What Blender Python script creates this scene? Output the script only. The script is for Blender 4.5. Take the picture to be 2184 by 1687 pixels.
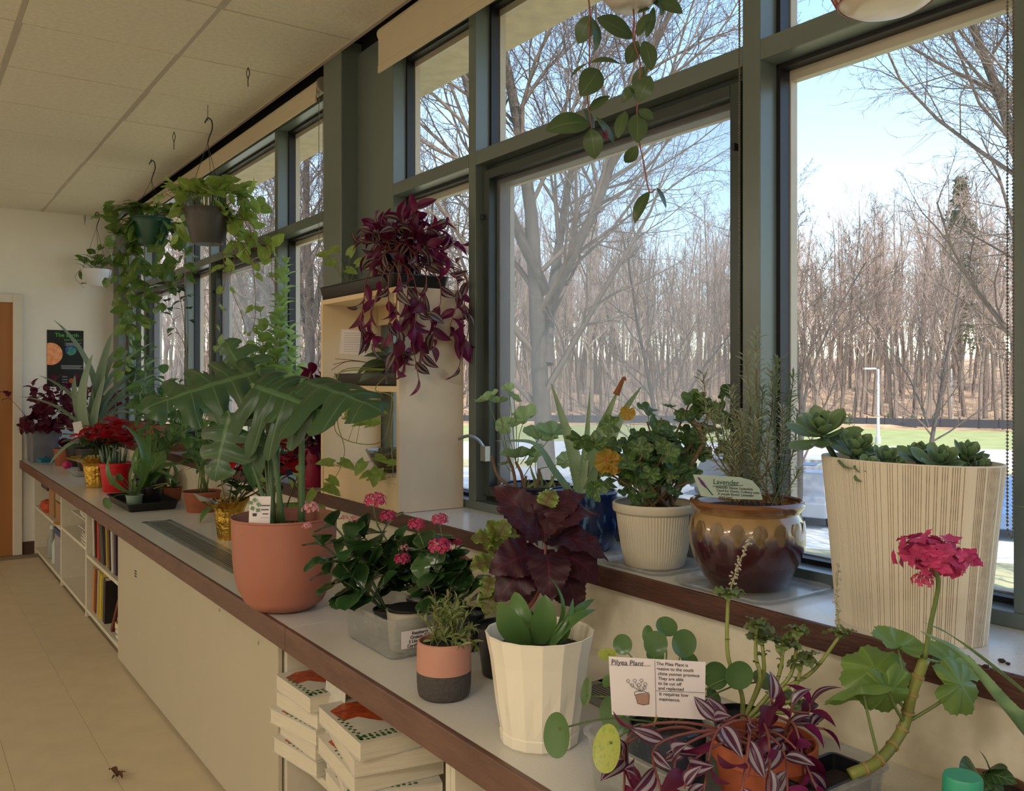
import bpy, math, random
from math import sin, cos, pi
from mathutils import Vector as V, Matrix as M, noise as NZ
random.seed(7)
R = math.radians
for o in list(bpy.data.objects): bpy.data.objects.remove(o)
sc = bpy.context.scene; COL = sc.collection
rnd = random.uniform
# ---------------------------------------------------------------- camera
H = 1.41; F = 1880.0; TH = R(35.07); CX = 1092.0; HY = 812.0
cs, sn = cos(TH), sin(TH)
cd = bpy.data.cameras.new('camera'); cam = bpy.data.objects.new('camera', cd); COL.objects.link(cam)
cam.location = (0, 0, H); cam.rotation_euler = (R(90), 0, -TH)
cd.sensor_width = 36; cd.lens = 36 * F / 2184; cd.shift_y = -(843.5 - HY) / 2184; cd.clip_start = .02; cd.clip_end = 600
sc.camera = cam
# ---------------------------------------------------------------- view, sky, sun
sc.view_settings.view_transform = 'Standard'; sc.view_settings.look = 'None'
sc.view_settings.gamma = 1; sc.view_settings.use_curve_mapping = False
sc.view_settings.exposure = 0.58
wd = bpy.data.worlds.new('sky'); sc.world = wd; wd.use_nodes = True
wn = wd.node_tree; wn.nodes.clear()
sky = wn.nodes.new('ShaderNodeTexSky'); sky.sky_type = 'NISHITA'; sky.sun_disc = False
sky.sun_elevation = R(48); sky.sun_rotation = R(200); sky.altitude = 100; sky.air_density = 1.15; sky.dust_density = .6; sky.ozone_density = 1.6
bg = wn.nodes.new('ShaderNodeBackground'); bg.inputs[1].default_value = .27
wo = wn.nodes.new('ShaderNodeOutputWorld'); wn.links.new(sky.outputs[0], bg.inputs[0]); wn.links.new(bg.outputs[0], wo.inputs[0])
sl = bpy.data.lights.new('sun', 'SUN'); sl.energy = 3.7; sl.angle = R(.6); sl.color = (1, .94, .84)
so = bpy.data.objects.new('sun', sl); COL.objects.link(so)
so.rotation_euler = V((-.22, -.72, 1.0)).to_track_quat('Z', 'Y').to_euler()
# unseen warm fill lamps under the ceiling, added to brighten the room
FILL_LAMPS = [(-1.6, .0, 1), (-3.4, .7, 1), (-4.2, 6.15, 2.2), (-4.6, 1.5, 1), (-1.2, -2.2, 1), (-3.4, -2.2, 1)]
FILL_W = 26
for i, (x, y, k) in enumerate(FILL_LAMPS):
    l = bpy.data.lights.new('fill_lamp_light', 'AREA'); l.shape = 'RECTANGLE'; l.size = 1.1; l.size_y = .5
    l.energy = FILL_W * k; l.color = (1, .91, .80)
    lo = bpy.data.objects.new('fill_lamp_light', l); COL.objects.link(lo); lo.location = (x, y, 2.74)
# ---------------------------------------------------------------- pixel helpers: a pixel and a depth or plane make a point
def ray(x, y):
    a = (x - CX) / F
    return V((cs * a + sn, -sn * a + cs, (HY - y) / F))
EYE = V((0, 0, H))
def PW(x, y, w): return EYE + ray(x, y) * w
def PX(x, y, X): r = ray(x, y); return EYE + r * (X / r.x)
def PZ(x, y, Z): r = ray(x, y); return EYE + r * ((Z - H) / r.z)
def PY(x, y, Y): r = ray(x, y); return EYE + r * (Y / r.y)
def depth(p): return p[0] * sn + p[1] * cs
# ---------------------------------------------------------------- objects
def origin(o):
    p = V((0, 0, 0))
    while o is not None: p += o.location; o = o.parent
    return p
def tag(o, label=None, cat=None, group=None, kind=None):
    if label: o['label'] = label
    if cat: o['category'] = cat
    if group: o['group'] = group
    if kind: o['kind'] = kind
    return o
def thing(name, loc, label, cat, group=None):
    o = bpy.data.objects.new(name, None); COL.objects.link(o); o.location = loc; o.empty_display_size = .05
    return tag(o, label, cat, group)
def struct_root(name, loc=(0, 0, 0)):
    o = bpy.data.objects.new(name, None); COL.objects.link(o); o.location = loc; o['kind'] = 'structure'; return o
def copy_tree(o, loc=None, rz=None, label=None, parent=None):
    c = o.copy(); COL.objects.link(c)
    if parent is not None: c.parent = parent
    if loc is not None: c.location = loc
    if rz is not None: c.rotation_euler = (0, 0, rz)
    if label: c['label'] = label
    for ch in list(o.children): copy_tree(ch, parent=c)
    return c
def fr(d):
    d = d.normalized(); a = V((0, 0, 1)) if abs(d.z) < .9 else V((1, 0, 0))
    x = d.cross(a).normalized(); return x, x.cross(d)
def spline(pts, n=6):
    pts = [V(p) for p in pts]
    if len(pts) < 3: return [pts[0].lerp(pts[-1], i / n) for i in range(n + 1)]
    q = [pts[0] * 2 - pts[1]] + pts + [pts[-1] * 2 - pts[-2]]; out = []
    for i in range(1, len(q) - 2):
        a, b, c, d = q[i - 1:i + 3]
        for k in range(n):
            t = k / n
            out.append(.5 * ((2 * b) + (c - a) * t + (2 * a - 5 * b + 4 * c - d) * t * t + (3 * b - a - 3 * c + d) * t ** 3))
    out.append(pts[-1]); return out
class MB:
    def __init__(s): s.v = []; s.f = []; s.mi = []; s.uv = {}; s.m = 0
    def add(s, vs, fs):
        b = len(s.v); s.v += [V(p) for p in vs]
        for f in fs: s.f.append([i + b for i in f]); s.mi.append(s.m)
        return s
    def box(s, x0, y0, z0, x1, y1, z1):
        x0, x1 = sorted((x0, x1)); y0, y1 = sorted((y0, y1)); z0, z1 = sorted((z0, z1))
        return s.add([(x, y, z) for z in (z0, z1) for x, y in ((x0, y0), (x1, y0), (x1, y1), (x0, y1))],
                     [(3, 2, 1, 0), (4, 5, 6, 7), (0, 1, 5, 4), (1, 2, 6, 5), (2, 3, 7, 6), (3, 0, 4, 7)])
    def obox(s, c, hx, hy, hz, rz=0, rx=0, ry=0):
        m = M.Translation(V(c)) @ M.Rotation(rz, 4, 'Z') @ M.Rotation(ry, 4, 'Y') @ M.Rotation(rx, 4, 'X')
        vs = [m @ V((x * hx, y * hy, z * hz)) for z in (-1, 1) for x, y in ((-1, -1), (1, -1), (1, 1), (-1, 1))]
        return s.add(vs, [(3, 2, 1, 0), (4, 5, 6, 7), (0, 1, 5, 4), (1, 2, 6, 5), (2, 3, 7, 6), (3, 0, 4, 7)])
    def tube(s, pts, r, n=6, r1=None, cap=True):
        pts = [V(p) for p in pts]; k = len(pts); vs = []; fs = []
        rr = [r + ((r1 if r1 is not None else r) - r) * i / max(1, k - 1) for i in range(k)] if not isinstance(r, (list, tuple)) else r
        x = None
        for i, p in enumerate(pts):
            d = (pts[min(i + 1, k - 1)] - pts[max(i - 1, 0)])
            if d.length < 1e-9: d = V((0, 0, 1))
            d.normalize()
            if x is None: x, y = fr(d)
            else:
                x = (x - d * x.dot(d)); x = x.normalized() if x.length > 1e-6 else fr(d)[0]; y = x.cross(d)
            for j in range(n):
                a = 2 * pi * j / n; vs.append(p + (x * cos(a) + y * sin(a)) * rr[i])
        for i in range(k - 1):
            for j in range(n):
                a = i * n + j; b = i * n + (j + 1) % n; fs.append((a, b, b + n, a + n))
        if cap: fs += [tuple(range(n))[::-1], tuple((k - 1) * n + j for j in range(n))]
        return s.add(vs, fs)
    def lathe(s, c, prof, n=32, sx=1, sy=1, f=None, rz=0):
        c = V(c); vs = []; fs = []; k = len(prof)
        for i, (r, z) in enumerate(prof):
            for j in range(n):
                a = 2 * pi * j / n; q = r * (f(i, j, a) if f else 1)
                x = q * cos(a) * sx; y = q * sin(a) * sy
                vs.append(c + V((x * cos(rz) - y * sin(rz), x * sin(rz) + y * cos(rz), z)))
        for i in range(k - 1):
            for j in range(n):
                a = i * n + j; b = i * n + (j + 1) % n; fs.append((a, b, b + n, a + n))
        fs += [tuple(range(n))[::-1], tuple((k - 1) * n + j for j in range(n))]
        return s.add(vs, fs)
    def ring(s, x0, x1, y0, y1, z0, z1, t, tt=None, tb=None):     # rectangular frame in a Y-Z plane
        tt = tt or t; tb = tb or t
        s.box(x0, y0, z0, x1, y0 + t, z1); s.box(x0, y1 - t, z0, x1, y1, z1)
        s.box(x0, y0 + t, z0, x1, y1 - t, z0 + tb); s.box(x0, y0 + t, z1 - tt, x1, y1 - t, z1); return s
    def build(s, name, mat, parent=None, smooth=False, kind=None, bevel=0, label=None, auto=None):
        me = bpy.data.meshes.new(name); og = origin(parent) if parent is not None else V((0, 0, 0)); loc = V((0, 0, 0))
        if parent is None and s.v:
            xs = [p.x for p in s.v]; ys = [p.y for p in s.v]; zs = [p.z for p in s.v]
            loc = V(((min(xs) + max(xs)) / 2, (min(ys) + max(ys)) / 2, min(zs))); og = loc
        me.from_pydata([tuple(p - og) for p in s.v], [], s.f)
        mats = mat if isinstance(mat, (list, tuple)) else [mat]
        for m in mats: me.materials.append(m)
        if len(mats) > 1: me.polygons.foreach_set('material_index', s.mi)
        if smooth: me.polygons.foreach_set('use_smooth', [True] * len(me.polygons))
        me.update()
        o = bpy.data.objects.new(name, me); COL.objects.link(o); o.location = loc
        if parent is not None: o.parent = parent
        if kind: o['kind'] = kind
        if label: o['label'] = label
        if smooth and auto is not None:
            me.polygons.foreach_set('use_smooth', [True] * len(me.polygons)); me.set_sharp_from_angle(angle=R(auto))
        if bevel:
            b = o.modifiers.new('bevel', 'BEVEL'); b.width = bevel; b.segments = 2; b.limit_method = 'ANGLE'; b.angle_limit = R(40)
        return o
def bx(name, mat, b, parent=None, bevel=0, kind=None, label=None):
    return MB().box(*b).build(name, mat, parent, bevel=bevel, kind=kind, label=label)
def text(body, size, m4, mat, parent, name='lettering', align='LEFT', ext=.0002, bold=0):
    c = bpy.data.curves.new(name, 'FONT'); c.body = body; c.size = size; c.align_x = align; c.extrude = ext; c.offset = bold
    c.materials.append(mat); tmp = bpy.data.objects.new(name, c); me = bpy.data.meshes.new_from_object(tmp); me.name = name
    bpy.data.objects.remove(tmp); bpy.data.curves.remove(c)
    o = bpy.data.objects.new(name, me); COL.objects.link(o); o.parent = parent
    o.matrix_basis = M.Translation(-origin(parent)) @ m4; return o
# ---------------------------------------------------------------- materials
MC = {}
def col4(c): return (c[0], c[1], c[2], 1)
def srgb(r, g, b): return tuple((x / 255 / 12.92) if x / 255 <= .04045 else ((x / 255 + .055) / 1.055) ** 2.4 for x in (r, g, b))
def newmat(name):
    m = bpy.data.materials.new(name); m.use_nodes = True; nt = m.node_tree; nt.nodes.clear()
    out = nt.nodes.new('ShaderNodeOutputMaterial'); return m, nt, out
def nd(nt, t, **k):
    n = nt.nodes.new('ShaderNode' + t)
    for a, b in k.items():
        if a.startswith('i_'):
            a = a[2:]; n.inputs[int(a) if a.isdigit() else a].default_value = b
        else: setattr(n, a, b)
    return n
def mth(nt, op, a, b=None, c=None, clamp=False):
    n = nt.nodes.new('ShaderNodeMath'); n.operation = op; n.use_clamp = clamp
    for i, x in enumerate((a, b, c)):
        if x is None: continue
        if isinstance(x, (int, float)): n.inputs[i].default_value = x
        else: nt.links.new(x, n.inputs[i])
    return n.outputs[0]
def mixc(nt, f, a, b, bt='MIX'):
    n = nt.nodes.new('ShaderNodeMix'); n.data_type = 'RGBA'; n.blend_type = bt
    for s, x in ((0, f), (6, a), (7, b)):
        if isinstance(x, (int, float)): n.inputs[s].default_value = x
        elif isinstance(x, tuple): n.inputs[s].default_value = col4(x)
        else: nt.links.new(x, n.inputs[s])
    return n.outputs[2]
def pm(name, col, rough=.5, metal=0, var=.10, scale=14, bump=0, bscale=None, spec=.5, coat=0, stretch=None, col2=None, trans=0, thr=None):
    if name in MC: return MC[name]
    m, nt, out = newmat(name); p = nd(nt, 'BsdfPrincipled')
    tc = nd(nt, 'TexCoord'); mp = nd(nt, 'Mapping'); nt.links.new(tc.outputs['Object'], mp.inputs[0])
    if stretch: mp.inputs['Scale'].default_value = stretch
    nz = nd(nt, 'TexNoise'); nz.inputs['Scale'].default_value = scale; nz.inputs['Detail'].default_value = 5; nt.links.new(mp.outputs[0], nz.inputs[0])
    c2 = col2 or tuple(x * (1 - 2.2 * var) for x in col)
    f = nz.outputs[0]
    if thr: f = mth(nt, 'MULTIPLY', mth(nt, 'SUBTRACT', f, thr), 12, clamp=True)
    else: f = mth(nt, 'MULTIPLY', mth(nt, 'SUBTRACT', f, .32), 2.6, clamp=True)
    cc = mixc(nt, f, col, c2)
    nt.links.new(cc, p.inputs['Base Color']); p.inputs['Roughness'].default_value = rough; p.inputs['Metallic'].default_value = metal
    p.inputs['Specular IOR Level'].default_value = spec; p.inputs['Coat Weight'].default_value = coat; p.inputs['Coat Roughness'].default_value = .08
    if bump:
        n2 = nd(nt, 'TexNoise'); n2.inputs['Scale'].default_value = bscale or scale * 4; nt.links.new(mp.outputs[0], n2.inputs[0])
        b = nd(nt, 'Bump'); b.inputs['Strength'].default_value = bump; b.inputs['Distance'].default_value = .004
        nt.links.new(n2.outputs[0], b.inputs['Height']); nt.links.new(b.outputs[0], p.inputs['Normal'])
    if trans:
        t = nd(nt, 'BsdfTranslucent'); nt.links.new(cc, t.inputs[0]); x = nd(nt, 'MixShader'); x.inputs[0].default_value = trans
        nt.links.new(p.outputs[0], x.inputs[1]); nt.links.new(t.outputs[0], x.inputs[2]); nt.links.new(x.outputs[0], out.inputs[0])
    else: nt.links.new(p.outputs[0], out.inputs[0])
    MC[name] = m; return m
def glassy(name, tint, gloss=.08, haze=.0, hazecol=(.8, .8, .8), rough=.03):
    if name in MC: return MC[name]
    m, nt, out = newmat(name); t = nd(nt, 'BsdfTransparent'); t.inputs[0].default_value = col4(tint)
    g = nd(nt, 'BsdfGlossy'); g.inputs['Roughness'].default_value = rough; g.inputs[0].default_value = (1, 1, 1, 1)
    lw = nd(nt, 'LayerWeight'); lw.inputs[0].default_value = .25
    f = mth(nt, 'ADD', mth(nt, 'MULTIPLY', lw.outputs['Facing'], gloss * 2.2), gloss * .4, clamp=True)
    x = nd(nt, 'MixShader'); nt.links.new(f, x.inputs[0]); nt.links.new(t.outputs[0], x.inputs[1]); nt.links.new(g.outputs[0], x.inputs[2])
    last = x
    if haze:
        d = nd(nt, 'BsdfDiffuse'); d.inputs[0].default_value = col4(hazecol); tr = nd(nt, 'BsdfTranslucent'); tr.inputs[0].default_value = col4(hazecol)
        dd = nd(nt, 'MixShader'); nt.links.new(d.outputs[0], dd.inputs[1]); nt.links.new(tr.outputs[0], dd.inputs[2])
        nz = nd(nt, 'TexNoise'); nz.inputs['Scale'].default_value = 6; hf = mth(nt, 'MULTIPLY', mth(nt, 'ADD', nz.outputs[0], .5), haze)
        y = nd(nt, 'MixShader'); nt.links.new(hf, y.inputs[0]); nt.links.new(last.outputs[0], y.inputs[1]); nt.links.new(dd.outputs[0], y.inputs[2]); last = y
    nt.links.new(last.outputs[0], out.inputs[0]); MC[name] = m; return m
def lm(name, base, vein=None, stripe=None, edge=None, mid=None, under=None, blotch=None, nv=7, gloss=.35, trans=.3, radial=False, var=.25, veinw=.1):
    """leaf material; UV x runs across (0.5 = midrib), y from stalk to tip; radial: x = angle, y = radius"""
    if name in MC: return MC[name]
    m, nt, out = newmat(name); uv = nd(nt, 'UVMap'); sp = nd(nt, 'SeparateXYZ'); nt.links.new(uv.outputs[0], sp.inputs[0])
    u, v = sp.outputs[0], sp.outputs[1]
    oi = nd(nt, 'ObjectInfo'); tc = nd(nt, 'TexCoord')
    nz = nd(nt, 'TexNoise'); nz.inputs['Scale'].default_value = 3; nt.links.new(tc.outputs['Object'], nz.inputs[0])
    c = mixc(nt, mth(nt, 'MULTIPLY', oi.outputs['Random'], 1.0), base, tuple(x * (1 - 2 * var) for x in base))
    c = mixc(nt, mth(nt, 'MULTIPLY', nz.outputs[0], .5), c, tuple(x * (1 - var) for x in base))
    if not radial: a = mth(nt, 'MULTIPLY', mth(nt, 'ABSOLUTE', mth(nt, 'SUBTRACT', u, .5)), 2)
    else: a = v
    if blotch:
        b2 = nd(nt, 'TexNoise'); b2.inputs['Scale'].default_value = 5; b2.noise_dimensions = '4D'; nt.links.new(tc.outputs['Object'], b2.inputs[0]); nt.links.new(mth(nt, 'MULTIPLY', oi.outputs['Random'], 40), b2.inputs['W'])
        c = mixc(nt, mth(nt, 'MULTIPLY', mth(nt, 'SUBTRACT', b2.outputs[0], .52), 10, clamp=True), c, blotch)
    if mid: c = mixc(nt, mth(nt, 'MULTIPLY', mth(nt, 'SUBTRACT', .62, a), 5, clamp=True), c, mid)
    if stripe:
        s1 = mth(nt, 'LESS_THAN', mth(nt, 'ABSOLUTE', mth(nt, 'SUBTRACT', a, .48)), .2); c = mixc(nt, s1, c, stripe)
    if edge: c = mixc(nt, mth(nt, 'MULTIPLY', mth(nt, 'SUBTRACT', a, .8), 8, clamp=True), c, edge)
    if vein:
        if radial:
            w = mth(nt, 'ABSOLUTE', mth(nt, 'SINE', mth(nt, 'MULTIPLY', u, nv * pi)))
            vm = mth(nt, 'LESS_THAN', w, veinw)
        else:
            ph = mth(nt, 'FRACT', mth(nt, 'MULTIPLY', mth(nt, 'SUBTRACT', v, mth(nt, 'MULTIPLY', a, .28)), nv))
            vm = mth(nt, 'MAXIMUM', mth(nt, 'LESS_THAN', a, .05), mth(nt, 'LESS_THAN', ph, veinw))
        c = mixc(nt, mth(nt, 'MULTIPLY', vm, .75), c, vein)
    p = nd(nt, 'BsdfPrincipled'); p.inputs['Roughness'].default_value = gloss; nt.links.new(c, p.inputs['Base Color'])
    ge = nd(nt, 'NewGeometry'); cb = c
    if under: cb = mixc(nt, ge.outputs['Backfacing'], c, under); nt.links.new(cb, p.inputs['Base Color'])
    t = nd(nt, 'BsdfTranslucent'); tcb = mixc(nt, .5, cb, tuple(min(1, x * 2.2) for x in base)); nt.links.new(tcb, t.inputs[0])
    x = nd(nt, 'MixShader'); x.inputs[0].default_value = trans
    nt.links.new(p.outputs[0], x.inputs[1]); nt.links.new(t.outputs[0], x.inputs[2]); nt.links.new(x.outputs[0], out.inputs[0])
    MC[name] = m; return m
# ================================================================ materials of the room
m_wall = pm('wall paint', srgb(234, 231, 222), .8, var=.02, scale=3)
m_cream = pm('cream laminate', srgb(226, 216, 192), .55, var=.03, scale=60)
m_shelf = pm('shelf laminate', srgb(214, 205, 184), .55, var=.03, scale=30)
m_heater = pm('painted steel panel', srgb(190, 180, 156), .45, var=.02, scale=5)
m_ctop = pm('speckled worktop laminate', srgb(214, 209, 198), .32, var=.05, scale=260)
m_sill = pm('sill laminate', srgb(214, 212, 208), .25, var=.04, scale=120)
m_brown = pm('worn brown edging', srgb(112, 80, 66), .5, var=.16, scale=30, bump=.3, stretch=(1, .2, 1))
m_brown2 = pm('dark brown sill edging', srgb(88, 52, 40), .5, var=.2, scale=40, bump=.4, stretch=(1, .2, 1))
m_frame = pm('grey green window aluminium', srgb(100, 110, 106), .30, var=.03, scale=4)
m_fdark = pm('dark green casement aluminium', srgb(52, 61, 59), .35, var=.04, scale=5, metal=.15)
m_black = pm('black gasket rubber', srgb(26, 25, 34), .5, var=.05)
m_ext = pm('outer trim aluminium', srgb(196, 184, 166), .5, var=.03)
m_glass = glassy('window glass', (.97, .985, .98), .004, haze=.01)
m_screen = glassy('dusty insect screen', (.86, .87, .89), .0, haze=.16, hazecol=(.8, .8, .8))
m_ceil = pm('mineral ceiling tile', srgb(226, 219, 202), .9, var=.06, scale=50, bump=.5, bscale=160)
m_tbar = pm('ceiling grid', srgb(186, 176, 162), .6, var=.04)
m_floor = pm('vinyl floor tile', srgb(206, 190, 158), .42, var=.05, scale=7, bump=.02)
m_floor2 = pm('vinyl floor seam', srgb(150, 136, 112), .6)
m_blind = pm('roller blind fabric', srgb(214, 200, 174), .8, var=.02, scale=200, trans=.18)
m_door = pm('orange brown wood door', srgb(170, 112, 58), .45, var=.09, scale=12, stretch=(1, 1, .12))
m_dframe = pm('door frame paint', srgb(220, 212, 195), .5, var=.02)
m_dark = pm('void black', srgb(14, 14, 16), .9)
m_steel = pm('brushed steel', srgb(170, 172, 172), .35, metal=.9, var=.05)
m_birch = pm('birch plywood', srgb(226, 200, 160), .5, var=.05, scale=6, stretch=(1, 1, .15))
m_white = pm('white laminate', srgb(214, 208, 198), .4, var=.02, scale=8)
# ================================================================ room shell
HC = .765; HS = .972; XW = 1.385; XS = 1.365; XF = 1.62; XG = 1.70; YB = 8.15; ZC = 2.80; XC = 1.545
fl = struct_root('floor', (0, 0, 0))
bx('floor_slab', m_floor2, (-6, -4, -.12, XW, YB + .12, -.003), fl)
tm = MB().box(-.1515, -.1515, -.003, .1515, .1515, .0).build('floor_tile', m_floor, fl, bevel=.0006)
first = True
for i in range(9):
    for j in range(24):
        x = .80 - i * .304; y = 1.1 + j * .304
        if y > YB - .13: continue
        o = tm if first else tm.copy()
        if not first: COL.objects.link(o); o.parent = fl
        first = False; o.location = (x, y, 0)
bx('floor_covering', m_floor, (-6, -4, -.003, -1.786, YB, 0), fl); bx('floor_covering', m_floor, (-1.785, -4, -.003, XW, .945, 0), fl)
ce = struct_root('ceiling', (0, 0, ZC))
bx('ceiling_slab', m_dark, (-6, -4, ZC + .06, XF + .3, YB + .1, ZC + .2), ce)
bx('ceiling_panel', m_ceil, (-6, -4, ZC + .002, -2.0, YB, ZC + .03), ce); bx('ceiling_panel', m_ceil, (-2.0, -4, ZC + .002, XC - .01, .443, ZC + .03), ce)
gx = [-2.0, -1.4, -.8, -.2, .40, 1.0, XC]; gy = [.45 + .575 * k for k in range(14)]
for i in range(6):
    for j in range(14):
        y0 = gy[j]; y1 = min(YB, y0 + .575)
        if y1 - y0 < .05: continue
        dz = rnd(0, .004); MB().box(gx[i] + .008, y0 + .004, ZC + dz - .001, gx[i + 1] - .008, y1 - .004, ZC + .02).build('ceiling_tile', m_ceil, ce, bevel=.002)
for x in gx[:-1]: bx('grid_bar', m_tbar, (x - .013, .443, ZC + .001, x + .013, YB, ZC + .012), ce)
for y in gy: bx('grid_bar', m_tbar, (-2.0, y - .012, ZC + .0035, XC - .008, y + .012, ZC + .01), ce)
bx('edge_trim', m_tbar, (XC - .016, .0, ZC - .004, XC, YB, ZC + .05), ce)
for i, (x, y, k) in enumerate(FILL_LAMPS):
    o = bx('fill_lamp_housing', pm('fill lamp housing', (.8, .8, .78), .5), (x - .3, y - .6, 2.76, x + .3, y + .6, 2.80)); tag(o, kind='structure')  # unseen boxes added above the fill lamps; they give no light
wb = struct_root('wall_back', (0, YB, 0))
bx('wall_panel', m_wall, (.8565, YB, 0, XF + .12, YB + .12, ZC + .08), wb); bx('wall_panel', m_wall, (-.25, YB, 2.11, .8565, YB + .12, ZC + .08), wb); bx('wall_panel', m_wall, (-6, YB, 0, -.25, YB + .12, ZC + .08), wb)
o = bx('wall_left', m_wall, (-6.12, -4, 0, -6, YB, ZC)); tag(o, kind='structure')
o = bx('wall_rear', m_wall, (-6, -4.12, 0, 1.9, -4, ZC)); tag(o, kind='structure')
wr = struct_root('wall_right', (XW, 0, 0))
bx('wall_panel', m_cream, (XW, -4, 0, XF + .16, YB, HS - .045), wr)
bx('wall_panel', m_wall, (XF, -4, HS - .045, XF + .14, -1.2, ZC), wr)
bx('void_header', m_dark, (XF + .02, -4, ZC - .06, XF + .14, YB, ZC + .06), wr)
d = struct_root('door_1', (.3, YB, 0))
bx('door_leaf', m_door, (-.17, YB - .005, .0, .79, YB + .11, 2.04), d)
MB().box(.79, YB - .03, 0, .8565, YB + .1, 2.11).box(-.25, YB - .03, 0, -.17, YB + .1, 2.11).box(-.17, YB - .03, 2.04, .79, YB + .1, 2.11).build('door_frame', m_dframe, d, bevel=.004)
o = bx('baseboard_back', pm('brown rubber base', srgb(84, 58, 44), .6), (.8565, YB - .006, 0, 1.0, YB, .1)); tag(o, kind='structure')
# sill with its brown front edge
s = struct_root('trim_1', (1.5, 3, HS - .045))
bx('sill_board', m_sill, (XS + .006, -1.2, HS - .03, XF + .02, YB, HS), s)
bx('sill_edging', m_brown2, (XS - .006, -1.2, HS - .046, XS + .006, YB, HS + .001), s, bevel=.002)
# column between the two windows, and at the far corner
for n, y0, y1 in ((2, 3.455, 3.643), (3, 7.95, YB)):
    o = MB().box(XC, y0, HS, XG + .12, y1, ZC + .05).build('trim_%d' % n, m_frame, None, bevel=.004); tag(o, kind='structure')
# ================================================================ windows
def window(n, y0, y1, bays, jambs):
    """bays: (ya, yb, casement?)"""
    w = struct_root('window_%d' % n, (XF, (y0 + y1) / 2, HS)); XB = XF + .105
    zt0, zt1 = 2.143, 2.19; zb = 1.0; zh = 2.70
    bx('bottom_rail', m_frame, (XF, y0, HS, XB, y1, zb), w, bevel=.002)
    bx('head_rail', m_frame, (XF, y0, zh, XB, y1, ZC - .0), w, bevel=.002)
    for a, b in jambs: bx('jamb_panel', m_frame, (XF, a, zb, XB, b, zh), w, bevel=.002)
    ys = [b[0] for b in bays] + [bays[-1][1]]
    for k in range(len(bays) - 1): bx('mullion', m_frame, (XF, bays[k][1], zb, XB, bays[k + 1][0], zh), w, bevel=.002)
    for a, b, cas in bays:
        bx('transom', m_frame, (XF, a, zt0, XB, b, zt1), w, bevel=.002)
        cells = [(zt1, zh, False), (zb, zt0, cas)]
        for z0, z1, c in cells:
            if not c:
                MB().ring(XG - .022, XG + .012, a, b, z0, z1, .011).build('gasket', m_black, w)
                MB().ring(XG + .013, XG + .036, a, b, z0, z1, .014, tt=.034).build('outer_trim', m_ext, w)
                bx('glass_pane', m_glass, (XG + .001, a + .011, z0 + .011, XG + .005, b - .011, z1 - .011), w)
            else:
                MB().ring(XF + .045, XG, a, b, z0, z1, .022).build('casement_stop', m_fdark, w, bevel=.002)
                sh = MB().ring(XF + .018, XG - .01, a + .022, b - .022, z0 + .022, z1 - .022, .032).build('casement_sash', m_fdark, w, bevel=.003)
                MB().ring(XG - .026, XG + .01, a + .054, b - .054, z0 + .054, z1 - .054, .018).build('gasket', m_black, sh)
                MB().ring(XG + .013, XG + .03, a + .054, b - .054, z0 + .054, z1 - .054, .020).build('outer_trim', m_ext, sh)
                bx('glass_pane', m_glass, (XG + .001, a + .07, z0 + .07, XG + .005, b - .07, z1 - .07), sh)
                bx('insect_screen', m_screen, (XG - .029, a + .054, z0 + .054, XG - .028, b - .054, z1 - .054), sh)
                for yy, zz in ((a + .03, z1 - .18), (a + .03, z0 + .12), (b - .03, z1 - .18)):
                    MB().box(XF + .002, yy - .004, zz - .008, XF + .02, yy + .004, zz + .008).build('screen_clip', m_black, sh, bevel=.001)
                # crank handle
                if n == 1:
                    hd = MB().tube(spline([(XF + .015, b - .045, 1.17), (XF - .01, b - .035, 1.21), (XF - .04, b - .02, 1.225), (XF - .075, b - .01, 1.215)], 5), .006, 6).box(XF + .0, b - .06, 1.14, XF + .02, b - .03, 1.19)
                    hd.build('latch_handle', m_steel, sh, smooth=True, auto=40)
    return w
window(1, -1.2, 3.455, [(-.95, .716, False), (.766, 1.322, False), (1.373, 2.524, True), (2.568, 3.128, False)], [(-1.2, -.95), (3.128, 3.455)])
window(2, 3.643, 7.95, [(3.72, 4.41, False), (4.45, 5.577, True), (5.615, 6.153, False), (6.19, 7.33, True), (7.37, 7.90, False)], [(3.643, 3.72), (7.90, 7.95)])
# outside soffit and reveal so the window head and the building's outer skin exist
o = MB().box(XG + .06, -1.4, ZC - .08, XG + .30, YB + .3, ZC + .3).build('trim_4', pm('outside soffit', srgb(214, 198, 172), .7), None); tag(o, kind='structure')
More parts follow.
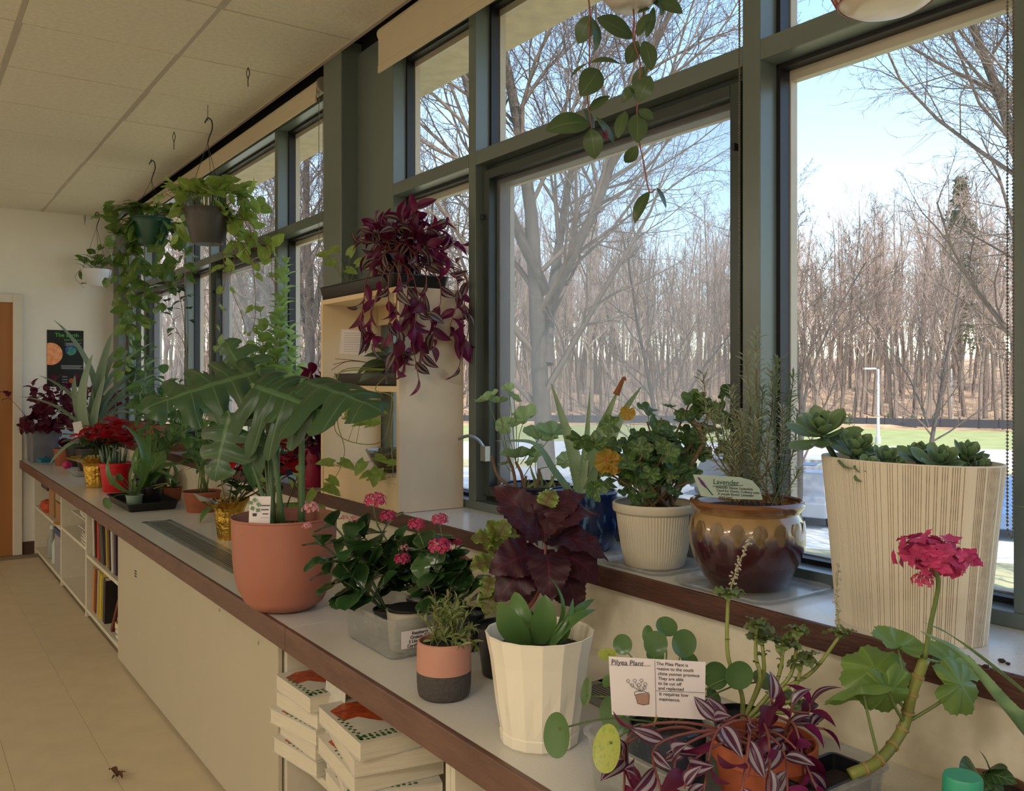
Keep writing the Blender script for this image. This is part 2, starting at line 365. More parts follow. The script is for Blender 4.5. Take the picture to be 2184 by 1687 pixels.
# roller blinds
def blind(y0, y1, zr, zbot, chain_y, chain_z, lab, cx=-.045):
    t = thing('roller_blind', (XF - .06, (y0 + y1) / 2, zbot), lab, 'blind', None)
    MB().tube([(XF - .055, y0, zr), (XF - .055, y1, zr)], .030, 20).build('roller', m_blind, t, smooth=True, auto=40)
    xf = XF - .055 - .029
    MB().box(xf, y0 + .012, zbot, xf + .0012, y1 - .012, zr).build('blind_fabric', m_blind, t)
    MB().box(xf - .003, y0 + .012, zbot - .006, xf + .005, y1 - .012, zbot + .022).build('bottom_bar', m_blind, t, bevel=.002)
    mbr = pm('blind bracket', srgb(150, 142, 128), .5); MB().tube([(XF - .055, y0 - .012, zr), (XF - .055, y0, zr)], .034, 20).build('chain_wheel', mbr, t, smooth=True, auto=40)
    bx('bracket', mbr, (XF - .06, y0 - .016, zr - .01, XF, y0 - .0125, zr + .03), t); bx('bracket', mbr, (XF - .06, y1, zr - .02, XF, y1 + .006, zr + .03), t)
    c = MB(); mch = pm('steel ball chain', srgb(120, 112, 100), .35, metal=.6)
    for s in (-1, 1):
        c.tube([(XF - .055 + s * .015 + cx * 0, chain_y + s * .012, zr - .02), (XF - .055 + s * .015, chain_y + s * .012, chain_z)], .0008, 4)
        z = zr - .02
        while z > chain_z:
            p = V((XF - .055 + s * .015, chain_y + s * .012, z)); q = .003
            c.add([p + V((0, 0, q)), p + V((q, 0, 0)), p + V((0, q, 0)), p + V((-q, 0, 0)), p + V((0, -q, 0)), p + V((0, 0, -q))], [(0, 1, 2), (0, 2, 3), (0, 3, 4), (0, 4, 1), (5, 2, 1), (5, 3, 2), (5, 4, 3), (5, 1, 4)]); z -= .0062
    for k in range(8):
        a = pi * k / 7; p = V((XF - .055 + cos(a) * .015, chain_y + cos(a) * .012, chain_z - sin(a) * .018)); q = .003
        c.add([p + V((0, 0, q)), p + V((q, 0, 0)), p + V((0, q, 0)), p + V((-q, 0, 0)), p + V((0, -q, 0)), p + V((0, 0, -q))], [(0, 1, 2), (0, 2, 3), (0, 3, 4), (0, 4, 1), (5, 2, 1), (5, 3, 2), (5, 4, 3), (5, 1, 4)])
    c.build('pull_chain', mch, t, kind=None)
blind(1.30, 3.10, 2.755, 2.605, 1.335, 1.02, 'cream roller blind pulled a little way down above the near casement window')
blind(3.69, 7.9, 2.725, 2.655, 3.715, 1.05, 'cream rolled-up blind running above the far window group')
blind(-.5, 1.25, 2.755, 2.66, .745, 1.16, 'roller blind above the right-hand pane, only its chain in view')
# ================================================================ built-in counter
ct = thing('counter_top', (1.1, 3.2, HC - .05), 'long speckled grey white worktop with worn brown front edge under the plants', 'worktop')
def ctop(y0, y1): bx('worktop_slab', m_ctop, (.847, y0, HC - .03, XW, y1, HC), ct, bevel=.001); bx('edging', m_brown, (.835, y0, HC - .062, .849, y1, HC + .0008), ct, bevel=.003)
ctop(-1.2, 2.218); ctop(2.221, YB - .001)
def grille(x0, x1, y0, y1, lab):
    t = thing('vent_grille', ((x0 + x1) / 2, (y0 + y1) / 2, HC), lab, 'vent grille')
    bx('grille_plate', m_dark, (x0 + .004, y0 + .004, HC + .0002, x1 - .004, y1 - .004, HC + .0006), t)
    MB().box(x0, y0, HC, x0 + .022, y1, HC + .004).box(x1 - .022, y0, HC, x1, y1, HC + .004).box(x0, y0, HC, x1, y0 + .02, HC + .004).box(x0, y1 - .02, HC, x1, y1, HC + .004).build('rim', pm('grey grille metal', srgb(150, 152, 146), .4, metal=.4), t)
    n = 8; a = x0 + .022; b = x1 - .022; p = (b - a) / n
    for k in range(n): MB().box(a + (k + .5) * p, y0 + .02, HC + .0008, a + (k + 1.0) * p, y1 - .02, HC + .0022).build('slat', MC['grey grille metal'], t)
grille(.925, 1.05, 2.55, 4.24, 'long slatted metal grille set in the worktop behind the terracotta pot')
grille(1.14, 1.255, .70, 1.44, 'slatted metal grille at the wall beside the white faceted pot')
ht = thing('heater_cabinet', (1.1, 3.64, 0), 'large plain beige steel heater cabinet front below the worktop', 'heater')
bx('front_panel', m_heater, (.925, 2.516, .015, .94, 4.77, .672), ht, bevel=.003)
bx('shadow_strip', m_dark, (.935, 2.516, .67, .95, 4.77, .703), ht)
bx('cabinet_body', m_shelf, (.945, 2.52, .0, 1.38, 4.765, .70), ht)
for y, z in ((2.68, .60), (3.08, .615), (4.0, .655), (4.55, .65)):
    MB().tube([(.9255, y, z), (.9225, y, z)], .006, 12).build('screw', pm('screw head', srgb(190, 180, 160), .3, metal=.5), ht)
for k in range(3): bx('slot', m_dark, (.924, 4.35, .52 - k * .012, .9255, 4.39, .525 - k * .012), ht)
def cabinet(y0, y1, shelves, lab, divs=(), X0=.945):
    t = thing('open_shelf_unit', (1.15, (y0 + y1) / 2, 0), lab, 'shelf unit', None)
    for y in (y0, y1 - .018): bx('side_panel', m_shelf, (X0, y, 0.0, 1.38, y + .018, .703), t, bevel=.001)
    bx('back_panel', m_shelf, (1.36, y0 + .018, .0, 1.38, y1 - .018, .703), t)
    bx('bottom_shelf', m_shelf, (X0, y0 + .018, .032, 1.36, y1 - .018, .052), t, bevel=.001)
    bx('kick_board', m_shelf, (X0 + .03, y0 + .018, 0, X0 + .045, y1 - .018, .032), t)
    for z in shelves: bx('shelf', m_shelf, (X0, y0 + .018, z - .02, 1.36, y1 - .018, z), t, bevel=.001)
    return t
cabinet(1.57, 2.514, [.34], 'cream open shelf unit stuffed with white textbooks, right of the heater cabinet')
cabinet(.55, 1.568, [.34], 'cream open shelf unit nearest the camera, mostly below the frame')
cabinet(4.772, 5.79, [.375], 'cream open shelf unit with two rows of books beside the heater cabinet')
cabinet(5.792, 6.75, [.41], 'cream open shelf unit holding paper trays and a bottle')
cabinet(6.752, YB - .01, [.395], 'cream open shelf unit with boxes at the far wall')
# poster on the back wall
po = thing('poster', (1.17, YB, 1.36), 'black poster about the Earth on the white back wall', 'poster')
m_pb = pm('poster black', srgb(16, 18, 20), .35); YP = YB - .004
bx('poster_sheet', m_pb, (1.037, YP, 1.36, 1.311, YB, 1.83), po)
def flatdisc(cx, cz, r, y, n=32, sx=1): return MB().add([(cx + sx * r * cos(2 * pi * k / n), y, cz + r * sin(2 * pi * k / n)) for k in range(n)], [tuple(range(n))])
pts = [(max(1.038, 1.065 + .088 * cos(2 * pi * k / 40)), YP - .001, 1.632 + .092 * sin(2 * pi * k / 40)) for k in range(40)]
MB().add(pts, [tuple(range(40))]).build('sun_picture', pm('sun print', srgb(238, 128, 70), .4, col2=srgb(250, 190, 140), scale=25), po)
flatdisc(1.215, 1.665, .042, YP - .001).build('earth_picture', pm('earth print', srgb(30, 60, 150), .4, col2=srgb(90, 190, 90), scale=22), po)
flatdisc(1.22, 1.41, .02, YP - .001).build('planet_picture', pm('orange print', srgb(190, 80, 30), .4), po)
m_tg = pm('green print', srgb(80, 190, 60), .5); m_tw = pm('white print', srgb(200, 200, 200), .5)
RX = M.Rotation(pi / 2, 4, 'X')
text('The Earth', .045, M.Translation((1.095, YP - .001, 1.775)) @ RX, m_tg, po, bold=.0006)
text('DAY & NIGHT', .022, M.Translation((1.165, YP - .001, 1.742)) @ RX, m_tg, po)
for k in range(4): bx('print_line', m_tw, (1.17 + .01 * (k % 2), YP - .001, 1.722 - k * .008, 1.295 - .01 * (k % 3), YP - .0005, 1.725 - k * .008), po)
for k in range(4): bx('print_line', m_tw, (1.14 + .005 * (k % 2), YP - .001, 1.535 - k * .009, 1.305 - .01 * (k % 3), YP - .0005, 1.538 - k * .009), po)
for k in range(3): bx('print_line', m_tw, (1.15, YP - .001, 1.44 - k * .022, 1.19 , YP - .0005, 1.444 - k * .022), po)
# ================================================================ outdoors
ZG = -3.1
m_lawn = pm('winter lawn', srgb(196, 186, 140), .9, var=.15, scale=1.2)
m_green = pm('green spring grass', srgb(168, 172, 112), .9, var=.12, scale=.6)
m_asph = pm('pale sunlit asphalt', srgb(206, 204, 202), .8, var=.06, scale=.8)
m_walk = pm('concrete walk', srgb(226, 220, 210), .8, var=.04, scale=2)
m_leafl = pm('fallen leaf litter', srgb(206, 172, 134), .95, var=.22, scale=.55, col2=srgb(140, 108, 80), bump=.6, bscale=3)
m_bark = pm('grey bark', srgb(98, 88, 80), .9, var=.16, scale=9, stretch=(1, 1, .3), bump=.6)
m_bark2 = pm('brown grey bark', srgb(142, 122, 108), .9, var=.15, scale=2, stretch=(1, 1, .2))
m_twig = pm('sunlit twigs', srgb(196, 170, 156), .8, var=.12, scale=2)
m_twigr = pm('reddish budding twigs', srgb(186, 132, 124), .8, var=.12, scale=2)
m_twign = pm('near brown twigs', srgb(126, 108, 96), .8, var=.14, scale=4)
def hz(d): return ZG if d < 84 else ZG + (d - 84) / 46 * 3.8 if d < 130 else .7 + (d - 130) * .05
def annulus(name, d0, d1, mat, n=1, dz=0, label=None, cat=None):
    m = MB(); A = 48; vs = []; fs = []
    for i in range(n + 1):
        d = d0 + (d1 - d0) * i / n
        for j in range(A + 1):
            a = R(-75 + 200 * j / A); b = 1.5 * NZ.noise((d * .05, a * 5, 0)) if d > 92 else 0
            vs.append((d * sin(a), d * cos(a), hz(d) + dz + b))
    for i in range(n):
        for j in range(A):
            q = i * (A + 1) + j; fs.append((q, q + 1, q + A + 2, q + A + 1))
    m.add(vs, fs); o = m.build(name, mat, None, smooth=True); o['kind'] = 'structure'; return o
annulus('lawn', 3, 25, m_lawn, 1); annulus('concrete_walk', 25, 28.3, m_walk, 1); annulus('parking_lot', 28.3, 46, m_asph, 1)
annulus('grass_verge', 46, 51, m_lawn, 1); annulus('road', 51, 66, m_asph, 1); annulus('grass_bank', 66, 86, m_green, 1); annulus('forest_floor', 86, 260, m_leafl, 24)
m = MB()
for j in range(60):
    a = R(20 + j); b = R(21 + j); q = 88
    m.add([(q * sin(a), q * cos(a), hz(88)), (q * sin(b), q * cos(b), hz(88)), (q * sin(b), q * cos(b), hz(88) + .75), (q * sin(a), q * cos(a), hz(88) + .75)], [(0, 1, 2, 3)])
    m.box(q * sin(a) - .04, q * cos(a) - .04, hz(88), q * sin(a) + .04, q * cos(a) + .04, hz(88) + .9)
o = m.build('silt_fence', pm('black silt fabric', srgb(62, 60, 66), .8), None); tag(o, 'low black fabric fence at the foot of the wooded bank', 'fence')
def tree_mesh(name, ht, r0, lv, twr, spread=1.0, lean=.1, seed=1, up=.5, first=.25, leaders=1, ml=.32, sides=6):
    rg = random.Random(seed); T = MB(); B = MB()
    def grow(p, d, L, r, k, mb):
        n = (9, 6, 4, 3, 2)[min(k, 4)]; pts = [p.copy()]; rr = [r]; q = p.copy(); dd = d.copy()
        for i in range(n):
            wv = (.05, .17, .24, .3, .3)[min(k, 4)]
            dd = (dd + V((rg.gauss(0, wv), rg.gauss(0, wv), rg.gauss(0, wv) * .6 + (.0 if k == 0 else .06 * up)))).normalized()
            q = q + dd * (L / n); pts.append(q.copy()); rr.append(max(twr * .55, r * (1 - .82 * (i + 1) / n)) if k else max(.03, r * (1 - .88 * ((i + 1) / n) ** 1.1)))
        mb.tube(pts, rr, sides if k == 0 else (4 if k == 1 else 3), cap=False)
        if k >= len(lv): return
        c = lv[k]
        for j in range(c):
            t = (first if k == 0 else .18) + (1 - (first if k == 0 else .18)) * (j + rg.random()) / c
            i = min(n - 1, int(t * n)); f = t * n - i; b = pts[i].lerp(pts[i + 1], f); ax = (pts[i + 1] - pts[i]).normalized()
            x, y = fr(ax); a = rg.random() * 6.283 if k else j * 2.4 + rg.random()
            ang = R(rg.uniform(34, 66)) * spread
            nd_ = ax * cos(ang) + (x * cos(a) + y * sin(a)) * sin(ang)
            if k == 0: L2 = ht * ml * (1.15 - .75 * t) * rg.uniform(.7, 1.2)
            else: L2 = L * rg.uniform(.28, .55) * (1.1 - .5 * t)
            grow(b, nd_, L2, max(twr, rr[i] * (.42 if k == 0 else .5)), k + 1, B)
    grow(V((0, 0, 0)), V((lean * rg.uniform(-1, 1), lean * rg.uniform(-1, 1), 1)).normalized(), ht, r0, 0, T)
    for l in range(leaders - 1):
        a = rg.random() * 6.28; grow(V((0, 0, ht * rg.uniform(.2, .34))), V((cos(a) * .42, sin(a) * .42, 1)).normalized(), ht * .7, r0 * .55, 0, T)
    def mk(mb, nm):
        me = bpy.data.meshes.new(nm); me.from_pydata([tuple(p) for p in mb.v], [], mb.f); me.polygons.foreach_set('use_smooth', [True] * len(me.polygons)); me.update(); return me
    return mk(T, 'trunk'), mk(B, 'branches')
def place_tree(ms, loc, rz, sc_, tm, bm_, label, group=None, cat='tree', name='bare_tree'):
    t = thing(name, loc, label, cat, group); t.rotation_euler = (0, 0, rz); t.scale = (sc_, sc_, sc_)
    for me, mt, nm in ((ms[0], tm, 'trunk'), (ms[1], bm_, 'branches')):
        if not me.materials: me.materials.append(mt)
        o = bpy.data.objects.new(nm, me); COL.objects.link(o); o.parent = t
    return t
# the wood
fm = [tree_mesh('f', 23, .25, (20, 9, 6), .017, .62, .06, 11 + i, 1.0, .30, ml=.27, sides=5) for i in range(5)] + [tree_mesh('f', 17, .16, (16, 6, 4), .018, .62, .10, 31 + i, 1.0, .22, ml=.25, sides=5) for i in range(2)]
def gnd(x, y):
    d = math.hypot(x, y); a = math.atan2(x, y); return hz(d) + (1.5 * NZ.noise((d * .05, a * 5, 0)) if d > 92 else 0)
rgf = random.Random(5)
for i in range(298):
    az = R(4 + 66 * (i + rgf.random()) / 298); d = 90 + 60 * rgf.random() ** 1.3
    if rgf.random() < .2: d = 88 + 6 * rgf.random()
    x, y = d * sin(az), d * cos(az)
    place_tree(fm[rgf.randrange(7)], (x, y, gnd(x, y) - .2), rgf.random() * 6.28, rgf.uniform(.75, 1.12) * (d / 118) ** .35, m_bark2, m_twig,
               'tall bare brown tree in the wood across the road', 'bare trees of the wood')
fl_ = [tree_mesh('g', 22, .24, (14, 6), .030, .62, .06, 81 + i, 1.0, .25, ml=.30, sides=4) for i in range(4)]
mT = MB(); mB_ = MB()
for i in range(420):
    az = R(2 + 70 * (i + rgf.random()) / 420); d = rgf.uniform(118, 195); x, y = d * sin(az), d * cos(az); a, b = fl_[rgf.randrange(4)]; s_ = rgf.uniform(.85, 1.2); tr = M.Translation((x, y, gnd(x, y) - .2)) @ M.Rotation(rgf.random() * 6.28, 4, 'Z') @ M.Scale(s_, 4)
    for me, mm in ((a, mT), (b, mB_)): mm.add([tr @ v.co for v in me.vertices], [tuple(p.vertices) for p in me.polygons])
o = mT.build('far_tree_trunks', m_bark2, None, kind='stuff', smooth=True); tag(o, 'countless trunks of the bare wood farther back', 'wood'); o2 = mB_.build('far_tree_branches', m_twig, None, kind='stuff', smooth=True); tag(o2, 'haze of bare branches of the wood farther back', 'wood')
# understory saplings as undergrowth
m = MB()
for i in range(3500):
    az = R(rgf.uniform(4, 70)); d = 88 + 50 * rgf.random(); x, y = d * sin(az), d * cos(az); z = gnd(x, y)
    h = rgf.uniform(1, 7); m.tube([(x, y, z), (x + rgf.uniform(-.4, .4), y + rgf.uniform(-.4, .4), z + h * .6), (x + rgf.uniform(-1, 1), y + rgf.uniform(-1, 1), z + h)], .022, 3, .008, cap=False)
o = m.build('undergrowth', m_twig, None, kind='stuff'); tag(o, 'thin brown saplings and brush among the tree trunks', 'undergrowth')
# conifer
def conifer(loc, ht, label):
    t = thing('evergreen_tree', loc, label, 'tree'); L = V(loc)
    MB().tube([L, L + V((0, 0, ht))], .3, 6, .03).build('trunk', m_bark2, t)
    m = MB(); rg = random.Random(3)
    for k in range(520):
        f = rg.random() ** .8; z = ht * (.22 + .78 * f); a = rg.random() * 6.28; r = (1 - f) * ht * .19 * rg.uniform(.7, 1.1) + .25
        p = L + V((0, 0, z)); e = p + V((cos(a) * r, sin(a) * r, -r * .12)); m.tube([p, e], .03, 3, .01, cap=False)
        for q in range(9):
            b = p.lerp(e, .25 + .75 * rg.random()); s = V((rg.uniform(-1, 1), rg.uniform(-1, 1), rg.uniform(-.5, .4))) * .55
            m.add([b, b + s + V((0, 0, .1)), b + s * .9 + V((.12, .1, -.1))], [(0, 1, 2)])
    m.build('foliage', pm('conifer green', srgb(112, 122, 92), .8, var=.15, scale=1), t, kind='stuff')
p = PW(2050, 800, 100); conifer((p.x, p.y, gnd(p.x, p.y)), 25.5, 'green conifer rising above the bare wood at the right')
# nearer trees
big = tree_mesh('b', 21, .29, (28, 11, 7, 4), .0065, .8, .02, 4, 1.1, .16, leaders=4, ml=.40, sides=10)
def nearpt(x, w): p = PW(x, HY, w); return (p.x, p.y, ZG - .05)
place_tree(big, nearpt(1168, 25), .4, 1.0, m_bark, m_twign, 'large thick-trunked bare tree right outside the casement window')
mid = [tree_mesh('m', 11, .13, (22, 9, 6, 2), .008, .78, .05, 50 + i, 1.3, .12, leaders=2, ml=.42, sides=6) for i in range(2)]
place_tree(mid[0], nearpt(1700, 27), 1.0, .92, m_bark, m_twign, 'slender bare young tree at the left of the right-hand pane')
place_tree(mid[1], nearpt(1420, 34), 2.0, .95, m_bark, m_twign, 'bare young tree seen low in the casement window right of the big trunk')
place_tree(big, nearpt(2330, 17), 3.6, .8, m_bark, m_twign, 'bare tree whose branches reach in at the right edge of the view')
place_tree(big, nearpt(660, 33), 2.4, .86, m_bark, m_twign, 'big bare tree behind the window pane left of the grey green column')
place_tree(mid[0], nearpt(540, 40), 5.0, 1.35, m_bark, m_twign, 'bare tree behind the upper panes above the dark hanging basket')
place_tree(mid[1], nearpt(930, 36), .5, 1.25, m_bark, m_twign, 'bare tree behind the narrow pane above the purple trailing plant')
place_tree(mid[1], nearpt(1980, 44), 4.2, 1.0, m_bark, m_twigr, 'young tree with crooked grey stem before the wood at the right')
# lamp posts
def lamp_post(x, w, ytop, label):
    b = V(nearpt(x, w)); b.z = hz(math.hypot(b.x, b.y)); top = PW(x, ytop, w).z; mt = pm('white lamp post paint', srgb(214, 216, 218), .4)
    t = thing('lamp_post', b, label, 'lamp post')
    MB().tube([b, (b.x, b.y, top)], .11, 10, .08).build('pole', mt, t, smooth=True, auto=40)
    MB().obox((b.x - .5, b.y + .35, top + .03), .42, .17, .06, rz=-.6).build('lamp_head', mt, t, bevel=.02)
    MB().tube([b, b + V((0, 0, .5))], .2, 12).build('base', pm('concrete', srgb(190, 186, 180), .8), t)
lamp_post(1873, 63, 787, 'white lamp post by the road, nearer and taller of the two')
lamp_post(2029, 84, 787, 'white lamp post on the grass bank, farther of the two')
for i, (x, w) in enumerate(((1812, 82), (1895, 83), (1946, 81), (1992, 82))):
    p = V(nearpt(x, w)); p.z = hz(w); m = MB(); t = thing('young_shrub', p, 'small young evergreen planted on the grass bank', 'shrub', 'young evergreens on the grass bank')
    for k in range(70):
        a = rnd(0, 6.28); f = rnd(0, 1); r = (1 - f) * .75; q = p + V((cos(a) * r * .3, sin(a) * r * .3, f * 1.3 + .1)); m.tube([q, q + V((cos(a) * r * .7, sin(a) * r * .7, .15))], .09, 3, .02)
    m.build('foliage', pm('shrub green', srgb(96, 108, 70), .8), t, kind='stuff')
# parked cars
def car(x, w, rz, colr, label, suv=0):
    p = V(nearpt(x, w)); p.z = ZG; t = thing('parked_car', p, label, 'car'); T = M.Translation(p) @ M.Rotation(rz, 4, 'Z')
    paint = pm('car paint ' + label[:14], colr, .25, var=.01, coat=.6); gl = pm('car window', srgb(44, 54, 66), .08); rub = pm('tyre rubber', srgb(34, 34, 36), .8)
    hgt = 1.5 + .2 * suv
    def ext(prof, y0, y1, nm, mt, taper=0):
        m = MB(); n = len(prof); vs = []
        for y, sg in ((y0, 1), (y1, -1)):
            for (a, b) in prof: vs.append(T @ V((a, y + sg * taper * max(0, b - .85), b)))
        m.add(vs, [tuple(range(n))[::-1], tuple(range(n, 2 * n))] + [(i, (i + 1) % n, n + (i + 1) % n, n + i) for i in range(n)]); return m.build(nm, mt, t, bevel=.04)
    ext([(-2.2, .35), (-2.25, .8), (-2.0, .98), (-1.2, 1.0), (1.0, .98), (1.9, .86), (2.22, .7), (2.2, .35), (1.75, .3), (1.65, .55), (1.1, .55), (1.0, .3), (-1.0, .3), (-1.1, .55), (-1.7, .55), (-1.8, .3)], -.86, .86, 'body', paint)
    ext([(-1.9 + .0 * suv, .97), (-1.45, hgt - .06), (-1.1, hgt), (.2, hgt), (.95, .97)], -.8, .8, 'cabin', paint, .25)
    for sg in (-1, 1):
        yy = sg * .8
        for prof in ([(-1.6, 1.03), (-1.3, hgt - .12), (-.5, hgt - .08), (-.5, 1.03)], [(-.42, 1.03), (-.42, hgt - .08), (.15, hgt - .1), (.72, 1.03)]):
            m = MB(); vs = [T @ V((a, yy - sg * .25 * (b - .85) + sg * .012, b)) for a, b in prof]; m.add(vs, [(0, 1, 2, 3)]); m.build('side_window', gl, t)
    m = MB(); m.add([T @ V(q) for q in ((.98, -.7, 1.0), (.98, .7, 1.0), (.3, .62, hgt - .05), (.3, -.62, hgt - .05))], [(0, 1, 2, 3)]); m.build('windscreen', gl, t)
    for a in (-1.4, 1.38):
        for sg in (-1, 1):
            wm = MB().tube([T @ V((a, sg * .7, .33)), T @ V((a, sg * .88, .33))], .33, 18).build('wheel', rub, t, smooth=True, auto=40)
            MB().tube([T @ V((a, sg * .87, .33)), T @ V((a, sg * .895, .33))], .19, 10).build('hubcap', m_steel, wm)
car(1745, 28.8, .35, srgb(150, 152, 158), 'silver grey parked car seen between the glazed pot and the white ribbed planter', 1)
car(1725, 33.5, .35, srgb(60, 74, 96), 'dark blue parked car behind the silver one outside')
car(2150, 26.5, .35, srgb(96, 122, 160), 'blue parked car at the right edge behind the white ribbed planter', 1)
car(2030, 33, .35, srgb(200, 202, 206), 'white parked car hidden behind the succulents of the ribbed planter')
car(1330, 31, .3, srgb(178, 176, 174), 'light grey parked car low in the casement window')
car(1560, 36, .35, srgb(84, 86, 92), 'dark grey parked car behind the lavender stems')
# ================================================================ leaf library
CR = V((cs, -sn, 0)); CF = V((sn, cs, 0)); UP = V((0, 0, 1))
def cn(a, b, c): return (CR * a + UP * b - CF * c).normalized()      # a right, b up, c towards the viewer's side of the room
def finish(name, vs, fs, uvs, mats):
    me = bpy.data.meshes.new(name); me.from_pydata([tuple(v) for v in vs], [], fs)
    ul = me.uv_layers.new(name='UVMap'); li = 0; dat = []
    for f in fs:
        for i in f: dat += uvs[i]
    ul.data.foreach_set('uv', dat); me.polygons.foreach_set('use_smooth', [True] * len(fs))
    me.materials.append(mats); me.update(); return me
def leafmesh(name, mat, W=.25, p=.8, q=.9, fold=.15, arch=.12, wav=0, wn=3, heart=0, serr=0, n=9, m=2, thick=0, ph=0, curl=0, twist=0):
    vs = []; fs = []; uv = []; c = 2 * m + 1
    if serr: n = max(n, 16)
    for i in range(n + 1):
        t = i / n; w = W * max(0, sin(pi * min(1, max(.0, t)) ** p)) ** q
        if heart: w = W * (max(0, sin(pi * (.16 + .84 * t) ** p)) ** q)
        if i == 0 and not heart: w = W * .05
        for j in range(-m, m + 1):
            a = j / m; x = a * w * (1 + (serr * (i % 2) if abs(j) == m else 0)); y = t - heart * abs(a) ** 1.3 * (1 - t) ** 3
            z = fold * abs(x) + arch * 4 * t * (1 - t) + wav * abs(a) * sin(wn * 2 * pi * t + ph + (j > 0) * 1.7) * W - curl * t * t
            tw = twist * t; vs.append((x * cos(tw) - z * sin(tw), y, z * cos(tw) + x * sin(tw))); uv.append(((a + 1) / 2, t))
    for i in range(n):
        for j in range(c - 1): q_ = i * c + j; fs.append((q_, q_ + 1, q_ + c + 1, q_ + c))
    if thick:
        b = len(vs)
        for i in range(n + 1):
            for j in range(c):
                v = vs[i * c + j]; e = 1 - abs(j - m) / m; vs.append((v[0], v[1], v[2] - thick * (e ** .6) * sin(pi * min(1, .08 + i / n * .92)) ** .5)); uv.append(uv[i * c + j])
        for i in range(n):
            for j in range(c - 1): q_ = b + i * c + j; fs.append((q_ + c, q_ + c + 1, q_ + 1, q_))
    return finish(name, vs, fs, uv, mat)
def radialmesh(name, mat, lobes=5, depth=.1, scal=0, scn=25, notch=.0, cup=.15, wav=.05, n=40, off=0, ph=0, k=4):
    """round leaf, stalk at the origin, tip towards +Y, radius about 1"""
    vs = [(0, 0, 0)]; uv = [(0, 0)]; fs = []
    for r_ in range(1, k + 1):
        f = r_ / k
        for j in range(n):
            a = 2 * pi * j / n; dd = abs(((a - 1.5 * pi + pi) % (2 * pi)) - pi)
            r = 1 - depth * (1 - abs(cos(lobes / 2 * (a - pi / 2)))) + (scal * cos(scn * a) if r_ == k else 0)
            if notch: r *= 1 - notch * max(0, 1 - dd / .5)
            r *= f; z = cup * f * f + wav * f * sin(lobes * a + ph)
            vs.append((r * cos(a), r * sin(a) + off * f, z)); uv.append((j / n, f))
    for j in range(n): fs.append((0, 1 + j, 1 + (j + 1) % n))
    for r_ in range(k - 1):
        for j in range(n): a = 1 + r_ * n + j; b = 1 + r_ * n + (j + 1) % n; fs.append((a, a + n, b + n, b))
    return finish(name, vs, fs, uv, mat)
def monsteramesh(name, mat, nl=6, droop=.5, gap=.3, a0=.36, tipd=.15, asym=0, seed=1):
    vs = []; fs = []; uv = []; rg = random.Random(seed)
    for s in (-1, 1):
        for k in range(nl):
            g = gap * rg.uniform(.8, 1.35); aa = a0 * rg.uniform(.7, 1.3); A = 10; B = 6; base = len(vs)
            for i in range(A + 1):
                a = i / A; e = max(0, (a - aa) / (1 - aa)); sh = 1 - g * min(1, e * 4) if k < nl - 1 or 1 else 1
                sh *= math.sqrt(max(0, 1 - max(0, (a - .8) / .2) ** 2)) * .55 + .45 if a > .8 else 1
                for j in range(B + 1):
                    bb = (k + .5 + (j / B - .5) * (sh if e > 0 else 1)) / nl
                    mx = .50 * sin(pi * min(1, .06 + .94 * bb) ** .72) ** .8; my = -.16 + 1.16 * bb ** 1.0; ax_ = bb ** 1.25 * .93
                    end = a * (1 + .04 * cos((j / B - .5) * pi)); x = mx * end; y = ax_ * (1 - a) + my * a + .10 * sin(pi * a) * (1 - bb) * .3
                    z = -droop * (x ** 1.7) * 1.3 - tipd * y * y + .022 * cos(2 * pi * (j / B - .5)) * sin(pi * a) - .02 * a
                    vs.append((s * x * (1 - .12 * droop * x * 2), y, z)); uv.append((.5 + s * a / 2, bb + .28 * a))
            for i in range(A):
                for j in range(B):
                    q = base + i * (B + 1) + j; f = (q, q + 1, q + B + 2, q + B + 1); fs.append(f if s < 0 else f[::-1])
    return finish(name, vs, fs, uv, mat)
def frame(p, d, n, s, sx=1, sz=1):
    y = d.normalized(); x = y.cross(n)
    if x.length < 1e-3: x = y.cross(V((.3, .5, .8)))
    x.normalize(); z = x.cross(y)
    m = M.Identity(4)
    for i in range(3): m[i][0] = x[i] * s * sx; m[i][1] = y[i] * s; m[i][2] = z[i] * s * sz; m[i][3] = p[i]
    return m
def put(root, me, p, d, n, s, sx=1, name='leaf', sz=1):
    o = bpy.data.objects.new(name, me); COL.objects.link(o); o.parent = root
    o.matrix_basis = M.Translation(-origin(root)) @ frame(V(p), V(d), V(n), s, sx, sz); return o
def leafpp(root, me, a, b, n, sx=1, name='leaf', sz=1): a = V(a); b = V(b); return put(root, me, a, b - a, V(n), (b - a).length, sx, name, sz)
def pick(l): return l[random.randrange(len(l))]
def rv(k=1): return V((rnd(-k, k), rnd(-k, k), rnd(-k, k)))
